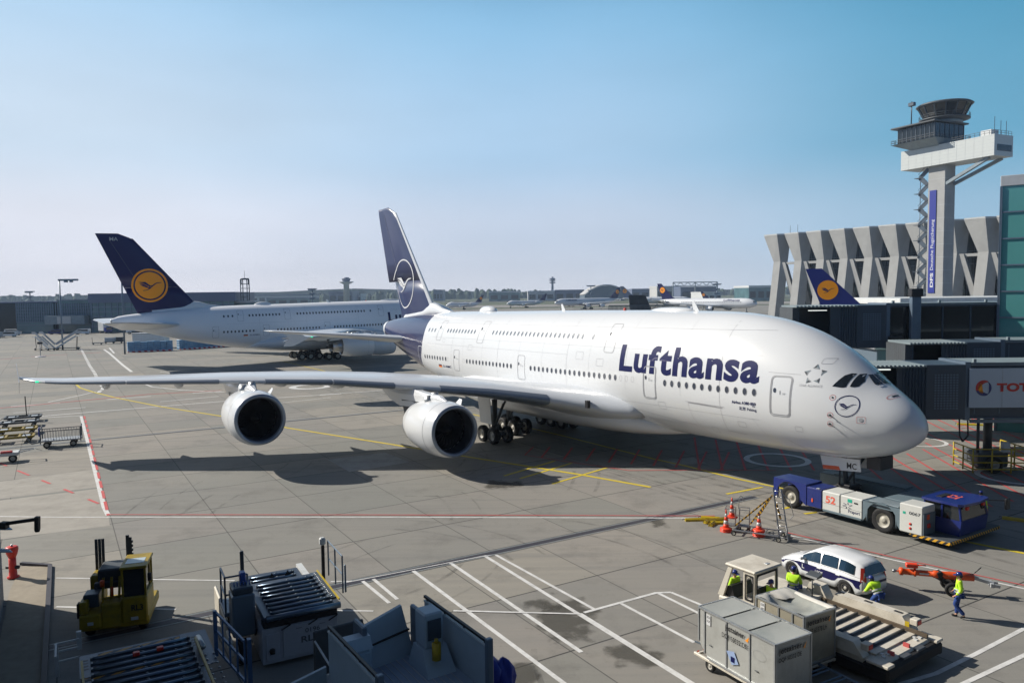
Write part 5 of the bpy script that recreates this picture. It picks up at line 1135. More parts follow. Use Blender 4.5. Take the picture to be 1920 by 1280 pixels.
# ------------------------------------------------------------------ smaller airliners in the distance
def jet(label, nose, ang, L_=63.0, nose_z=5.5, fr=2.8, span=60, eng=4, tailm='navy', disc=True, gear=True, text=None, onlytail=False, tz_=17.5):
    """nose: ground point under the nose, ang: heading of the tail from the nose (radians from +X)"""
    o = empty('distant_airliner', label, 'airliner', (nose[0], nose[1], 0), ang, group='airliners parked or taxiing in the distance'); k = L_/63
    b = MB(); b.smooth = True; rr = []
    for x, r, z in ((0, .05, nose_z-.5), (.6, .9, nose_z-.4), (2, 1.7, nose_z-.15), (4.5, 2.5, nose_z), (7, fr, nose_z), (L_*.7, fr, nose_z), (L_*.82, fr*.8, nose_z+.5), (L_*.93, fr*.42, nose_z+1.2), (L_, .25, nose_z+1.6)):
        rr.append([(x, r*math.cos(t), z+r*math.sin(t)) for t in [2*math.pi*i/24 for i in range(24)]])
    b.loft(rr, cap=True); b.build('fuselage', M['white'], o)
    q = MB(); zr = nose_z+fr*.85
    Hf = tz_-zr; x0 = L_*.965-.78*Hf; pr_ = [(x0-.35*Hf, zr-.1), (x0, zr+.12*Hf), (x0+.88*Hf, tz_), (x0+1.18*Hf, tz_), (x0+.78*Hf, zr)]
    q.prism(pr_, -.22, .22, lambda a, bb, c: (a, c, bb)); fo = q.build('fin', M[tailm], o)
    if disc:
        for s_ in (-1, 1):
            e = MB(); c0 = (x0+.77*Hf, zr+Hf*.58); r0 = Hf*.19
            e.add([(c0[0]+r0*math.cos(t), s_*.25, c0[1]+r0*math.sin(t)) for t in [2*math.pi*i/24 for i in range(24)]], [tuple(range(24))], m=0)
            crane(e, lambda a, bb, o_, s_=s_: (a, s_*(.26+o_), bb), c0[0], c0[1], r0*.8, -1, m=1); e.build('tail_emblem', [M['gold'], M['navy']], fo, fix=False)
    if onlytail: pass
    for s_ in (-1, 1):
        q = MB(); q.smooth = True; q.loft([wing_sec(y, xl, c, z, .11, .1, side=s_, n=8) for y, xl, c, z in ((fr*.6, L_*.30, 12*k, nose_z-1.6), (span*.16, L_*.38, 8.5*k, nose_z-1.1), (span*.48, L_*.56, 3*k, nose_z+.5), (span*.5, L_*.575, 1.8*k, nose_z+.6))], cap=True)
        q.loft([[(L_*.57, s_*span*.5, nose_z+.5), (L_*.60, s_*span*.5, nose_z+.5), (L_*.60, s_*(span*.5+.1), nose_z+.5)], [(L_*.60, s_*(span*.5+.6), nose_z+2.4), (L_*.615, s_*(span*.5+.6), nose_z+2.4), (L_*.615, s_*(span*.5+.7), nose_z+2.4)]], cap=True)
        q.build('wing', M['wing'], o)
        q = MB(); q.smooth = True; q.loft([wing_sec(y, xl, c, z, .1, 0, side=s_, n=8) for y, xl, c, z in ((.8, L_*.87, 6*k, nose_z+1.3), (span*.16, L_*.95, 2.4*k, nose_z+1.9))], cap=True); q.build('stabiliser', M['wing'], o)
        for ey, ex in (((span*.16, L_*.335), (span*.32, L_*.43)) if eng == 4 else ((span*.17, L_*.33),)):
            q = MB(); rr_ = 1.25*k*(1.0 if eng == 4 else 1.3); q.lathe([(rr_*.8, .1), (rr_, .3), (rr_*1.12, 1.5*k), (rr_*.95, 3.3*k), (rr_*.6, 4.6*k)], (ex, s_*ey, nose_z-2.8*k), 'X', 16); q.lathe([(rr_*.8, .1), (rr_*.78, .9), (.01, .95)], (ex, s_*ey, nose_z-2.8*k), 'X', 16, m=1)
            q.bar((ex+2*k, s_*ey, nose_z-1.9*k), (ex+4.5*k, s_*ey, nose_z-.9*k), .4, .9); q.build('engine', [M['white'], M['inlet']], o)
    q = MB()
    for s_ in (-1, 1):
        for i in range(int(L_*.62/1.1)):
            x = 8*k+i*1.1; y_ = fr+.01; q.box(x, x+.5, s_*y_-.02, s_*y_+.02, nose_z+.45, nose_z+.85)
    tag(q.build('cabin_window', M['cabin'], o), kind='stuff')
    q = MB(); q.box(.95*k, 2.3*k, -1.3*k, 1.3*k, nose_z+.55, nose_z+1.25, .2, .2); q.build('windscreen', M['glass'], o)
    if gear:
        q = MB(); q.tube((L_*.1, 0, .4), (L_*.1, 0, nose_z-1), .2); go = q.build('landing_gear', M['grey'], o)
        for s_ in (-1, 1): q = MB(); q.tube((L_*.5, s_*4*k, .5), (L_*.48, s_*4*k, nose_z-1), .25); q.build('landing_gear', M['grey'], o)
        for x, y in ((L_*.1, 0), (L_*.485, 4*k), (L_*.515, 4*k), (L_*.485, -4*k), (L_*.515, -4*k)): MB().wheel((x, y, .55), .6, 1.2, n=12).build('wheel', [M['black'], M['hub']], go)
    if text:
        for s_ in (-1, 1): text_on(text, lambda a, bb, s_=s_: (a, s_*(math.sqrt(max(0, fr*fr-(bb-nose_z)**2))+.03), bb), (9*k if s_ < 0 else 19*k), (19*k if s_ < 0 else 9*k), nose_z+1.15, nose_z+2.3, 'lettering', M['letter'], o, bold=.03, grid=.8)
    return o
def ang_to(a, b): return math.atan2(b[1]-a[1], b[0]-a[0])
n1 = G(1040, 581); jet('distant four-engined airliner with its nose to the left, in front of the arched hangar', n1, R(33), 63, 5.5, 2.8, 60, 4, text='Lufthansa', tz_=16.5)
n2 = G(950, 577.5); jet('small distant twin-engined airliner with a plain navy tail, taxiing left', n2, R(16), 36, 4.2, 2.0, 34, 2, disc=False, tz_=12)
n3 = G(836, 581); jet('small distant airliner with an amber-spotted tail, just right of the nearer fin', n3, R(12), 30, 4.0, 1.9, 30, 2, tz_=11.5)
q_ = G(1420, 588); jet('long distant airliner with a large amber disc tail and its nose to the right', q_, R(134), 63, 5.6, 2.8, 60, 4, text='Lufthansa', tz_=17.2)
n5 = G(1296, 573.5); jet('distant white airliner with a gold-grey tail between the two with amber discs', n5, R(180-8), 58, 5.3, 2.8, 50, 2, tailm='roofblue', disc=True)
n6 = G(1400, 574); jet('tiny far airliner with a navy tail beyond the long one', n6, R(180-30), 36, 4.2, 2.0, 34, 2, tz_=12)
n7 = G(78, 617); jet('white airliner cut by the left edge, its nose towards the glass pier', (n7.x-6, n7.y-2), R(200), 60, 5.5, 2.8, 60, 2)
tb = D(1553, 544, 118); jet('airliner behind the bridges showing only its blue tail with an amber disc', (tb.x+36.9, 118-16.4), R(156), 42, 6.0, 2.1, 34, 2, tailm='bluetail', tz_=15.7)
# ------------------------------------------------------------------ vehicles and people of the foreground
def frame(x, y, deg, z=0): return Matrix.Translation((x, y, z)) @ Matrix.Rotation(R(deg), 4, 'Z')
def wheel_on(o, c, r, w_, ax='Y', name='wheel', hub='hub'): return MB().wheel(c, r, w_, ax).build(name, [M['black'], M[hub]], o)

# --- people: one grown skin per body, clothing grown over the same joints
def grow(name, J, E, m, parent=None, sub=2, root=None):
    names = list(J); me = bpy.data.meshes.new(name); me.from_pydata([J[k][0] for k in names], [(names.index(a), names.index(b)) for a, b in E], [])
    me.materials.append(m); o = bpy.data.objects.new(name, me); C.objects.link(o); o.parent = parent
    md = o.modifiers.new('skin', 'SKIN'); md.use_smooth_shade = True
    if not me.skin_vertices: me.attributes  # layer is made with the modifier
    bm = bmesh.new(); bm.from_mesh(me); ly = bm.verts.layers.skin.verify(); bm.verts.ensure_lookup_table()
    for i, k in enumerate(names):
        r = J[k][1]; r = r if isinstance(r, tuple) else (r, r); bm.verts[i][ly].radius = r
        bm.verts[i][ly].use_root = (k == (root or names[0]))
    bm.to_mesh(me); bm.free()
    s_ = o.modifiers.new('smooth', 'SUBSURF'); s_.levels = s_.render_levels = sub
    return o
POSE = dict(pel=(0, 0, .96), sp=(0, .0, 1.15), ch=(0, 0, 1.36), nk=(0, 0, 1.50), hd=(0, .015, 1.62), ht=(0, 0, 1.71),
            shl=(-.19, 0, 1.42), ell=(-.25, -.03, 1.14), wrl=(-.27, .08, .90), hal=(-.27, .12, .82), shr=(.19, 0, 1.42), elr=(.25, -.03, 1.14), wrr=(.27, .08, .90), har=(.27, .12, .82),
            hpl=(-.1, 0, .92), knl=(-.11, .03, .50), anl=(-.11, -.02, .09), tol=(-.12, .15, .05), hpr=(.1, 0, .92), knr=(.11, .03, .50), anr=(.11, -.02, .09), tor=(.12, .15, .05))
def person(label, x, y, deg, pose=None, z=0.0, tape=True, cap='blue'):
    P = dict(POSE); P.update(pose or {}); P = {k: Vector(v) for k, v in P.items()}
    J = {'pel': (P['pel'], .10), 'sp': (P['sp'], .10), 'ch': (P['ch'], .12), 'nk': (P['nk'], .05), 'hd': (P['hd'], (.075, .088)), 'ht': (P['ht'], (.064, .074))}
    E = [('pel', 'sp'), ('sp', 'ch'), ('ch', 'nk'), ('nk', 'hd'), ('hd', 'ht')]
    for s_ in 'lr':
        J['sh'+s_] = (P['sh'+s_], .06); J['el'+s_] = (P['el'+s_], .043); J['wr'+s_] = (P['wr'+s_], .030); J['ha'+s_] = (P['ha'+s_], (.02, .04))
        J['hp'+s_] = (P['hp'+s_], .085); J['kn'+s_] = (P['kn'+s_], .058); J['an'+s_] = (P['an'+s_], .04); J['to'+s_] = (P['to'+s_], .03)
        E += [('ch', 'sh'+s_), ('sh'+s_, 'el'+s_), ('el'+s_, 'wr'+s_), ('wr'+s_, 'ha'+s_), ('pel', 'hp'+s_), ('hp'+s_, 'kn'+s_), ('kn'+s_, 'an'+s_), ('an'+s_, 'to'+s_)]
        d = (P['ha'+s_]-P['wr'+s_]).normalized(); a = d.cross(Vector((0, 1, .2))).normalized()
        for f in range(4):
            b_ = P['ha'+s_]+a*(f-1.5)*.019+d*.02; t_ = b_+d*(.045+.01*(1.5-abs(f-1.5)))+Vector((0, .02, 0)); J['f%d%s' % (f, s_)] = (b_, .009); J['g%d%s' % (f, s_)] = (t_, .008)
            E += [('ha'+s_, 'f%d%s' % (f, s_)), ('f%d%s' % (f, s_), 'g%d%s' % (f, s_))]
        J['th'+s_] = (P['wr'+s_]+d*.05+a*-.04, .010); E.append(('wr'+s_, 'th'+s_))
    J['ns'] = (P['hd']+Vector((0, .105, -.01)), .014); E.append(('hd', 'ns'))
    b = grow('person', J, E, M['skin'], root='pel'); b.location = (x, y, z); b.rotation_euler = (0, 0, R(deg)); tag(b, label, 'person', 'airport workers in yellow jackets')
    JJ = {'pel': (P['pel']+Vector((0, 0, .02)), (.175, .13)), 'sp': (P['sp'], (.19, .135)), 'ch': (P['ch'], (.21, .15)), 'nk': (P['nk']-Vector((0, 0, .03)), .085)}
    EE = [('pel', 'sp'), ('sp', 'ch'), ('ch', 'nk')]
    for s_ in 'lr':
        JJ['sh'+s_] = (P['sh'+s_], .095); JJ['el'+s_] = (P['el'+s_], .075); JJ['wr'+s_] = (P['wr'+s_], .058); EE += [('ch', 'sh'+s_), ('sh'+s_, 'el'+s_), ('el'+s_, 'wr'+s_)]
    jk = grow('jacket', JJ, EE, M['hiviz'], b, root='pel')
    TT = {'pel': (P['pel']-Vector((0, 0, .02)), (.165, .125))}; TE = []
    for s_ in 'lr':
        TT['hp'+s_] = (P['hp'+s_], .115); TT['kn'+s_] = (P['kn'+s_], .085); TT['an'+s_] = (P['an'+s_]+Vector((0, 0, .03)), .075); TE += [('pel', 'hp'+s_), ('hp'+s_, 'kn'+s_), ('kn'+s_, 'an'+s_)]
        sh = {'h': (P['an'+s_]-Vector((0, .04, .03)), .05), 'a': (P['an'+s_]+Vector((0, .05, -.035)), .052), 't': (P['to'+s_]+Vector((0, .02, 0)), .045)}
        grow('shoe', sh, [('h', 'a'), ('a', 't')], M['black'], b, 1, 'h')
    grow('trousers', TT, TE, M['trouser'], b, root='pel')
    if tape:
        up = (P['ch']-P['pel']).normalized(); rot = up.to_track_quat('Z', 'Y').to_matrix().to_4x4()
        t_ = MB()
        for f, sx, sy in ((.12, .208, .158), (.42, .224, .164)):
            c = P['pel'].lerp(P['ch'], f); rr = [[tuple(rot @ Vector((sx*math.cos(a)*.93, sy*math.sin(a)*.93, zz)) + c) for a in [2*math.pi*i/20 for i in range(20)]] for zz in (-.028, .028)]; t_.loft(rr)
        t_.build('reflective_band', M['reflect'], jk, fix=False)
        for s_ in 'lr':
            q = MB(); a_, c_ = P['el'+s_], P['wr'+s_]; q.tube(a_.lerp(c_, .35), a_.lerp(c_, .55), .073, .068, 14, cap=False); q.build('sleeve_band', M['reflect'], jk)
    cp = MB(); c = P['hd']+Vector((0, -.005, .045)); cp.smooth = True
    cp.loft([[(c.x+r*.092*math.cos(a), c.y+r*.108*math.sin(a), c.z+h) for a in [2*math.pi*i/16 for i in range(16)]] for r, h in ((1.06, -.01), (1.08, .03), (.95, .075), (.6, .105), (.05, .115))], cap=True)
    cp.add([(c.x-.08, c.y+.10, c.z), (c.x+.08, c.y+.10, c.z), (c.x+.065, c.y+.20, c.z-.015), (c.x-.065, c.y+.20, c.z-.015), (c.x-.08, c.y+.10, c.z-.012), (c.x+.08, c.y+.10, c.z-.012), (c.x+.065, c.y+.20, c.z-.027), (c.x-.065, c.y+.20, c.z-.027)], [(0, 1, 2, 3), (7, 6, 5, 4), (1, 2, 6, 5), (2, 3, 7, 6), (3, 0, 4, 7)], smooth=False)
    cp.build('cap', M['blue'], b)
    hr = MB(); hr.smooth = True; hr.loft([[(c.x+.093*math.cos(a), c.y-.02+.10*math.sin(a), c.z+h) for a in [math.pi+math.pi*i/10 for i in range(11)]] for h in (-.08, .0)], closed=False); hr.build('hair', M['dark'], b)
    fc = MB()
    for s_ in (-1, 1): fc.lathe([(.001, -.01), (.010, 0), (.001, .008)], P['hd']+Vector((s_*.034, .088, .012)), 'Y', 8)
    fc.add([tuple(P['hd']+Vector(v)) for v in ((-.025, .096, -.05), (.025, .096, -.05), (.02, .097, -.058), (-.02, .097, -.058))], [(0, 1, 2, 3)]); fc.build('face_features', M['dark'], b, fix=False)
    return b

# walking man on the right
person('man in yellow jacket and blue trousers walking past the end of the orange tow bar', 16.78, 28.2, 62,
       dict(pel=(0, 0, .97), elr=(.24, .0, 1.14), wrr=(.20, .16, .98), har=(.17, .22, .94), ell=(-.25, -.06, 1.15), wrl=(-.24, .10, .95), hal=(-.22, .16, .90), knl=(-.10, .14, .54), anl=(-.10, -.18, .14), tol=(-.1, -.06, .05), knr=(.10, .06, .50), anr=(.10, .06, .09), tor=(.11, .22, .05)))
person('man in yellow jacket standing at the open cab front of the cream container transporter', 8.45, 28.75, -150, dict(wrr=(.16, .22, 1.0), har=(.12, .28, .98)))
SIT = dict(pel=(0, 0, .10), sp=(0, .03, .30), ch=(0, .06, .50), nk=(0, .06, .64), hd=(0, .09, .76), ht=(0, .07, .85), shl=(-.19, .06, .56), shr=(.19, .06, .56), ell=(-.25, .14, .30), elr=(.25, .14, .30), wrl=(-.16, .34, .22), wrr=(.16, .34, .22), hal=(-.12, .42, .22), har=(.12, .42, .22),
           hpl=(-.1, .03, .10), hpr=(.1, .03, .10), knl=(-.13, .46, .10), knr=(.13, .46, .10), anl=(-.13, .50, -.32), anr=(.13, .50, -.32), tol=(-.13, .66, -.36), tor=(.13, .66, -.36))
person('worker in yellow jacket seated on the cream container transporter beside the car front wheel', 10.62, 28.55, -40, SIT, z=1.02)
person('driver in yellow jacket and blue trousers seated inside the cream transporter cab', 9.55, 27.72, 125, SIT, z=.88)
person('worker in yellow jacket bending behind the white patrol car', 13.92, 28.75, 20, dict(pel=(0, -.1, .78), sp=(0, .0, .92), ch=(0, .12, 1.06), nk=(0, .20, 1.15), hd=(0, .28, 1.22), ht=(0, .28, 1.31), shl=(-.2, .12, 1.10), shr=(.2, .12, 1.10), ell=(-.26, .22, .86), elr=(.26, .22, .86), wrl=(-.2, .40, .74), wrr=(.2, .40, .74), hal=(-.17, .46, .70), har=(.17, .46, .70), hpl=(-.1, -.1, .74), hpr=(.1, -.1, .74), knl=(-.13, .12, .45), knr=(.13, .12, .45)))

# --- white patrol car with navy band
def car(x, y, deg):
    o = empty('patrol_car', 'white estate car with a dark blue band and black rear window beside the cream transporter', 'car', (x, y, 0), R(deg))
    L2, W = 2.12, .86
    def top(u):   # bonnet/belt line height
        return [(-2.12, .80), (-2.02, .92), (-1.2, .97), (0, .94), (.95, .90), (1.6, .80), (2.0, .64), (2.12, .52)]
    def it(tb, u):
        for a, b in zip(tb[:-1], tb[1:]):
            if a[0] <= u <= b[0]: return a[1]+(b[1]-a[1])*(u-a[0])/(b[0]-a[0])
        return tb[-1][1] if u > tb[-1][0] else tb[0][1]
    wt = [(-2.12, .66), (-2.0, .80), (-1.5, .87), (1.3, .87), (1.8, .80), (2.0, .70), (2.12, .52)]
    b = MB(); b.smooth = True; rr = []
    for i in range(33):
        u = -2.12+4.24*i/32; w_ = it(wt, u); t = it(top(0), u); z0 = .22 if abs(u) < 1.9 else .3
        arch = 0
        for wx in (-1.28, 1.32):
            d = abs(u-wx)
            if d < .37: arch = max(arch, math.sqrt(.37**2-d*d))
        zb = max(z0, arch+.29 if arch else 0)
        rr.append([(u, -w_*.82, z0), (u, -w_*.97, zb), (u, -w_, max(zb+.02, .42)), (u, -w_*1.0, max(zb+.04, .62)), (u, -w_*.97, max(zb+.05, t-.08)), (u, -w_*.86, t), (u, 0, t+.035), (u, w_*.86, t), (u, w_*.97, max(zb+.05, t-.08)), (u, w_*1.0, max(zb+.04, .62)), (u, w_, max(zb+.02, .42)), (u, w_*.97, zb), (u, w_*.82, z0)])
    b.loft(rr, cap=True); body = b.build('body', M['white'], o)
    # greenhouse
    gt = [(-2.06, 1.0), (-1.92, 1.34), (-1.6, 1.46), (-.5, 1.53), (.25, 1.47), (.62, 1.27), (1.12, .92)]
    g = MB(); g.smooth = True; rr = []
    for i in range(25):
        u = -2.02+3.16*i/24; t = it(gt, u); bz = it(top(0), u)-.04; t = max(t, bz+.02); f = (t-bz)/.5
        wb = it(wt, u)*.93; wtop = wb-.17*min(1, f)
        rr.append([(u, -wb, bz), (u, -wb+.02, bz+.03), (u, -wtop, t-.06*min(1, f)), (u, -wtop*.86, t), (u, 0, t+.03*min(1, f)), (u, wtop*.86, t), (u, wtop, t-.06*min(1, f)), (u, wb-.02, bz+.03), (u, wb, bz)])
    g.loft(rr, cap=True); roof = g.build('roof', M['white'], o)
    def side(u, f, s_, off=.012):
        t = max(it(gt, u), it(top(0), u)); bz = it(top(0), u)-.04; ff = (t-bz)/.5; wb = it(wt, u)*.93; wtop = wb-.17*min(1, ff); z0, z1 = bz+.04, t-.06*min(1, ff)
        return (u, s_*(wb+(wtop-wb)*f+off), z0+(z1-z0)*f)
    for s_ in (1, -1):
        for a, b_, fl, fr in ((.82, -.02, .0, .0), (-.10, -.86, 0, 0), (-.94, -1.62, 0, 0)):
            w_ = MB(); n = 8; P0 = [side(a+(b_-a)*i/n, .08, s_) for i in range(n+1)]; P1 = []
            for i in range(n+1):
                u = a+(b_-a)*i/n; f = .93
                if a > .5: f = .93 if u < .45 else .93
                if b_ < -1.5 and u < -1.3: f = .93-.35*(-1.3-u)
                P1.append(side(u, f, s_))
            w_.add(P0+P1, [(i, i+1, n+2+i, n+1+i) for i in range(n)]); w_.build('side_window', M['cglass'], o, fix=False)
        bd = MB(); n = 30; us = [1.98-4.0*i/n for i in range(n+1)]
        def bz(u): return .70 if u > 1.6 else (.60 if u > -1.0 else .58)
        lo = []; hi = []
        for u in us:
            w_ = it(wt, u); arch = min(abs(u-1.32), abs(u+1.28)); zl = .47+(.24 if arch < .48 else 0)*(1-(arch/.48)**4 if arch < .48 else 0)
            lo.append((u, s_*(w_+.008), max(zl, .45))); hi.append((u, s_*(w_*.985+.010), min(.80, it(top(0), u)-.10)))
        bd.add(lo+hi, [(i, i+1, n+2+i, n+1+i) for i in range(n)]); bd.build('navy_band', M['navy'], body, fix=False)
        ha = MB()
        for u in (-.05, -.95): ha.rbox(u-.1, u+.1, s_*.875-.02, s_*.875+.02, .76, .80, .01)
        ha.build('door_handle', M['white'], body)
        mr = MB(); mr.rbox(.70, .84, s_*.96-.09, s_*.96+.09, .92, 1.05, .03); mr.build('wing_mirror', M['white'], o)
        tl = MB(); tl.hexa([(-2.10, s_*.60, .78), (-2.02, s_*.76, .78), (-1.94, s_*.83, .78), (-2.08, s_*.68, .78), (-1.96, s_*.58, 1.30), (-1.90, s_*.64, 1.30), (-1.86, s_*.68, 1.30), (-1.92, s_*.62, 1.30)]); tl.build('tail_light', M['red'], o)
        hl = MB(); hl.hexa([(1.88, s_*.5, .56), (2.05, s_*.5, .56), (1.96, s_*.7, .56), (1.80, s_*.77, .58), (1.75, s_*.5, .74), (1.93, s_*.5, .70), (1.86, s_*.66, .70), (1.7, s_*.74, .74)]); hl.build('headlight', M['reflect'], o)
        for wx in (-1.28, 1.32):
            wheel_on(o, (wx, s_*.77, .33), .33, .21)
            MB().lathe([(.37, -.12), (.37, .1)], (wx, s_*.72, .34), 'Y', 20, cap=True).build('wheel_arch', M['dark'], body)
    text_on('L', lambda a, b_: (a, .884, b_), .78, .66, .56, .74, 'band_lettering', M['blind'], body, bold=.02)
    text_on('LEOS', lambda a, b_: (a, .884, b_), .12, -.25, .56, .68, 'band_lettering', M['blind'], body, bold=.02)
    def rear(fy, f, off=.02):
        u = -2.06+.16*f; t = 1.0+.34*f; return (u-off, fy*(.72-.12*f), t)
    rw_ = MB(); rw_.add([rear(-.95, .0), rear(.95, .0), rear(.90, .98), rear(0, 1.02), rear(-.90, .98)], [(0, 1, 2, 3, 4)]); rw_.build('rear_window', M['glass'], o, fix=False)
    rb = MB(); rb.add([(-2.135, -.62, .62), (-2.135, .62, .62), (-2.11, .66, .78), (-2.11, -.66, .78)], [(0, 1, 2, 3)]); rb.build('rear_navy_band', M['navy'], body, fix=False)
    np_ = MB(); np_.rbox(-2.16, -2.13, -.25, .25, .48, .59, .01); np_.build('number_plate', M['blind'], body)
    ws = MB(); ws.add([(1.08, -.72, .93), (1.08, .72, .93), (.66, .58, 1.23), (.60, .55, 1.26), (.60, -.55, 1.26), (.66, -.58, 1.23)], [(0, 1, 2, 3, 4, 5)]); ws.v = [(a+.03, b_, c+.025) for a, b_, c in ws.v]; ws.build('windscreen', M['cglass'], o, fix=False)
    return o
M['cglass'] = mat('car_glass', (.01, .025, .04), .05, var=.1, spec=1.0, coat=1.0)
car(13.5, 31.95, 121)

# --- towbarless tug in the frame of the parked airliner (x aft, y starboard)
def tug():
    o = empty('aircraft_tug', 'long low blue, white and grey aircraft tug numbered 52 under the nose', 'tug', M=Matrix.Translation((AX, AY, 0)) @ Matrix.Rotation(math.pi/2+AA, 4, 'Z'))
    YS, YI = 2.95, 1.55
    def arm(x0, x1, m, name, zt=1.55, y0=YI, y1=YS, arch=None, zb=.42):
        q = MB()
        if arch:   # side plate with a wheel opening
            cx, r = arch; pts = [(x0, zb), (x0, zt)]+[(x1, zt), (x1, zb)]
            al = [(cx+r*math.cos(a), .72+r*math.sin(a)) for a in [R(-20)+R(220)*i/14 for i in range(15)] if .72+r*math.sin(a) > zb and x0 < cx+r*math.cos(a) < x1]
            al.sort(key=lambda p: -p[0]); poly = [(x0, zb), (x0, zt), (x1, zt), (x1, zb)]+al
            q.prism(poly, y1-.12, y1, lambda a, b, c: (a, c, b)); q.box(x0, x1, y0, y1-.12, zt-.22, zt-.003); q.box(x0, x1, y0, y0+.1, zb, zt-.23)
        else: q.rbox(x0, x1, y0, y1, zb, zt, .05)
        return q.build(name, m, o)
    # starboard arm, aft to front
    a1 = arm(5.55, 7.75, M['blue'], 'rear_wing', 1.62, arch=(6.72, .82))
    a2 = arm(4.55, 5.54, M['blue'], 'blue_side_panel', 1.52)
    a3 = arm(3.45, 4.54, M['gwhitep'], 'white_side_panel', 1.50); a4 = arm(2.15, 3.44, M['gwhitep'], 'white_side_panel', 1.50)
    a5 = arm(.12, 2.14, M['greyp'], 'grey_wheel_wing', 1.46, arch=(1.12, .84))
    lk = MB(); lk.rbox(2.2, 4.5, YI, YS+.01, .36, .52, .03); lk.build('lower_skirt', M['greyp'], o)
    bx_ = MB(); bx_.rbox(-1.05, .11, 1.9, 3.02, .42, 1.85, .04); wb = bx_.build('equipment_box', M['gwhitep'], o)
    gf = MB(); gf.box(-1.09, -1.055, 1.95, 2.98, .45, 1.5); gf.build('equipment_box_end', M['greyp'], wb)
    for yy in (2.5, 2.62): MB().tube((-1.12, yy, .8), (-1.1, yy, 1.0), .05).build('valve', M['red'], wb)
    q = MB(); q.tube((-.45, 3.04, .68), (-.45, 3.02, .68), .07); q.tube((-.45, 3.04, .90), (-.45, 3.02, .90), .07); q.build('air_coupling', M['red'], wb)
    q = MB(); q.box(-1.11, -1.095, 2.5, 2.72, 1.2, 1.45); q.build('hose_lamp', M['orange'], wb)
    # port arm
    pa = MB(); pa.rbox(2.0, 7.5, -1.95, -1.0, .42, 1.42, .05); pa.rbox(2.2, 6.6, -1.9, -1.05, 1.43, 1.50, .02); pa.build('port_arm', M['greyp'], o)
    dk = MB(); dk.rbox(-.3, 2.14, -1.9, 1.54, .42, 1.36, .05); dk.rbox(.2, 1.9, -1.2, 1.3, 1.37, 1.44, .02); dk.build('centre_deck', M['greyp'], o)
    tp = MB(); tp.rbox(.3, 1.9, 1.9, 2.8, 1.465, 1.53, .02); tp.rbox(-.1, .35, 1.3, 1.75, 1.40, 1.55, .02); tp.build('hatch', M['grey'], o)
    gl = MB(); gl.rbox(-.35, -.1, .95, 1.35, 1.38, 1.6, .03); gl.build('green_lamp', M['greenp'], o)
    # cradle holding the nose wheel
    cr = MB()
    for y in (-.8, .8): cr.bar((4.2, y, .55), (6.3, y, .6), .16, .3)
    cr.bar((4.05, -.95, .5), (4.05, 1.4, .5), .25, .35); cr.bar((5.95, -.95, .45), (5.95, 1.4, .45), .25, .3)
    for y in (-.7, .7): cr.tube((4.3, y, .8), (5.3, y*.7, 1.35), .06); cr.tube((5.9, y, .6), (5.2, y*.8, 1.25), .06)
    cr.rbox(4.5, 4.9, -.5, .5, 1.1, 1.4, .04); cr.tube((4.4, -.5, 1.3), (5.7, .6, 1.15), .05); cr.build('nose_gear_cradle', M['dark'], o)
    for x, y in ((6.72, 2.6), (6.72, -1.6), (1.12, 2.6), (1.12, -1.6)): wheel_on(o, (x, y, .64), .66, .46, hub='hubc')
    # cab, set between the arms at the front
    fl = MB(); fl.rbox(-2.35, -.31, -1.75, 2.95, .30, .46, .03); fo = fl.build('front_platform', M['dgrey'], o)
    q = MB(); q.box(-2.36, -.4, 2.955, 2.975, .30, .44); q.box(-2.375, -2.355, -1.7, 2.9, .30, .44); q.build('warning_stripes', M['hazard'], fo)
    cb = MB(); cb.hexa([(-2.15, -.75, .47), (-.31, -.75, .47), (-.31, 1.75, .47), (-2.15, 1.75, .47), (-2.25, -.78, 1.35), (-.31, -.78, 1.35), (-.31, 1.78, 1.35), (-2.25, 1.78, 1.35)]); cb.v = [(a, b_, .47+(c-.47)*.85) for a, b_, c in cb.v]; cbo = cb.build('cab_lower', M['blue'], o)
    gz = MB(); gz.hexa([(-2.2, -.72, 1.225), (-.38, -.72, 1.225), (-.38, 1.72, 1.225), (-2.2, 1.72, 1.225), (-2.08, -.65, 1.92), (-.42, -.65, 1.92), (-.42, 1.65, 1.92), (-2.08, 1.65, 1.92)]); gz.build('cab_glazing', M['glass'], o)
    pz = MB()
    for a, b_ in (((-2.21, 1.73), (-2.08, 1.66)), ((-.37, 1.73), (-.41, 1.66)), ((-2.21, -.73), (-2.08, -.66)), ((-.37, -.73), (-.41, -.66)), ((-1.3, 1.735), (-1.26, 1.665))): pz.bar((a[0], a[1], 1.22), (b_[0], b_[1], 1.93), .08)
    pz.build('cab_pillar', M['blue'], o)
    rf_ = MB(); n = 20
    P = [(-2.3, -.65), (-2.42, .5), (-2.3, 1.7), (-2.1, 1.85), (-.3, 1.78), (-.28, -.72), (-2.1, -.8)]
    rf_.prism(P, 1.93, 2.05); ro = rf_.build('cab_roof', M['blue'], o)
    text_on('52', lambda a, b_: (b_, a, 2.054), .2, .95, -1.55, -1.0, 'roof_number', M['pinkp'], ro, bold=.02)
    MB().rbox(-1.0, -.7, .3, 1.2, 2.052, 2.09, .01).build('roof_vent', M['dark'], ro)
    for y in (1.2, -.3): MB().rbox(-2.32, -2.2, y, y+.2, 1.72, 1.9, .02).build('tail_lamp', M['red'], o)
    MB().bar((-2.2, -.9, 1.85), (-2.7, -1.5, 1.85), .05).build('mirror_arm', M['dark'], o); MB().rbox(-2.8, -2.68, -1.8, -1.4, 1.4, 1.95, .03).build('wing_mirror', M['dark'], o)
    # marks on the starboard side
    sd = lambda a, b_: (a, YS+.008, b_)
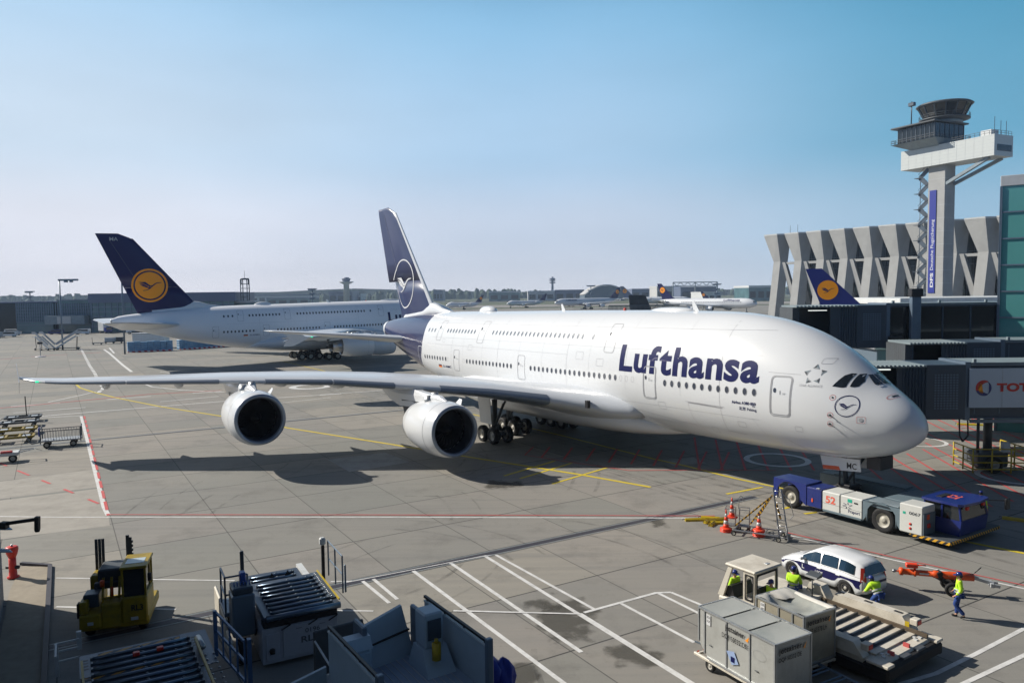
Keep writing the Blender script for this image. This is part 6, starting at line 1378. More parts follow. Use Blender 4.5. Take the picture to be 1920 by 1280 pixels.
    text_on('52', sd, 4.32, 3.72, .88, 1.28, 'side_number', M['pinkp'], a3, bold=.03)
    text_on('Fraport', sd, 2.95, 2.28, .60, .82, 'side_lettering', M['letter'], a4, bold=.01)
    q = MB()
    for a in (20, 75, 130, 185, 240, 300): q.bar((3.0-.10*math.cos(R(a)), YS+.01, 1.0+.07*math.sin(R(a))), (3.0-.30*math.cos(R(a+12)), YS+.01, 1.0+.16*math.sin(R(a+12))), .025, .02)
    q.build('star_mark', M['letter'], a4)
    MB().rbox(2.74, 3.0, YS+.001, YS+.012, 1.20, 1.38, .003).build('green_panel', M['greenp'], a4); MB().rbox(2.42, 2.62, YS+.001, YS+.03, 1.20, 1.27, .005).build('grab_recess', M['dark'], a4)
    text_on('0067', lambda a, b_: (a, 3.03, b_), -.38, -.95, 1.36, 1.52, 'side_number', M['dgrey'], wb, bold=.01); MB().rbox(-.2, -.06, 3.021, 3.03, 1.34, 1.46, .003).build('green_mark', M['greenp'], wb)
    MB().rbox(5.1, 5.2, YS+.001, YS+.03, .72, .92, .01).build('side_lamp', M['orange'], a2); MB().rbox(4.7, 4.9, YS-.1, YS+.02, 1.525, 1.56, .01).build('side_handle', M['lgrey'], a2)
    q = MB()
    for x in (4.545, 3.445, 2.145): q.box(x-.008, x+.008, YS-.001, YS+.006, .45, 1.48)
    q.box(2.2, 5.5, YS-.001, YS+.004, .84, .85); q.build('panel_gaps', M['dark'], o)
    return o
M['greyp'] = mat('tug_grey_paint', (.14, .19, .22), .4, var=.08, dirt=.3); M['gwhitep'] = mat('tug_white_paint', (.60, .61, .58), .4, var=.05, dirt=.25, dirtcol=(.3, .28, .24)); M['greenp'] = mat('green_plastic', (.02, .40, .28), .3); M['pinkp'] = mat('signal_red_lettering', (.72, .13, .08), .5)
M['hubc'] = mat('cream_wheel_hub', (.42, .40, .34), .5, dirt=.5, dscale=3)
tug()
person('tug driver in a yellow jacket behind the blue cab front', PL(-1.75, -1.05).x, PL(-1.75, -1.05).y, -60, dict(), z=.46)

# --- ladder trolley, cones, chocks
lt = empty('ladder_trolley', 'grey wheeled frame with a steep ladder and black-yellow striped struts by the cones', 'ladder', M=frame(12.3, 38.2, -31))
q = MB()
fr_ = [(-1.0, -.5, .3), (1.2, -.5, .3), (1.2, .5, .3), (-1.0, .5, .3), (-1.0, -.5, .3)]
q.path(fr_, .04); q.path([(-.2, -.5, .3), (-.2, .5, .3)], .03); q.path([(.5, -.5, .3), (.5, .5, .3)], .03); q.build('base_frame', M['steel'], lt)
q = MB()
for dx in (0, .42): q.bar((1.25+dx, -.45, .12), (.75+dx*.9, .35, 2.5), .05, .09)
for k in range(9): t = k/9+.05; q.tube((1.25-.5*t, -.45+.8*t, .12+2.38*t), (1.67-.54*t, -.45+.8*t, .12+2.38*t), .022)
q.build('ladder_rungs', M['steel'], lt)
q = MB(); q.path([(1.15, .25, 2.3), (1.55, .35, 2.0), (1.75, .38, 1.2), (1.6, .3, 1.0)], .02); q.build('handrail', M['steel'], lt)
for a, b_ in (((-.95, -.45, .5), (.7, -.3, 2.1)), ((-.1, .45, .7), (.75, .2, 2.15)), ((-.3, .1, .55), (.72, 0, 2.1)), ((1.1, .5, .9), (.95, .25, 1.7))): MB().bar(a, b_, .07).build('striped_strut', M['hazard'], lt)
for x, y in ((-1, -.5), (1.2, -.5), (1.2, .5), (-1, .5)): wheel_on(lt, (x, y, .13), .13, .06)
q = MB(); q.rbox(1.45, 1.65, -.3, .25, .1, .3, .03); q.build('ladder_foot', M['dgrey'], lt)
ct = empty('equipment_cart', 'small grey mesh cart holding a traffic cone, between the cones', 'cart', M=frame(11.6, 39.2, -20))
q = MB()
for x in (-.55, .15): q.rbox(x, x+.5, -.25, .25, .25, .29, .01); q.path([(x, -.25, .27), (x, -.25, 1.15), (x+.5, -.25, 1.15), (x+.5, -.25, .27)], .02); q.path([(x, .25, .27), (x, .25, 1.15), (x+.5, .25, 1.15), (x+.5, .25, .27)], .02); q.path([(x, -.25, 1.15), (x, .25, 1.15)], .02); q.path([(x+.5, -.25, 1.15), (x+.5, .25, 1.15)], .02); q.path([(x, -.25, .7), (x+.5, -.25, .7), (x+.5, .25, .7)], .015)
q.build('mesh_basket', M['steel'], ct); q = MB(); q.path([(.1, .1, 1.1), (.12, .1, 1.7), (.2, .1, 1.8), (.3, .1, 1.75), (.34, .1, 1.5)], .02); q.build('hook_handle', M['steel'], ct)
for x, y in ((-.5, -.25), (.6, -.25), (.6, .25), (-.5, .25)): wheel_on(ct, (x, y, .1), .1, .05)
def cone(x, y, label, z=0, n=1, h=.75):
    o = empty('traffic_cone', label, 'traffic cone', (x, y, z), group='traffic cones by the ladder trolley')
    prof = lambda r0, z0, r1, z1: [(r0, z0), (r1, z1)]
    b = MB()
    for k in range(n): zz = k*.07; b.lathe([(.30, zz), (.31, zz+.03), (.26, zz+.06), (.15, zz+.09)], (0, 0, 0), 'Z', 20, cap=True)
    b.build('base', M['coneo'], o); z0 = (n-1)*.07
    r = lambda t: .155*(1-t)+.025*t
    for i, (a, c_) in enumerate(((.0, .22), (.22, .42), (.42, .62), (.62, .80), (.80, 1.0))):
        MB().lathe([(r(a)+(.002 if i % 2 else 0), z0+.05+h*a), (r(c_)+(.002 if i % 2 else 0), z0+.05+h*c_)], (0, 0, 0), 'Z', 20, cap=True).build('reflective_band' if i % 2 else 'cone_body', M['reflect' if i % 2 else 'coneo'], o)
    return o
M['coneo'] = mat('cone_orange', (.80, .06, .02), .4, var=.1)
cone(11.0, 39.0, 'orange cone on a stack of cone feet, nearest the yellow chocks', n=3, h=.95); cone(12.45, 38.2, 'orange cone on a tall stack in front of the ladder', n=5, h=.9)
cone(11.38, 39.28, 'orange cone standing high in the mesh cart', z=.65, n=1, h=1.0)
def chock(x, y, deg, label, l=1.0, z=0):
    o = empty('wheel_chock', label, 'wheel chock', M=frame(x, y, deg, z), group='yellow wheel chocks')
    q = MB(); q.prism([(-.13, 0), (.13, 0), (.10, .10), (.0, .17), (-.10, .10)], -l/2, l/2, lambda a, b, c: (c, a, b)); q.build('block', M['yellow'], o)
    q = MB(); q.path([(-l/2, 0, .1), (-l/2-.1, 0, .14), (-l/2-.14, 0, .06)], .015); q.build('rope', M['black'], o)
    return o
chock(9.85, 40.9, 3, 'yellow chock lying alone at the left end of the heap', 1.1); chock(10.55, 40.55, 35, 'short yellow chock leaning in the middle of the heap', .8, .02); chock(10.75, 41.15, -15, 'yellow chock at the back of the heap', 1.0)
chock(10.62, 40.15, 55, 'yellow chock pointing at the camera in front of the heap', .8, .01); chock(11.0, 40.3, 0, 'yellow chock at the right end of the heap near the cones', .9); chock(11.05, 40.85, 20, 'yellow chock half hidden behind the first cone', .9)
p = G(1820, 797); chock(p.x, p.y, -20, 'yellow chock alone on the red hatching under the advertising bridge', 2.2)
p = G(1908, 976); chock(p.x, p.y, -35, 'yellow chock at the right edge near the tug front', 1.4)
pr = empty('hatching_prop', None, None); bpy.data.objects.remove(pr)

# --- orange tow bar
TBM = frame(17.4, 30.75, math.degrees(math.atan2(30.6-31.5, 18.9-16.05)))
tb_ = empty('tow_bar', 'orange aircraft tow bar on two small wheels beside the walking man', 'tow bar', M=TBM)
q = MB(); q.lathe([(.10, -1.45), (.16, -1.42), (.16, -1.3), (.12, -1.28), (.13, -.9), (.17, -.88), (.17, -.82), (.12, -.8), (.12, -.2), (.15, -.18), (.15, -.05), (.14, 0), (.16, .6), (.15, 1.3)], (0, 0, .72), 'X', 20, cap=True); q.build('bar_tube', M['orange'], tb_)
q = MB(); q.bar((1.3, 0, .72), (2.0, -.02, .55), .16, .12); q.bar((1.95, -.18, .52), (2.2, -.18, .5), .08, .12); q.bar((1.95, .18, .52), (2.2, .18, .5), .08, .12); q.box(1.86, 1.98, -.24, .24, .44, .6); q.build('head', M['lgrey'], tb_)
q = MB(); q.lathe([(.04, -1.7), (.07, -1.66), (.07, -1.6), (.04, -1.55), (.04, -1.44)], (0, 0, .72), 'X', 12, cap=True); q.build('eye', M['steel'], tb_)
q = MB(); q.rbox(-1.2, -.75, -.12, .12, .92, 1.1, .03); q.tube((-.8, 0, 1.04), (-.45, 0, 1.04), .03); q.build('hand_pump', M['coneo'], tb_)
q = MB(); q.bar((-.15, 0, .66), (.55, 0, .30), .12); q.bar((0, -.02, .85), (.1, .0, .6), .3, .2); q.tube((.45, -.5, .30), (.45, .5, .30), .05); q.bar((.45, 0, .3), (.75, 0, .62), .08); q.tube((1.35, .12, .86), (1.6, .15, 1.12), .02); q.build('undercarriage', M['dark'], tb_)
for y in (-.42, .42): wheel_on(tb_, (.45, y, .28), .28, .16)
q = MB(); q.box(.35, .8, -.148, -.145, .70, .76); q.box(.35, .8, .145, .17, .70, .76); q.box(-.7, -.35, -.125, -.12, .70, .76); q.build('plate', M['blind'], tb_)

# --- container transporter: cab and roller deck
VM = frame(12.95, 23.93, 125)
tr = empty('container_transporter', 'cream airport container transporter with a roller deck and a small open cab', 'transporter', M=VM)
q = MB(); q.rbox(.25, 6.5, -1.62, 1.62, .32, .74, .06); q.build('chassis', M['cream'], tr)
q = MB(); q.rbox(.02, .9, -1.72, 1.72, .22, .66, .08); q.rbox(.06, 6.3, 1.60, 1.74, .20, .55, .04); q.rbox(.06, 6.3, -1.74, -1.60, .20, .55, .04); q.build('bumper_rubber', M['black'], tr)
q = MB(); q.box(.7, 5.4, -1.2, 1.25, .742, .80); q.build('deck_plate', M['cream'], tr)
rl_ = MB()
for k in range(11): x = 1.05+k*.42; rl_.tube((x, -1.1, .84), (x, 1.15, .84), .055, n=10); rl_.box(x-.09, x-.06, -1.12, 1.17, .805, .83)
tag(rl_.build('deck_rollers', M['slate'], tr), kind='stuff')
def rail(y0, y1, x0, x1, zt, nm):
    q = MB(); q.prism([(x0, .745), (x0+.35, zt), (x1-.2, zt), (x1, .745)], y0, y1, lambda a, b, c: (a, c, b)); return q.build(nm, M['cream'], tr)
rr1 = rail(-1.72, -1.28, .85, 3.9, 1.22, 'side_rail'); rr2 = rail(-1.72, -1.28, 3.95, 5.0, 1.3, 'side_rail'); rr3 = rail(1.35, 1.72, .85, 3.2, 1.15, 'side_rail')
q = MB(); q.box(.3, 5.2, -1.275, -1.18, .805, .92); q.build('guide_rail', M['rustd'], tr); q = MB(); q.box(.9, 5.0, 1.26, 1.34, .805, .9); q.build('guide_rail', M['rustd'], tr)
for y in (-1.66, 1.38):
    q = MB(); q.rbox(.72, .98, y, y+.30, .98, 1.2, .02); lo_ = q.build('lamp_box', M['cream'], tr); q = MB(); q.rbox(.70, .719, y+.04, y+.26, 1.02, 1.17, .005); q.build('tail_lamp', M['red'], lo_)
    q = MB(); q.rbox(.02, .75, y-.05, y+.36, .665, .76, .02); q.build('tread_plate', M['cream'], tr)
q = MB(); q.rbox(.10, .95, -.75, -.25, .60, .72, .02); q.rbox(.10, .95, .15, .65, .60, .72, .02); q.build('loading_pocket', M['dgrey'], tr)
q = MB(); q.box(.35, .55, -.20, -.12, .66, .86); q.box(.35, .55, .75, .83, .66, .86); q.build('red_latch', M['pred'], tr)
q = MB()
for y0 in (-1.18, .82):
    for i in range(3):
        for j in range(3):
            if (i+j) % 2 == 0: q.box(.45+i*.13, .56+i*.13, y0+j*.13, y0+.11+j*.13, .665, .78)
tag(q.build('castor_pads', M['gwhite'], tr), kind='stuff')
q = MB(); q.box(1.8, 2.0, 1.722, 1.726, .82, .98); q.build('yellow_sticker', M['yellow'], tr); MB().box(.95, 1.1, -1.279, -1.277, .82, 1.1).build('yellow_sticker', M['yellow'], tr)
for x in (1.3, 2.4, 3.5): MB().rbox(x, x+.3, -1.58, -1.46, 1.222, 1.235, .004).build('rail_slot', M['dark'], rr1)
for x in (1.4, 2.4, 5.3):
    for y in (-1.35, 1.35): wheel_on(tr, (x, y, .28), .28, .22)
# cab with pillars, roof and a rounded rear window
q = MB(); q.rbox(4.6, 6.75, .05, 1.62, .35, .9, .06); q.rbox(4.2, 6.6, -1.6, .0, .76, .98, .04); cf = q.build('cab_floor', M['cream'], tr)
for ya, yb in ((.10, .20), (1.48, 1.58)): q = MB(); q.prism([(6.55, .9), (6.80, .9), (6.30, 2.14), (6.12, 2.14)], ya, yb, lambda a, b, c: (a, c, b)); q.build('cab_pillar', M['cream'], tr)
q = MB(); q.box(5.18, 5.26, .1, .19, .9, 2.14); q.build('cab_pillar', M['cream'], tr)
def winwall(mb, x0, x1, z0, z1, wx0, wx1, wz0, wz1, y, t, fn):
    cx, cz = (wx0+wx1)/2, (wz0+wz1)/2; inner = rrect(cx, cz, wx1-wx0, wz1-wz0, .1, 5); n = len(inner); outer = []
    for a, b in inner:
        dx, dz = a-cx, b-cz; s_ = min(((x1-cx) if dx > 0 else (cx-x0))/max(1e-6, abs(dx)), ((z1-cz) if dz > 0 else (cz-z0))/max(1e-6, abs(dz))); outer.append((cx+dx*s_, cz+dz*s_))
    for yy in (y, y+t): mb.add([fn(a, b, yy) for a, b in inner+outer], [(i, (i+1) % n, n+(i+1) % n, n+i) for i in range(n)])
    mb.add([fn(a, b, y) for a, b in inner]+[fn(a, b, y+t) for a, b in inner], [(i, (i+1) % n, n+(i+1) % n, n+i) for i in range(n)])
    return inner
q = MB(); w1 = winwall(q, 5.12, 5.62, .9, 2.14, 5.2, 5.5, 1.15, 2.0, 1.52, .06, lambda a, b, y: (a, y, b)); w2 = winwall(q, .2, 1.52, .9, 2.14, .3, 1.42, 1.1, 2.05, 5.12, .05, lambda a, b, y: (y, a, b)); q.build('cab_wall', M['cream'], tr, fix=False)
q = MB(); winwall(q, 5.16, 5.54, 1.08, 2.06, 5.2, 5.5, 1.15, 2.0, 1.582, .01, lambda a, b, y: (a, y, b)); winwall(q, .26, 1.46, 1.06, 2.1, .32, 1.40, 1.13, 2.03, 5.105, .01, lambda a, b, y: (y, a, b)); q.build('window_seal', M['black'], tr, fix=False)
q = MB(); q.rbox(5.05, 6.42, .03, 1.64, 2.142, 2.25, .04); ro = q.build('cab_roof', M['cream'], tr); MB().rbox(5.3, 5.45, .4, .6, 2.251, 2.27, .01).build('roof_vent', M['alu'], ro)
q = MB(); q.hexa([(6.1, .3, .92), (6.6, .3, .92), (6.6, 1.45, .92), (6.1, 1.45, .92), (6.25, .3, 1.35), (6.45, .3, 1.30), (6.45, 1.45, 1.30), (6.25, 1.45, 1.35)]); q.build('dashboard', M['dark'], tr)
q = MB(); q.lathe([(.17, -.012), (.19, 0), (.17, .012)], (6.05, .85, 1.42), 'X', 18); q.tube((6.1, .85, 1.42), (6.3, .85, 1.2), .02); q.build('steering_wheel', M['black'], tr)
q = MB(); q.rbox(5.25, 5.75, .55, 1.2, .9, 1.02, .04); q.rbox(5.22, 5.32, .55, 1.2, 1.0, 1.5, .04); q.build('seat', M['dark'], tr)
q = MB(); q.tube((4.4, -.9, .98), (4.4, -.9, 1.6), .025); q.tube((4.4, -.9, 1.6), (4.55, -1.0, 1.75), .025); q.hexa([(4.2, -1.2, 1.68), (4.7, -1.2, 1.68), (4.7, -.85, 1.68), (4.2, -.85, 1.68), (4.2, -1.25, 1.82), (4.7, -1.25, 1.82), (4.7, -.9, 1.74), (4.2, -.9, 1.74)]); q.build('control_console', M['dgrey'], tr)
M['rustd'] = M.get('rustd')
# --- two containers on dollies
def dolly(M_, l, w_, label, group='container dollies'):
    o = empty('container_dolly', label, 'dolly', M=M_, group=group)
    q = MB(); q.rbox(-.05, l+.35, 0, .1, .34, .44, .02); q.rbox(-.05, l+.35, w_-.1, w_, .34, .44, .02)
    for k in range(6): q.rbox(-.02+k*(l+.2)/5, .06+k*(l+.2)/5, .101, w_-.101, .35, .43, .01)
    q.build('frame', M['cream'], o); q = MB()
    for k in range(8): q.tube((.2+k*l/8, .12, .455), (.2+k*l/8, w_-.12, .455), .03, n=8)
    tag(q.build('rollers', M['steel'], o), kind='stuff')
    for x in (l*.12, l*.9):
        for y in (.14, w_-.14): wheel_on(o, (x, y, .2), .2, .13)
    q = MB()
    for k in range(5): q.box(l+.351, l+.356, .15+k*.28, .25+k*.28, .36, .42)
    q.build('reflector', M['orange'], o)
    q = MB(); q.tube((l+.35, w_/2, .38), (l+1.1, w_/2, .30), .03); q.build('draw_bar', M['slate'], o)
    return o
def container(M_, l, w_, h, cham, txt, label, soft=False, num=''):
    """x along the length (far end first has the chamfer), y across, door side y=w"""
    o = empty('air_cargo_container', label, 'container', M=M_, group='air cargo containers on dollies')
    poly = [(0, 0), (l-cham, 0), (l, cham*1.05), (l, h), (0, h)]
    q = MB(); poly = [(a, min(b, h-(.30 if soft else .05))) for a, b in poly]; q.prism(poly, .01, w_-.01, lambda a, b, c: (a, c, b))
    if soft:
        for y in (.01, w_-.03): q.box(.0, l, y, y+.02, h-.299, h)
        for x in (.005, l-.025): q.box(x, x+.02, .031, w_-.031, h-.299, h)
    else: q.prism([(0, h-.049), (l, h-.049), (l, h-.01), (0, h-.01)], .01, .03, lambda a, b, c: (a, c, b)); q.prism([(0, h-.049), (l, h-.049), (l, h-.01), (0, h-.01)], w_-.03, w_-.01, lambda a, b, c: (a, c, b))
    sh_ = q.build('shell', M['ctr' if not soft else 'ctr2'], o)
    q = MB()   # posts and rims
    ws = (0, l*.30, l*.60, l*.90, l) if not soft else (0, l*.22, l*.5, l)
    for x in ws:
        x0 = min(x, l-.05) if x > 0 else 0
        zl = 0 if x < l-cham else max(0, (x-(l-cham))*1.05)
        for y0, y1 in ((-.02, .008), (w_-.008, w_+.02)): q.box(x0, x0+.05, y0, y1, zl, h)
    for y in (-.025, w_-.025): q.box(0, l, y, y+.05, h-.03, h+.025)
    for x in (-.02, l-.03): q.box(x, x+.05, 0.026, w_-.026, h-.03, h+.024)
    q.box(-.02, l-cham, -.03, w_+.03, -.04, .03); q.box(-.025, .0, .0, .05, 0, h); q.box(-.025, 0, w_-.05, w_, 0, h); q.build('edge_profile', M['alu'], o)
    if not soft:
        for k in range(3):
            q = MB(); a, b = l*k/3+.04, l*(k+1)/3-.04; n = 8; v = []
            for i in range(n+1):
                for j in range(n+1):
                    u, w2 = i/n, j/n; v.append((a+(b-a)*u, .06+(w_-.12)*w2, h+.012-.030*math.sin(math.pi*u)**.7*math.sin(math.pi*w2)**.7))
            q.smooth = True; q.add(v, [(i*(n+1)+j, (i+1)*(n+1)+j, (i+1)*(n+1)+j+1, i*(n+1)+j+1) for i in range(n) for j in range(n)]); q.build('roof_panel', M['ctrtop'], o, fix=False)
    else:
        q = MB(); n = 12; v = []
        for i in range(n+1):
            for j in range(n+1):
                u, w2 = i/n, j/n; e = min(u, 1-u, w2, 1-w2); v.append((.03+(l-.06)*u, .03+(w_-.06)*w2, h+.02-.29*min(1, e*3.5)*(1-.3*u)+.02*math.sin(9*u+7*w2)+(.015*math.sin(23*u*w2))))
        q.smooth = True; q.add(v, [(i*(n+1)+j, (i+1)*(n+1)+j, (i+1)*(n+1)+j+1, i*(n+1)+j+1) for i in range(n) for j in range(n)]); q.build('sagging_roof_sheet', M['sheet'], o, fix=False); q = MB(); q.smooth = True; n = 14; v = []
        for i in range(n+1):
            t = i/n; e_ = .22+.10*math.sin(7*t)+.05*math.sin(17*t); v += [(l-.03, .03+(w_-.06)*t, h+.03), (l-.03-e_*1.4, .03+(w_-.06)*t, h+.015-.10*e_), (l-.03-e_*1.9, .03+(w_-.06)*t, h-.10)]
        for i in range(n+1):
            t = i/n; v += [(.03+(l-.5)*t, .03, h+.035), (.03+(l-.5)*t, .12, h+.02), (.03+(l-.5)*t, .15, h-.04)]
        q.add(v, [(k*45+i*3+j, k*45+i*3+j+1, k*45+(i+1)*3+j+1, k*45+(i+1)*3+j) for k in (0, 1) for i in range(n) for j in (0, 1)]); q.build('folded_cover_edge', M['clothw'], o, fix=False)
    # writing: long side y=w_ seen with x decreasing to the right
    side = lambda a, b: (a, w_+.026, b); end = lambda a, b: (-.032, a, b)
    if not soft:
        text_on('jettainer', side, l*.62, l*.37, h-.34, h-.12, 'lettering', M['dark'], sh_, bold=.02); text_on(txt, side, l*.66, l*.335, h-.60, h-.42, 'lettering', M['dark'], sh_, bold=.01)
        q = MB(); q.add([side(l*.36, h-.32), side(l*.31, h-.16), side(l*.325, h-.34)], [(0, 1, 2)]); q.build('logo_flash', M['gold'], sh_, fix=False)
        q = MB(); q.add([side(l*.60, h-.95), side(l*.50, h-.86), side(l*.44, h-1.20), side(l*.53, h-1.32)], [(0, 1, 2, 3)]); st_ = q.build('sticker', M['bluish'], sh_, fix=False); q = MB(); q.box(l*.49, l*.54, w_+.03, w_+.034, h-1.22, h-1.05); q.build('sticker_print', M['letter'], st_)
        q = MB(); hull_ring(q, ellipse(l*.20, h-.55, .26, .15, 24), ellipse(l*.20, h-.55, .25, .14, 24), 0, fn=lambda a, b, o_: side(a, b)); q.build('oval_sticker', M['lgrey'], sh_, fix=False)
        for x in (l*.82, l*.5, l*.22): q = MB(); q.rbox(x-.06, x+.06, w_+.0, w_+.03, h-1.10, h-1.07, .004); q.build('latch', M['dgrey'], sh_)
    q = MB(); q.box(l*.86-.12, l*.86+.06, w_+.012, w_+.016, h-.45, h-.1); q.build('number_label', M['blind'], sh_)
    text_on('%s' % (num.split()[0]), lambda a, b: (a, w_+.018, b), l*.86+.04, l*.86-.10, h-.22, h-.14, 'label_print', M['dark'], sh_, bold=.01); text_on('%s' % (num.split()[1]), lambda a, b: (a, w_+.018, b), l*.86+.04, l*.86-.10, h-.36, h-.28, 'label_print', M['dark'], sh_, bold=.01)
    text_on('jettainer', end, w_*.93, w_*.28 if not soft else w_*.2, h-.36, h-.14, 'lettering', M['dark'], sh_, bold=.02); q = MB(); q.add([end(w_*.26, h-.34), end(w_*.16, h-.14), end(w_*.20, h-.36)], [(0, 1, 2)]); q.build('logo_flash', M['gold'], sh_, fix=False)
    text_on(txt, end, w_*.93, w_*.30, h-.58, h-.42, 'lettering', M['dark'], sh_, bold=.01)
    return o
M['clothw'] = mat('pale_cover_cloth', (.62, .60, .55), .6, var=.12, scale=3, dirt=.3)
M['ctr'] = mat('container_aluminium', (.46, .47, .45), .42, metal=.25, var=.08, scale=1.2, dirt=.45, dscale=1.3, dirtcol=(.22, .21, .18), bump=.8); M['ctr2'] = mat('container_scratched', (.40, .37, .29), .45, metal=.25, var=.15, scale=2, dirt=.4)
M['ctrtop'] = mat('container_roof', (.42, .43, .40), .5, metal=.2, var=.12, scale=1.4, dirt=.5, dscale=.9, dirtcol=(.22, .26, .25)); M['sheet'] = mat('dirty_plastic_sheet', (.34, .35, .32), .35, var=.4, scale=1.8, dirt=.6, dscale=1.4, dirtcol=(.12, .16, .18)); M['bluish'] = mat('blue_sticker', (.30, .40, .62), .5)
CM1 = frame(8.98, 22.57, 119)  # x away along the length, y to the left
dolly(frame(8.98, 22.57, 119), 3.15, 1.53, 'cream dolly with orange reflectors carrying the three-panel container')
container(frame(8.98, 22.57, 119, .52), 3.25, 1.55, 1.55, .42, 'DQF 50332 DE', 'long grey metal air cargo container with three roof panels, nearest the camera', num='50332 DQF')
dolly(frame(10.45, 24.33, 119), 1.9, 1.45, 'dolly with open grey frames under the sheet-topped container')
container(frame(10.45, 24.33, 119, .52), 2.02, 1.48, 1.58, .42, 'AKE 63378 LH', 'worn air cargo container with a sagging plastic sheet roof beside the transporter', soft=True, num='63378 AKE')
e3 = empty('empty_dolly', 'dark empty dolly frames in the shade below the sheet-topped container', 'dolly', M=frame(10.6, 22.6, 119), group='container dollies')
q = MB()
for k in range(3): q.path([(.1+k*.62, .1, .42), (.1+k*.62, 1.5, .42), (.55+k*.62, 1.5, .42), (.55+k*.62, .1, .42), (.1+k*.62, .1, .42)], .03)
q.rbox(0, 2.1, 0, .08, .36, .44, .02); q.rbox(0, 2.1, 1.5, 1.58, .36, .44, .02); q.build('frame', M['steelblue'], e3)
for x in (.25, 1.8):
    for y in (.15, 1.4): wheel_on(e3, (x, y, .2), .2, .13)
q = MB(); q.tube((2.05, -.1, .3), (2.25, -.3, .95), .045); q.build('yellow_handle', M['yellow'], e3)
# ------------------------------------------------------------------ lower left: loaders, stand, terminal corner
WA, WB = Vector((-21.35, 31.15, 0)), Vector((-21.35+11.5*.515, 31.15-11.5*.857, 0))
tc_ = empty('terminal_block', 'grey terminal wall at the lower left edge that shades the loaders', 'building')
q = MB(); poly = [(WA.x, WA.y), (WB.x, WB.y), (-38, 6), (-62, 22)]
q.prism(poly, 0, 27); wl = q.build('wall', M['shed'], tc_)
q = MB(); dW = (WB-WA).normalized(); nW = Vector((-dW.y, dW.x, 0)); nW = nW if nW.x > 0 else -nW
for k in range(7):
    for j in range(5):
        a = WA+dW*(1.0+j*2.1)+nW*.02; b = a+dW*1.7; z0 = 8.5+k*2.6; q = MB(); q.add([(a.x, a.y, z0), (b.x, b.y, z0), (b.x, b.y, z0+1.8), (a.x, a.y, z0+1.8)], [(0, 1, 2, 3)]); q.build('window', M['glass'], wl, fix=False)
pv = sheet('brick_pavement', [G(96, 1063), G(40, 1062), (WA.x-.2, WA.y+.6), (WB.x, WB.y), (-13.2, 20.2), G(82, 1290)], .035, M['brickp'] if 'brickp' in M else M['pavers'])
kb = MB(); P = [G(40, 1058), G(94, 1062), G(82, 1290)]; kb.bar(P[0]+Vector((0, 0, .06)), P[1]+Vector((0, 0, .06)), .18, .13); kb.bar(P[1]+Vector((0, 0, .061)), P[2]+Vector((0, 0, .061)), .18, .13); tag(kb.build('kerb', M['drain']), kind='structure')
# the passenger terminal the photograph is taken from: its airside front runs behind the viewpoint
pt = empty('passenger_terminal', 'long grey and glass terminal front behind the viewpoint', 'building', (-38, -1.2, 0))
q = MB(); q.box(0, 190, -40, 0, 0, 26); tw_ = q.build('wall', M['shed'], pt); q = MB(); q.box(-.5, 190.5, -40.5, .6, 26.01, 27); q.build('roof', M['roofblue'], pt)
for z0 in (1.0, 6.0, 17.0, 21.5): q = MB(); q.box(1, 189, .01, .06, z0, z0+3.4); q.build('glass_band', M['dglass'], tw_)
# hydrant
hy = empty('fire_hydrant', 'red hydrant post with a flared head on the brick pavement', 'hydrant', G(25, 1083))
q = MB(); q.lathe([(.24, .03), (.25, .08), (.17, .12), (.15, .55), (.15, .95)], (0, 0, 0), 'Z', 20, cap=True); q.build('post', M['red'], hy)
q = MB(); q.lathe([(.15, .951), (.22, 1.12), (.26, 1.32), (.25, 1.42), (.2, 1.45)], (0, 0, 0), 'Z', 20, cap=True); q.build('head', M['redd'] if 'redd' in M else M['red'], hy)
q = MB(); q.tube((-.28, 0, .5), (.28, 0, .5), .08, n=14); q.build('outlet', M['dark'], hy); q = MB(); q.tube((0, 0, 1.45), (0, 0, 1.52), .05); q.build('spindle', M['steel'], hy)
# wall lamp brackets
lb = empty('wall_lamp', 'black bracket arm with a downward hook reaching in from the left edge', 'lamp', D(-30, 990, 19))
o0 = D(-30, 990, 19); rel = lambda u, v: tuple(D(u, v, 19)-o0)
q = MB(); q.bar(rel(-30, 987), rel(68, 973), .07, .08); q.bar(rel(70, 968), rel(70, 992), .10); q.build('arm', M['dark'], lb)
q = MB(); q.bar(rel(8, 990), rel(8, 978), .16); q.build('clamp', M['dark'], lb); q = MB(); q.lathe([(.05, 0), (.07, .05), (.02, .08)], Vector(rel(70, 995))-Vector((0, 0, .02)), 'Z', 10, cap=True); q.build('hook', M['dark'], lb)
for n_, (v, lab) in enumerate(((990, 'pale rounded lamp head just under the black bracket at the left edge'), (1032, 'pale rounded lamp head level with the hydrant top at the left edge'))):
    lo = empty('wall_lamp', lab, 'lamp', D(2, v, 20.5), group='lamp heads at the left edge'); q = MB(); q.smooth = True
    q.loft([[(x*.34, .12*w_*math.cos(a), .06*w_*max(-.3, math.sin(a))-.05*x*x) for a in [2*math.pi*i/12 for i in range(12)]] for x, w_ in ((-2.2, .8), (-1, 1), (0, 1), (.6, .7), (.9, .15))], cap=True); q.build('lamp_shade', M['lampshade'], lo)
M['lampshade'] = M['lampshade']
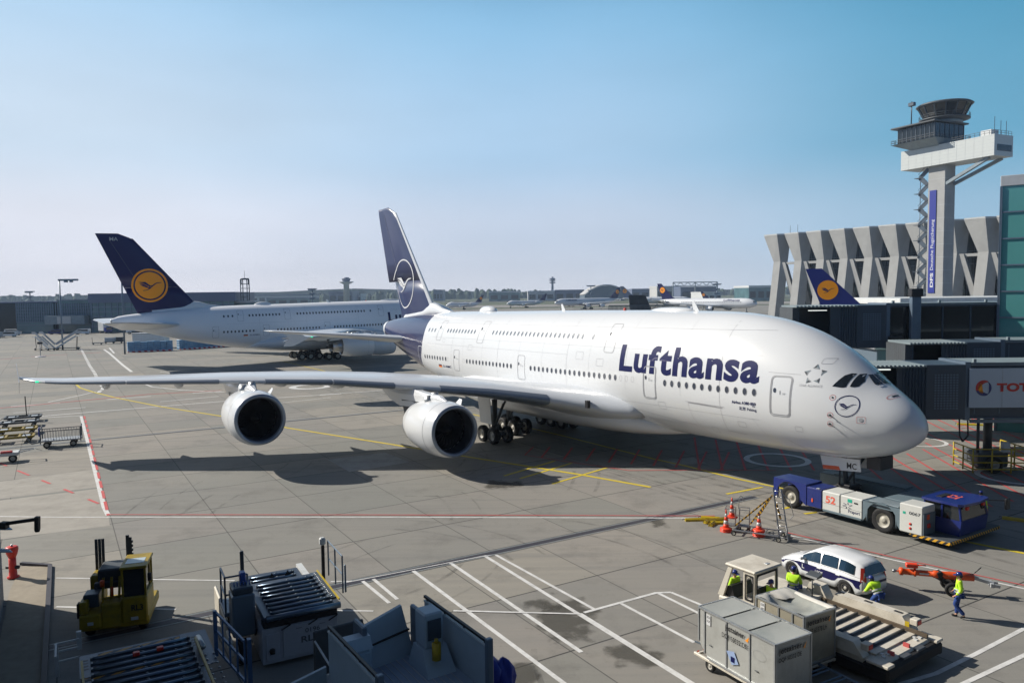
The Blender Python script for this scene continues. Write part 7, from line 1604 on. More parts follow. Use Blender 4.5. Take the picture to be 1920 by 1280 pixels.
# --- yellow loader
YL = frame(-16.05, 27.35, 17)
yl = empty('yellow_loader', 'yellow high loader with a small cab and raised black tines, behind the striped deck', 'loader', M=YL)
q = MB(); q.rbox(0, 2.35, 0, 2.6, .25, .62, .05); q.build('chassis', M['yellow3'], yl)
q = MB(); q.rbox(1.45, 2.33, -.05, 1.5, .4, 1.38, .05); q.build('cab_body', M['yellow3'], yl)
q = MB(); q.rbox(.02, .75, -.08, .9, .35, .88, .05); q.rbox(.02, .3, .0, .9, .89, 1.35, .04); q.build('wing', M['yellow3'], yl); q = MB(); q.rbox(.05, .5, 1.7, 2.5, .62, 1.75, .06); q.build('fuel_tank', M['yellow3'], yl)
q = MB(); q.rbox(.76, 1.44, -.02, .8, .3, 1.2, .04); q.build('rear_panel', M['yellow3'], yl)
for x, y, z0, z1 in ((1.5, .02, 1.38, 2.42), (2.28, .02, 1.38, 2.42), (1.5, 1.42, 1.38, 2.42), (2.28, 1.42, 1.38, 2.42)): MB().bar((x, y, z0), (x, y, z1), .07).build('cab_pillar', M['yellow3'], yl)
q = MB(); q.box(1.54, 2.24, .03, 1.4, 1.385, 2.40); q.build('cab_glazing', M['glass'], yl)
q = MB(); q.rbox(1.42, 2.36, -.06, 1.52, 2.42, 2.52, .03); ro = q.build('cab_roof', M['yellow3'], yl); MB().rbox(1.55, 2.2, .35, .95, 2.521, 2.53, .004).build('roof_window', M['skyl'], ro)
q = MB(); q.rbox(2.36, 2.5, .0, .1, 1.9, 2.2, .02); q.build('wing_mirror', M['dark'], yl)
q = MB(); q.rbox(.45, 1.3, 1.1, 2.2, 1.6, 2.15, .06); q.rbox(.35, 1.42, .95, 1.15, 1.45, 1.7, .03); eb = q.build('engine_housing', M['dgrey'], yl)
q = MB(); q.rbox(.1, .62, .35, .95, 1.0, 1.5, .03); q.build('battery_box', M['slate'], yl)
q = MB()
for x in (.72, 1.0, 1.28): q.bar((x, .5, 1.2), (x, .8, 1.95), .08)
q.bar((.7, .45, 1.25), (1.44, .45, 1.3), .07); q.build('lift_frame', M['yellow3'], yl)
q = MB(); q.tube((.72, .55, 1.7), (.72, .55, 1.92), .08, n=14); q.build('beacon', M['orange'], yl); MB().tube((1.05, .5, 1.3), (1.05, .52, 1.65), .05).build('cylinder', M['orange'], yl)
q = MB()
for x in (.15, .27, .39): q.bar((x, 2.5, 1.2), (x, 2.55, 2.95), .06, .1)
q.build('tine', M['dgrey'], yl); q = MB()
for k, x in enumerate((1.28, 1.37)): q.bar((x, 2.5, 1.2), (x, 2.55, 3.0-.1*k), .07, .12)
for k in range(8): q.box(1.42, 1.48, 2.48, 2.56, 1.5+k*.17, 1.58+k*.17)
q.build('tine', M['dgrey'], yl)
q = MB(); q.rbox(-.06, .0, .05, .35, .75, 1.3, .02); q.build('tail_lamp_box', M['dark'], yl); MB().rbox(1.75, 2.0, -.07, -.04, .5, .62, .01).build('headlight', M['reflect'], yl); MB().rbox(.3, .5, -.1, -.07, .5, .62, .01).build('headlight', M['reflect'], yl)
text_on('RL3', lambda a, b: (a, -.06, b), 1.78, 2.18, .85, 1.08, 'lettering', M['dark'], yl, bold=.03)
for x in (.3, 2.1):
    for y in (.4, 2.2): wheel_on(yl, (x, y, .3), .3, .3, ax='X')
# --- deck helper
def deck(parent, w_, l, z, holes=True, n=9, y0=0, name='roller_deck', stripe=True):
    q = MB(); q.rbox(0, w_, y0, y0+l, z-.16, z, .03); d = q.build(name, M['deckm'], parent); q = MB()
    for k in range(n): y = y0+.18+k*(l-.3)/n; q.tube((.28, y, z+.035), (w_-.28, y, z+.035), .05, n=10)
    tag(q.build('rollers', M['roller'], d), kind='stuff'); q = MB()
    for k in range(n):
        for x in (.25, w_-.31): y = y0+.18+k*(l-.3)/n; q.rbox(x, x+.06, y-.07, y+.07, z+.002, z+.10, .01)
        for x in (w_*.33, w_*.6): y = y0+.30+k*(l-.3)/n; q.box(x, x+.38, y, y+.06, z+.002, z+.008, m=1); q.lathe([(.05, 0), (.05, .05), (.02, .07)], (x+.55, y+.02, z), 'Z', 8, cap=True)
    tag(q.build('roller_bearings', [M['slate'], M['dark']], d), kind='stuff')
    return d
M['deckm'] = mat('deck_steel', (.075, .095, .13), .42, metal=.6, var=.3, scale=1.5, dirt=.35, dirtcol=(.10, .08, .06)); M['roller'] = mat('roller_steel', (.13, .18, .25), .28, metal=.75, var=.3, scale=2, dirt=.2)
# --- loader 0196 RL3
RL = frame(-8.42, 24.85, 28)
rl3 = empty('container_loader', 'pale container loader marked 0196 RL3 with a blue-grey roller deck', 'loader', M=RL)
q = MB(); q.hexa([(-.05, 0, .18), (2.5, 0, .18), (2.5, 4.6, .18), (-.05, 4.6, .18), (-.05, 0, 1.38), (2.5, 0, 1.38), (2.5, 4.6, 1.38), (-.05, 4.6, 1.38)]); bd = q.build('body', M['pale'], rl3)
q = MB(); q.rbox(.62, 2.48, -.03, -.004, .28, 1.34, .01); q.rbox(.06, .5, -.03, -.004, .28, 1.2, .01); dr_ = q.build('access_panel', M['pale'], bd)
text_on('0196', lambda a, b: (a, -.036, b), 1.36, 1.86, 1.0, 1.16, 'lettering', M['dgrey'], dr_, bold=.01); text_on('VTC', lambda a, b: (a, -.036, b), 1.14, 1.32, 1.02, 1.10, 'lettering', M['lgrey'], dr_); text_on('RL3', lambda a, b: (a, -.036, b), 1.22, 1.80, .68, .90, 'lettering', M['dgrey'], dr_, bold=.02)
for x in (1.05, 1.85): text_on('Airport', lambda a, b: (a, -.036, b), x, x+.2, 1.19, 1.24, 'lettering', M['dark'], dr_, bold=.02)
q = MB(); q.lathe([(.03, 0), (.09, .0), (.10, .12), (.04, .14)], (.25, -.07, .62), 'Y', 12, cap=True); q.box(.18, .34, -.06, -.031, .5, .68); q.build('socket', M['dark'], bd)
q = MB(); q.rbox(.0, 2.5, .0, .45, 1.381, 1.62, .04); q.build('underdeck', M['dark'], rl3)
dk = deck(rl3, 2.62, 3.4, 1.78, n=8); q = MB(); q.tube((.1, .0, 1.72), (2.6, .0, 1.72), .11, n=14); q.build('end_roller', M['roller'], dk)
q = MB(); q.box(2.32, 2.60, .5, 3.3, 1.785, 1.83); q.build('side_guide', M['slate'], dk); q = MB()
for k in range(16): q.lathe([(.035, 0), (.035, .035), (.01, .05)], (2.46, .6+k*.165, 1.83), 'Z', 8, cap=True)
tag(q.build('guide_balls', M['steel'], dk), kind='stuff'); MB().bar((2.62, .2, 1.84), (2.62, 3.4, 1.84), .05).build('edge_strip', M['yellow'], dk)
d2 = deck(rl3, 2.2, 1.55, 1.55, n=3, y0=3.45, name='rear_deck'); q = MB(); q.box(.1, 2.1, 3.46, 3.60, 1.555, 1.562); q.build('warning_stripes', M['hazard'], d2)
for x in (.9, 1.5): q = MB(); q.add([(x, 4.1, 1.56), (x+.3, 4.1, 1.56), (x+.15, 4.15, 1.8)], [(0, 1, 2)]); q.build('stop_wedge', M['dark'], d2, fix=False)
q = MB(); q.hexa([(2.2, 3.5, 1.45), (2.42, 3.5, 1.45), (2.42, 5.2, 1.45), (2.2, 5.2, 1.45), (2.2, 3.5, 1.62), (2.42, 3.5, 1.62), (2.42, 5.2, 1.62), (2.2, 5.2, 1.62)]); q.build('side_beam', M['gwhite'], rl3)
cp = MB(); cp.rbox(-.85, -.1, .9, 1.75, .9, 2.35, .05); co_ = cp.build('control_cabinet', M['steelblue'], rl3); q = MB(); q.rbox(-.82, -.14, .92, 1.72, 2.36, 2.6, .04); q.build('console', M['slate'], co_)
q = MB()
for i in range(6): q.tube((-.72+i*.1, 1.2, 2.6), (-.72+i*.1, 1.25, 2.72), .02)
q.rbox(-.5, -.3, 1.4, 1.7, 2.6, 2.95, .03); q.build('levers', M['bluish2'], co_)
q = MB(); railing(q, [(-.95, 2.9, 1.5), (-.95, 1.8, 1.5), (-.2, 1.8, 1.5)], 1.25, .035); q.rbox(-1.0, -.15, 1.75, 3.2, 1.35, 1.5, .03); q.build('operator_platform', M['steelblue'], rl3)
q = MB(); q.rbox(-.25, -.12, 3.0, 3.14, 1.5, 3.2, .02); q.build('stanchion', M['dgrey'], rl3)
q = MB()
for y0, y1, z0, z1 in ((3.3, 4.7, .5, 1.5), (1.7, 3.2, .55, 1.3), (.5, 1.6, .45, 1.0)): q.rbox(-1.0, -.9, y0, y1, z0, z1, .04)
q.build('fender', M['cream'], rl3)
for y in (.9, 3.9): wheel_on(rl3, (-.55, y, .42), .42, .34, ax='X')
for k, (ya, yb) in enumerate(((.6, 1.5), (1.0, 2.3), (2.0, 3.3))):
    q = MB(); q.path([(-.12, ya+(yb-ya)*t/8, 1.2-.35*math.sin(math.pi*t/8)-.08*k) for t in range(9)], .03); q.build('hydraulic_hose', M['black'], rl3)
for x in (.7, 1.6, 2.3):
    q = MB(); q.path([(x+.18*math.sin(t), -.06-.02*math.sin(2*t), 1.52-.06*t) for t in range(5)], .022); q.build('hydraulic_hose', M['black'], rl3)
q = MB(); q.rbox(2.70, 2.82, 2.9, 3.02, 1.5, 2.95, .02); q.build('post', M['dark'], rl3); q = MB(); q.rbox(2.64, 2.86, 2.84, 3.06, 2.96, 3.25, .05); q.build('lamp_head', M['gwhite'], rl3)
q = MB(); railing(q, [(2.95, 2.9, 1.75), (2.95, .9, 1.75)], 1.35, .03, 2); q.rbox(2.92, 2.98, .5, .6, 1.9, 2.9, .02); q.build('side_gate', M['steelblue'], rl3)
# --- striped deck in front of the yellow loader
Z2 = 2.2; a, b = G(150, 1229, Z2), G(368, 1182, Z2); ang = math.degrees(math.atan2(b.y-a.y, b.x-a.x)); wl_ = (b-a).length
SD = Matrix.Translation((a.x, a.y, 0)) @ Matrix.Rotation(R(ang), 4, 'Z')
sd_ = empty('platform_loader', 'dark roller platform with orange hazard stripes and yellow rails at the bottom edge', 'loader', M=SD)
dk = deck(sd_, wl_, 5.2, Z2, n=13, y0=-5.2)
for y, h_ in ((-.12, .0), (-1.55, .0)):
    q = MB(); q.box(.1, wl_-.1, y-.22, y-.02, Z2+.004, Z2+.010); q.build('warning_stripes', M['hazard2'], dk)
q = MB(); q.box(-.02, .45, -1.6, -.1, Z2+.003, Z2+.02); q.box(wl_-.5, wl_+.25, -2.5, -.05, Z2+.003, Z2+.02)
for i in range(2):
    for j in range(4):
        q.box(.06+i*.2, .2+i*.2, -.5-j*.2, -.42-j*.2, Z2+.021, Z2+.024, m=1); q.box(wl_-.42+i*.2, wl_-.28+i*.2, -.5-j*.2, -.42-j*.2, Z2+.021, Z2+.024, m=1)
tag(q.build('castor_plate', [M['deckm'], M['dark']], dk), kind='stuff')
q = MB()
for i in range(10):
    for j in range(2): q.lathe([(.03, 0), (.03, .03), (.01, .04)], (wl_+.0+j*.22, -1.9-i*.33, Z2+.02), 'Z', 8, cap=True)
tag(q.build('deck_balls', M['steel'], dk), kind='stuff')
for p0, p1 in (((366, 1196), (405, 1290)), ((153, 1240), (158, 1300))):
    A_, B_ = G(p0[0], p0[1], Z2+.25), G(p1[0], p1[1], Z2+.25); Mi = SD.inverted(); q = MB(); q.bar(Mi @ A_, Mi @ B_, .06, .08); q.build('yellow_rail', M['yellow2'], sd_)
A_, B_ = G(371, 1194, Z2+.2), G(380, 1212, Z2+.2); q = MB(); q.tube(Mi @ A_, Mi @ B_, .09, n=14); q.build('roller_end', M['alu'], sd_)
for x in (wl_*.42, wl_*.62): MB().rbox(x, x+.18, -.98, -.82, Z2+.03, Z2+.14, .02).build('red_stop', M['red'], sd_)
q = MB(); q.rbox(.1, wl_-.1, -5.1, -.1, .2, Z2-.18, .05); q.build('body', M['slate'], sd_)
# blue gate of that platform
A_, B_ = G(404, 1147, Z2+1.1), G(458, 1202, Z2+1.1); q = MB(); la, lb2 = Mi @ A_, Mi @ B_
for hz in (0, -.55, -1.1): q.bar(la+Vector((0, 0, hz)), lb2+Vector((0, 0, hz)), .05, .07)
for k in range(5): c = la.lerp(lb2, k/4); q.bar(c+Vector((0, 0, -1.1)), c, .045)
q.bar(lb2+Vector((.12, 0, -1.5)), lb2+Vector((.12, 0, .05)), .14, .1); q.bar(la+Vector((-.02, 0, -1.3)), la+Vector((-.02, 0, .05)), .12, .1); q.build('blue_gate', M['bgate'], sd_)
A_, B_ = G(105, 1207, Z2+.9), G(148, 1197, Z2+.9); la, lb2 = Mi @ A_, Mi @ B_; q = MB()
for hz in (0, -.22, -.5): q.bar(la+Vector((0, 0, hz)), lb2+Vector((0, 0, hz)), .04)
q.bar(la, la+Vector((0, -.9, 0)), .05); q.bar(la, la+Vector((0, 0, -.9)), .09); q.bar(lb2+Vector((0, .3, -.4)), lb2+Vector((0, .3, .1)), .12); q.build('grey_gate', M['lgrey'], sd_)
# --- boarding lift with tall side panels (bottom centre)
Z3 = 3.5; RA, RB, LA, LB = G(798, 1118, Z3+1.15), G(897, 1191, Z3+1.15), G(618, 1175, Z3+1.15), G(694, 1252, Z3+1.15)
dirp = ((RB-RA)+(LB-LA)).normalized(); wv = RA-LA; side_ = Vector((-dirp.y, dirp.x, 0)); side_ = side_ if side_.dot(wv) > 0 else -side_
BL = Matrix(((dirp.x, side_.x, 0, LA.x), (dirp.y, side_.y, 0, LA.y), (0, 0, 1, 0), (0, 0, 0, 1)))
bl_ = empty('boarding_lift', 'pale blue-grey raised lift platform with tall side panels at the bottom centre', 'lift', M=BL); BI = BL.inverted()
ra, rb, la, lb2 = [BI @ v for v in (RA, RB, LA, LB)]
W3 = ra.y; x0r = ra.x; x1r = rb.x
q = MB(); q.box(min(0, x0r)+.1, 6.5, .05, W3-.05, Z3-.15, Z3); fl = q.build('floor', M['liftf'], bl_); q = MB()
for k in range(14): q.box(min(0, x0r)+.2, 6.4, .25+k*(W3-.4)/14, .27+k*(W3-.4)/14, Z3+.001, Z3+.012)
tag(q.build('floor_ribs', M['lgrey'], fl), kind='stuff')
for y, xa, xb_, nm in ((0, 0, 2.9, 'side_panel'), (W3, x0r, x0r+3.1, 'side_panel')):
    q = MB(); q.box(xa, xb_, y-.04, y+.04, Z3-.1, Z3+1.05); po = q.build(nm, M['liftw'], bl_); q = MB(); q.bar((xa-.05, y, Z3+1.15), (xb_+.05, y, Z3+1.15), .07, .06); 
    for k in range(4): q.bar((xa+.1+k*(xb_-xa-.2)/3, y, Z3+1.05), (xa+.1+k*(xb_-xa-.2)/3, y, Z3+1.15), .04)
    q.build('top_rail', M['dark'], po); q = MB(); q.box(xa, xb_, y-.06, y+.06, Z3+1.04, Z3+1.08); q.build('cap_strip', M['lifts'], po)
    q = MB(); q.rbox(xb_, xb_+.14, y-.08, y+.08, Z3-.8, Z3+1.25, .02); q.build('corner_post', M['steelblue'], po)
m0 = min(0, x0r)
q = MB(); q.hexa([(m0+.6, W3*.28, Z3), (m0+.7, W3*.28, Z3), (m0+.5, W3*.78, Z3), (m0+.4, W3*.78, Z3), (m0+.35, W3*.25, Z3+.95), (m0+.45, W3*.25, Z3+.95), (m0+.15, W3*.72, Z3+1.15), (m0+.05, W3*.72, Z3+1.15)]); fo = q.build('front_flap', M['liftw'], bl_); q = MB(); q.bar((m0+.50, W3*.27, Z3+.5), (m0+.28, W3*.76, Z3+.58), .14, .04); q.build('flap_joint', M['dark'], fo)
q = MB(); q.rbox(m0+.6, m0+1.15, .12, .75, Z3, Z3+.75, .08); q.hexa([(m0+.6, .12, Z3+.75), (m0+1.15, .12, Z3+.75), (m0+1.15, .75, Z3+.75), (m0+.6, .75, Z3+.75), (m0+.7, .12, Z3+1.0), (m0+1.0, .12, Z3+1.0), (m0+1.0, .75, Z3+1.0), (m0+.7, .75, Z3+1.0)]); q.build('cover_box', M['liftw'], bl_)
q = MB(); q.rbox(m0+.9, m0+1.45, W3-.75, W3-.25, Z3+.5, Z3+1.35, .04); co_ = q.build('control_box', M['liftw'], bl_); q = MB(); q.rbox(m0+1.455, m0+1.48, W3-.68, W3-.32, Z3+.7, Z3+1.2, .01); q.build('control_panel', M['slate'], co_); q = MB(); q.hexa([(m0+.8, W3-.9, Z3), (m0+1.9, W3-.9, Z3), (m0+1.9, W3-.15, Z3), (m0+.8, W3-.15, Z3), (m0+.9, W3-.8, Z3+.5), (m0+1.4, W3-.8, Z3+.5), (m0+1.4, W3-.15, Z3+.5), (m0+.9, W3-.15, Z3+.5)]); q.build('console_base', M['liftw'], co_)
q = MB(); q.tube((m0+1.75, W3-.6, Z3+.35), (m0+1.75, W3-.6, Z3+.75), .11, n=14); q.tube((m0+1.75, W3-.6, Z3+.75), (m0+1.75, W3-.6, Z3+.85), .05); q.build('extinguisher', M['yellow'], bl_)
q = MB()
for y in (W3*.24, W3*.80): q = MB(); q.rbox(m0+.3, m0+.95, y-.06, y+.06, Z3-.2, Z3+1.2, .03); q.build('hinge_column', M['steelblue'], bl_)
q = MB(); q.hexa([(m0-.2, .2, Z3-1.2), (m0+1.4, .2, Z3-1.2), (m0+1.4, W3-.2, Z3-1.2), (m0-.2, W3-.2, Z3-1.2), (m0+.1, .2, Z3-.2), (m0+1.4, .2, Z3-.2), (m0+1.4, W3-.2, Z3-.2), (m0+.1, W3-.2, Z3-.2)]); q.rbox(m0+1.4, 6.3, .3, W3-.3, .4, Z3-.2, .05); q.build('chassis', M['slate'], bl_)
q = MB(); q.rbox(m0-1.9, m0-1.82, .3, 1.7, Z3-1.1, Z3+.15, .03); q.build('rear_screen', M['dgrey'], bl_); q = MB(); railing(q, [(m0-1.8, 1.7, Z3-1.1), (m0+.1, 1.9, Z3-1.1)], 1.05, .025, 9, False); q.bar((m0-1.8, .32, Z3-.1), (m0-.6, .32, Z3-.3), .04); q.build('guard_rail', M['gwhite'], bl_); q = MB(); q.rbox(m0-1.9, m0+.2, .3, 1.8, Z3-1.25, Z3-1.12, .02); q.build('rear_platform', M['lgrey'], bl_)
q = MB(); q.rbox(.2, 2.6, -1.5, -.12, Z3-.9, Z3-.75, .02); q.hexa([(-.1, -1.55, Z3-.75), (-.02, -1.55, Z3-.75), (-.02, -.1, Z3-.75), (-.1, -.1, Z3-.75), (-.1, -1.55, Z3-.1), (-.02, -1.55, Z3-.1), (-.02, -.1, Z3+.2), (-.1, -.1, Z3+.2)]); q.build('side_tray', M['liftw'], bl_)
q = MB(); q.rbox(.9, 3.4, -1.95, -1.5, Z3-1.6, Z3-.35, .06); sb_ = q.build('side_locker', M['liftw'], bl_); text_on('0196', lambda a, b: (a, b, Z3-.345), 1.2, 1.7, -1.82, -1.62, 'lettering', M['dgrey'], sb_, bold=.01)
q = MB(); railing(q, [(x0r+2.9, W3+.35, Z3-1.6), (x0r+3.9, W3+.45, Z3-1.6)], 1.0, .025, 6, False); q.build('side_rail', M['dgrey'], bl_)
# blue tarpaulin bundle
tp = empty('tarpaulin_bundle', 'crumpled bright blue tarpaulin bundle at the right foot of the boarding lift', 'tarpaulin', M=Matrix.Translation(G(925, 1258, 2.0)))
for nm, cx, s_, hh, sd in (('draped_cover', -.12, .42, 1.0, 4), ('draped_cover', .28, .30, .9, 9)):
    random.seed(sd); q = MB(); q.smooth = True; rr = []
    for h_, r in ((-1.6, .9), (-.8, .95), (-.2, 1.05), (.15, .9), (.4, .55), (.5, .15)):
        rr.append([(cx+s_*r*(1+.16*math.sin(5*a+h_*4+sd)+.08*math.sin(11*a+sd))*math.cos(a), s_*r*(1+.14*math.sin(4*a+sd+h_*3))*math.sin(a), h_*hh*.8+.06*math.sin(3*a+sd)) for a in [2*math.pi*i/36 for i in range(36)]])
    q.loft(rr, cap=True); q.build(nm, M['tarp'], tp)
# ------------------------------------------------------------------ carts on the left
bc = empty('baggage_cart', 'open grey baggage cart with barred sides and a blue cloth on its end', 'cart', M=frame(-38.7, 64.6, 26))
q = MB(); q.rbox(-1.4, 1.6, -.75, .75, .55, .66, .03); q.build('bed', M['lgrey'], bc); q = MB()
for y in (-.72, .72):
    q.path([(-1.35, y, .66), (-1.35, y, 1.45), (1.55, y, 1.45), (1.55, y, .66)], .035)
    for k in range(14): q.tube((-1.2+k*.2, y, .66), (-1.2+k*.2, y, 1.45), .016, n=5)
for x in (-1.38, 1.58): q.bar((x, -.75, .4), (x, -.75, 1.7), .07); q.bar((x, .75, .4), (x, .75, 1.7), .07); q.bar((x, -.75, 1.6), (x, .75, 1.6), .05)
q.build('bar_sides', M['slate'], bc); q = MB(); q.path([(-1.45, 0, .45), (-2.1, 0, .35), (-2.6, 0, 1.35)], .04); q.build('draw_bar', M['slate'], bc); MB().rbox(-1.55, -1.42, -.4, .1, 1.0, 1.75, .05).build('blue_cloth', M['tarp'], bc)
for x in (-.95, 1.0):
    for y in (-.6, .6): wheel_on(bc, (x, y, .27), .27, .2)
M['yellowd'] = mat('dull_yellow_paint', (.30, .21, .02), .6, dirt=.7, dscale=2, dirtcol=(.05, .045, .03))
def fdolly(u, v, col, label):
    p = G(u, v); o = empty('pallet_dolly', label, 'dolly', M=frame(p.x, p.y, 28), group='parked pallet dollies'); q = MB()
    for y in (-.8, .8): q.rbox(-1.6, 1.6, y-.09, y+.09, .42, .60, .03)
    for x in (-1.55, -.5, .5, 1.55): q.rbox(x-.1, x+.1, -.71, .71, .43, .59, .02)
    q.build('frame', M[col], o); q = MB(); q.rbox(-1.3, -.7, -.5, .5, .47, .56, .02); q.rbox(.7, 1.3, -.5, .5, .47, .56, .02); q.build('turntable', M['alu'], o); q = MB(); q.tube((-1.6, 0, .5), (-2.1, 0, .3), .04); q.build('draw_bar', M['dark'], o)
    for x in (-1.2, 1.2):
        for y in (-.65, .65): wheel_on(o, (x, y, .2), .2, .14)
    return o
f1 = fdolly(44, 790, 'dgrey', 'black flat dolly with an upright draw bar, farthest of the four'); q = MB(); q.bar((.3, 0, .6), (.25, 0, 2.6), .09); q.build('upright_bar', M['dark'], f1)
fdolly(37, 800, 'dgrey', 'black flat dolly between the upright-bar one and the yellow ones'); fdolly(32, 814, 'yellowd', 'yellow flat dolly just behind the nearest one'); fdolly(25, 829, 'yellowd', 'yellow flat dolly nearest the camera')
p = G(3, 866); rw3 = empty('scissor_dolly', 'low white and grey trailer cut by the left edge, below the yellow dollies', 'trailer', M=frame(p.x, p.y, 27)); q = MB(); q.rbox(-1.6, 1.2, -.6, .6, .5, .75, .04); q.path([(1.2, -.4, .7), (2.2, -.5, .9), (2.2, .4, .8), (1.2, .5, .75)], .05); q.build('bed', M['gwhite'], rw3); q = MB(); q.rbox(.0, .8, -.62, -.3, .76, .9, .03); q.build('red_cover', M['pred'], rw3)
for x in (-1, .8): wheel_on(rw3, (x, -.5, .3), .3, .2)
# passenger stairs
def stairs(u, v, deg, label, h_=3.4, L_=5.5):
    p = G(u, v); o = empty('passenger_stairs', label, 'boarding stairs', M=frame(p.x, p.y, deg), group='mobile boarding stairs'); q = MB()
    for y in (-.9, .9): q.bar((0, y, .5), (L_*.8, y, h_), .12, .35)
    n_ = 14
    for k in range(n_): q.box(L_*.8*k/n_, L_*.8*(k+1)/n_, -.85, .85, .5+(h_-.5)*k/n_, .56+(h_-.5)*k/n_)
    q.box(L_*.8, L_, -.95, .95, h_-.1, h_); q.build('flight', M['gwhite'], o); q = MB()
    for y in (-.95, .95): q.bar((0, y, 1.5), (L_*.8, y, h_+1), .08, .5); q.bar((L_*.8, y, h_+.9), (L_, y, h_+.9), .08, .6)
    q.build('side_screen', M['lgrey'], o); q = MB(); q.rbox(-.3, L_*.95, -.8, .8, .35, .5, .03); q.bar((L_*.8, -.7, .5), (L_*.85, -.7, h_-.1), .1); q.bar((L_*.8, .7, .5), (L_*.85, .7, h_-.1), .1); q.build('chassis', M['dark'], o)
    for x in (0.2, L_*.85):
        for y in (-.8, .8): wheel_on(o, (x, y, .3), .3, .2)
    return o
stairs(97, 657, 158, 'passenger stairs climbing to the left beside the black sign'); stairs(106, 656, 22, 'passenger stairs climbing to the right, back to back with the other pair')
# blue-wrapped pallets behind red and white barriers
def pal(u0, v0, u1, v1, label):
    a, b = G(u0, v0), G(u1, v1); L_ = (b-a).length; o = empty('wrapped_pallets', label, 'pallet wall', M=onto(a, b), group='walls of blue wrapped pallets')
    n_ = int(L_/1.25); 
    for k in range(n_):
        hh = 2.3+.1*math.sin(k*2.1); q = MB(); 
        for j in range(4): q.rbox(k*L_/n_+.03, (k+1)*L_/n_-.03, .3, 1.6, .15+j*hh/4, .15+(j+1)*hh/4-.03, .03)
        q.build('wrapped_pallet', M['net'], o)
    q = MB(); q.rbox(0, L_, 0, .25, 0, .28, .02); q.build('barrier', M['hazardred'], o); return o
pal(240, 661, 325, 657, 'blue wrapped pallets behind a striped kerb, left block under the tail'); pal(338, 656, 452, 648, 'blue wrapped pallets behind a striped kerb, right block under the rear airliner')
p = G(243, 655); kq = empty('white_kiosk', 'small white cabin behind the left block of blue pallets', 'cabin', (p.x+.5, p.y+3.5, 0)); q = MB(); q.rbox(-1.5, 6.5, 0, 3, 0, 3.6, .05); q.build('wall', M['gwhite'], kq); q = MB(); q.rbox(-1.7, 6.7, -.2, 3.2, 3.61, 3.8, .04); q.build('roof', M['lgrey'], kq)
# far vans and trucks
def van(u, v, deg, L_, h_, m, label, nose=.28):
    p = G(u, v); o = empty('van', label, 'van', M=frame(p.x, p.y, deg), group='vehicles by the glass pier'); q = MB()
    q.prism([(0, .35), (0, h_*.55), (L_*.06, h_*.6), (L_*nose, h_*.95), (L_*.4, h_), (L_*.98, h_), (L_, h_*.9), (L_, .35)], -.95, .95, lambda a, b, c: (a, c, b)); q.build('body', M[m], o)
    for y in (-.96, .96): q = MB(); q.prism([(L_*.14, h_*.58), (L_*(nose+.03), h_*.88), (L_*.92, h_*.88), (L_*.92, h_*.58)], y-.01, y+.01, lambda a, b, c: (a, c, b)); q.build('side_window', M['glass'], o)
    q = MB(); q.add([(L_*.055, -.8, h_*.63), (L_*.055, .8, h_*.63), (L_*nose-.03, .75, h_*.94), (L_*nose-.03, -.75, h_*.94)], [(0, 1, 2, 3)]); q.build('windscreen', M['glass'], o, fix=False)
    for x in (L_*.18, L_*.82):
        for y in (-.85, .85): wheel_on(o, (x, y, .35), .35, .22)
    return o
van(140, 627, 12, 5.0, 2.0, 'white', 'white minibus standing clear on the apron'); van(92, 627, 12, 4.6, 1.7, 'blue', 'dark blue van left of the white minibus'); van(0, 632, 14, 5.2, 1.9, 'white', 'white people carrier near the left edge'); van(40, 628, 200, 5.0, 2.2, 'gwhite', 'pale van between the people carrier and the blue van'); van(-28, 634, 10, 5.0, 2.0, 'lgrey', 'grey van cut by the left edge'); van(84, 619, 8, 5.0, 2.0, 'gwhite', 'pale van half hidden behind the dark blue van')
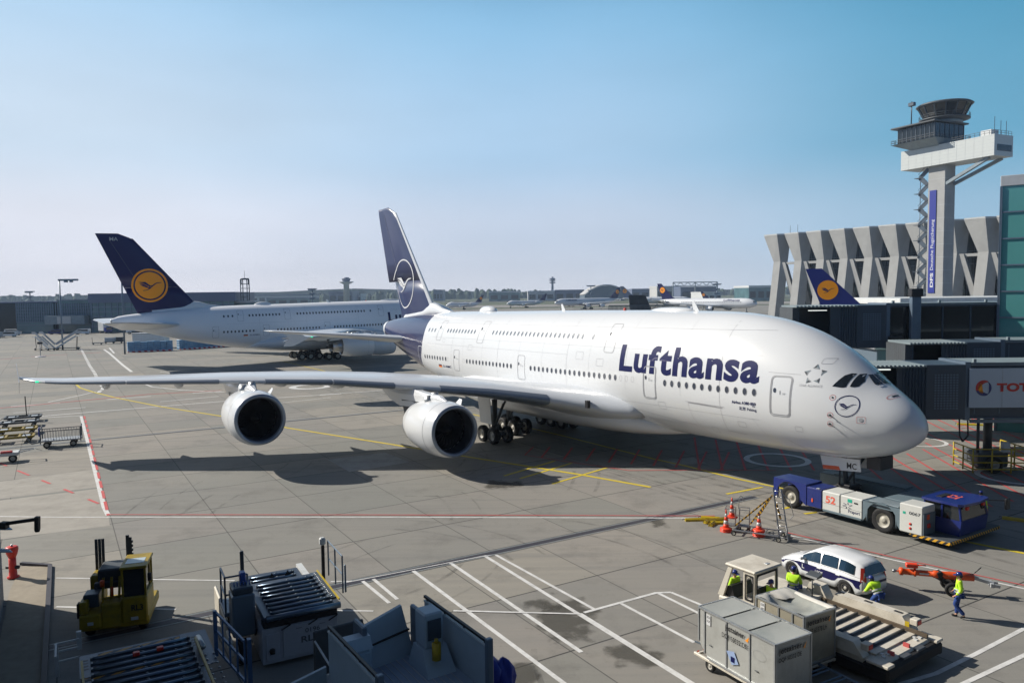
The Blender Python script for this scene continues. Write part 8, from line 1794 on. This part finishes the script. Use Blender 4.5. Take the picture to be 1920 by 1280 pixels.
def truck(u, v, deg, label, L_=7.0, h_=3.4, col='gwhite'):
    p = G(u, v); o = empty('box_truck', label, 'truck', M=frame(p.x, p.y, deg), group='vehicles by the glass pier'); q = MB(); q.rbox(1.9, L_, -1.2, 1.2, .9, h_, .05); q.build('cargo_box', M[col], o); q = MB(); q.rbox(0, 1.8, -1.1, 1.1, .5, 2.4, .1); q.build('cab', M['blue' if L_ > 6 else 'white'], o)
    q = MB(); q.rbox(-.02, .05, -.95, .95, 1.4, 2.2, .02); q.build('windscreen', M['glass'], o); q = MB(); q.rbox(.3, L_-.2, -.9, .9, .45, .88, .03); q.build('chassis', M['dark'], o)
    for x in (1.0, L_*.8):
        for y in (-1.0, 1.0): wheel_on(o, (x, y, .45), .45, .28)
truck(205, 625, 140, 'box truck with a white body in front of the pier, left of the tail cone', 6.5, 4.2); truck(222, 619, 15, 'long white trailer standing behind the box truck', 11, 4.0); truck(237, 626, 20, 'white truck seen under the tail cone of the rear airliner', 5.6, 2.8)
def smallcart(u, v, m, label, kind='box', deg=10):
    p = G(u, v); o = empty('luggage_trailer', label, 'trailer', M=frame(p.x, p.y, deg), group='luggage trailers by the pallets'); q = MB(); q.rbox(-1.4, 1.4, -.7, .7, .4, .55, .03); q.build('bed', M['dgrey'], o)
    if kind == 'box': q = MB(); q.rbox(-1.3, 1.3, -.65, .65, .56, 1.7, .05); q.build('canopy', M[m], o)
    else: q = MB(); q.bar((-1.4, 0, .5), (-1.5, 0, 2.0), .08); q.build('draw_bar', M['dark'], o)
    for x in (-1, 1): wheel_on(o, (x, -.6, .22), .22, .15)
smallcart(184, 646, 'dgrey', 'flat dark trailer with an upright draw bar, left of the covered ones', 'flat'); smallcart(207, 644, 'lgrey', 'covered grey trailer next to the flat one'); smallcart(222, 643, 'dgrey', 'covered dark trailer nearest the white cabin')
smallcart(264, 637, 'dgrey', 'covered trailer behind the left blue pallets, nearest the cabin'); smallcart(284, 636, 'lgrey', 'covered trailer behind the left blue pallets, middle one'); smallcart(303, 635, 'lgrey', 'covered trailer behind the left blue pallets, farthest right')
# ------------------------------------------------------------------ air
hz = MB(); hz.box(-2600, 2600, -80, 2750, -1.05, 110); ho = hz.build('haze', None)
vm = bpy.data.materials.new('haze_air'); vm.use_nodes = True; n = vm.node_tree.nodes; n.remove(n['Principled BSDF']); pv_ = n.new('ShaderNodeVolumePrincipled'); pv_.inputs['Color'].default_value = (.62, .78, 1.0, 1); pv_.inputs['Density'].default_value = .00016; pv_.inputs['Anisotropy'].default_value = .0
vm.node_tree.links.new(pv_.outputs[0], n['Material Output'].inputs['Volume']); ho.data.materials.clear(); ho.data.materials.append(vm); tag(ho, kind='stuff')
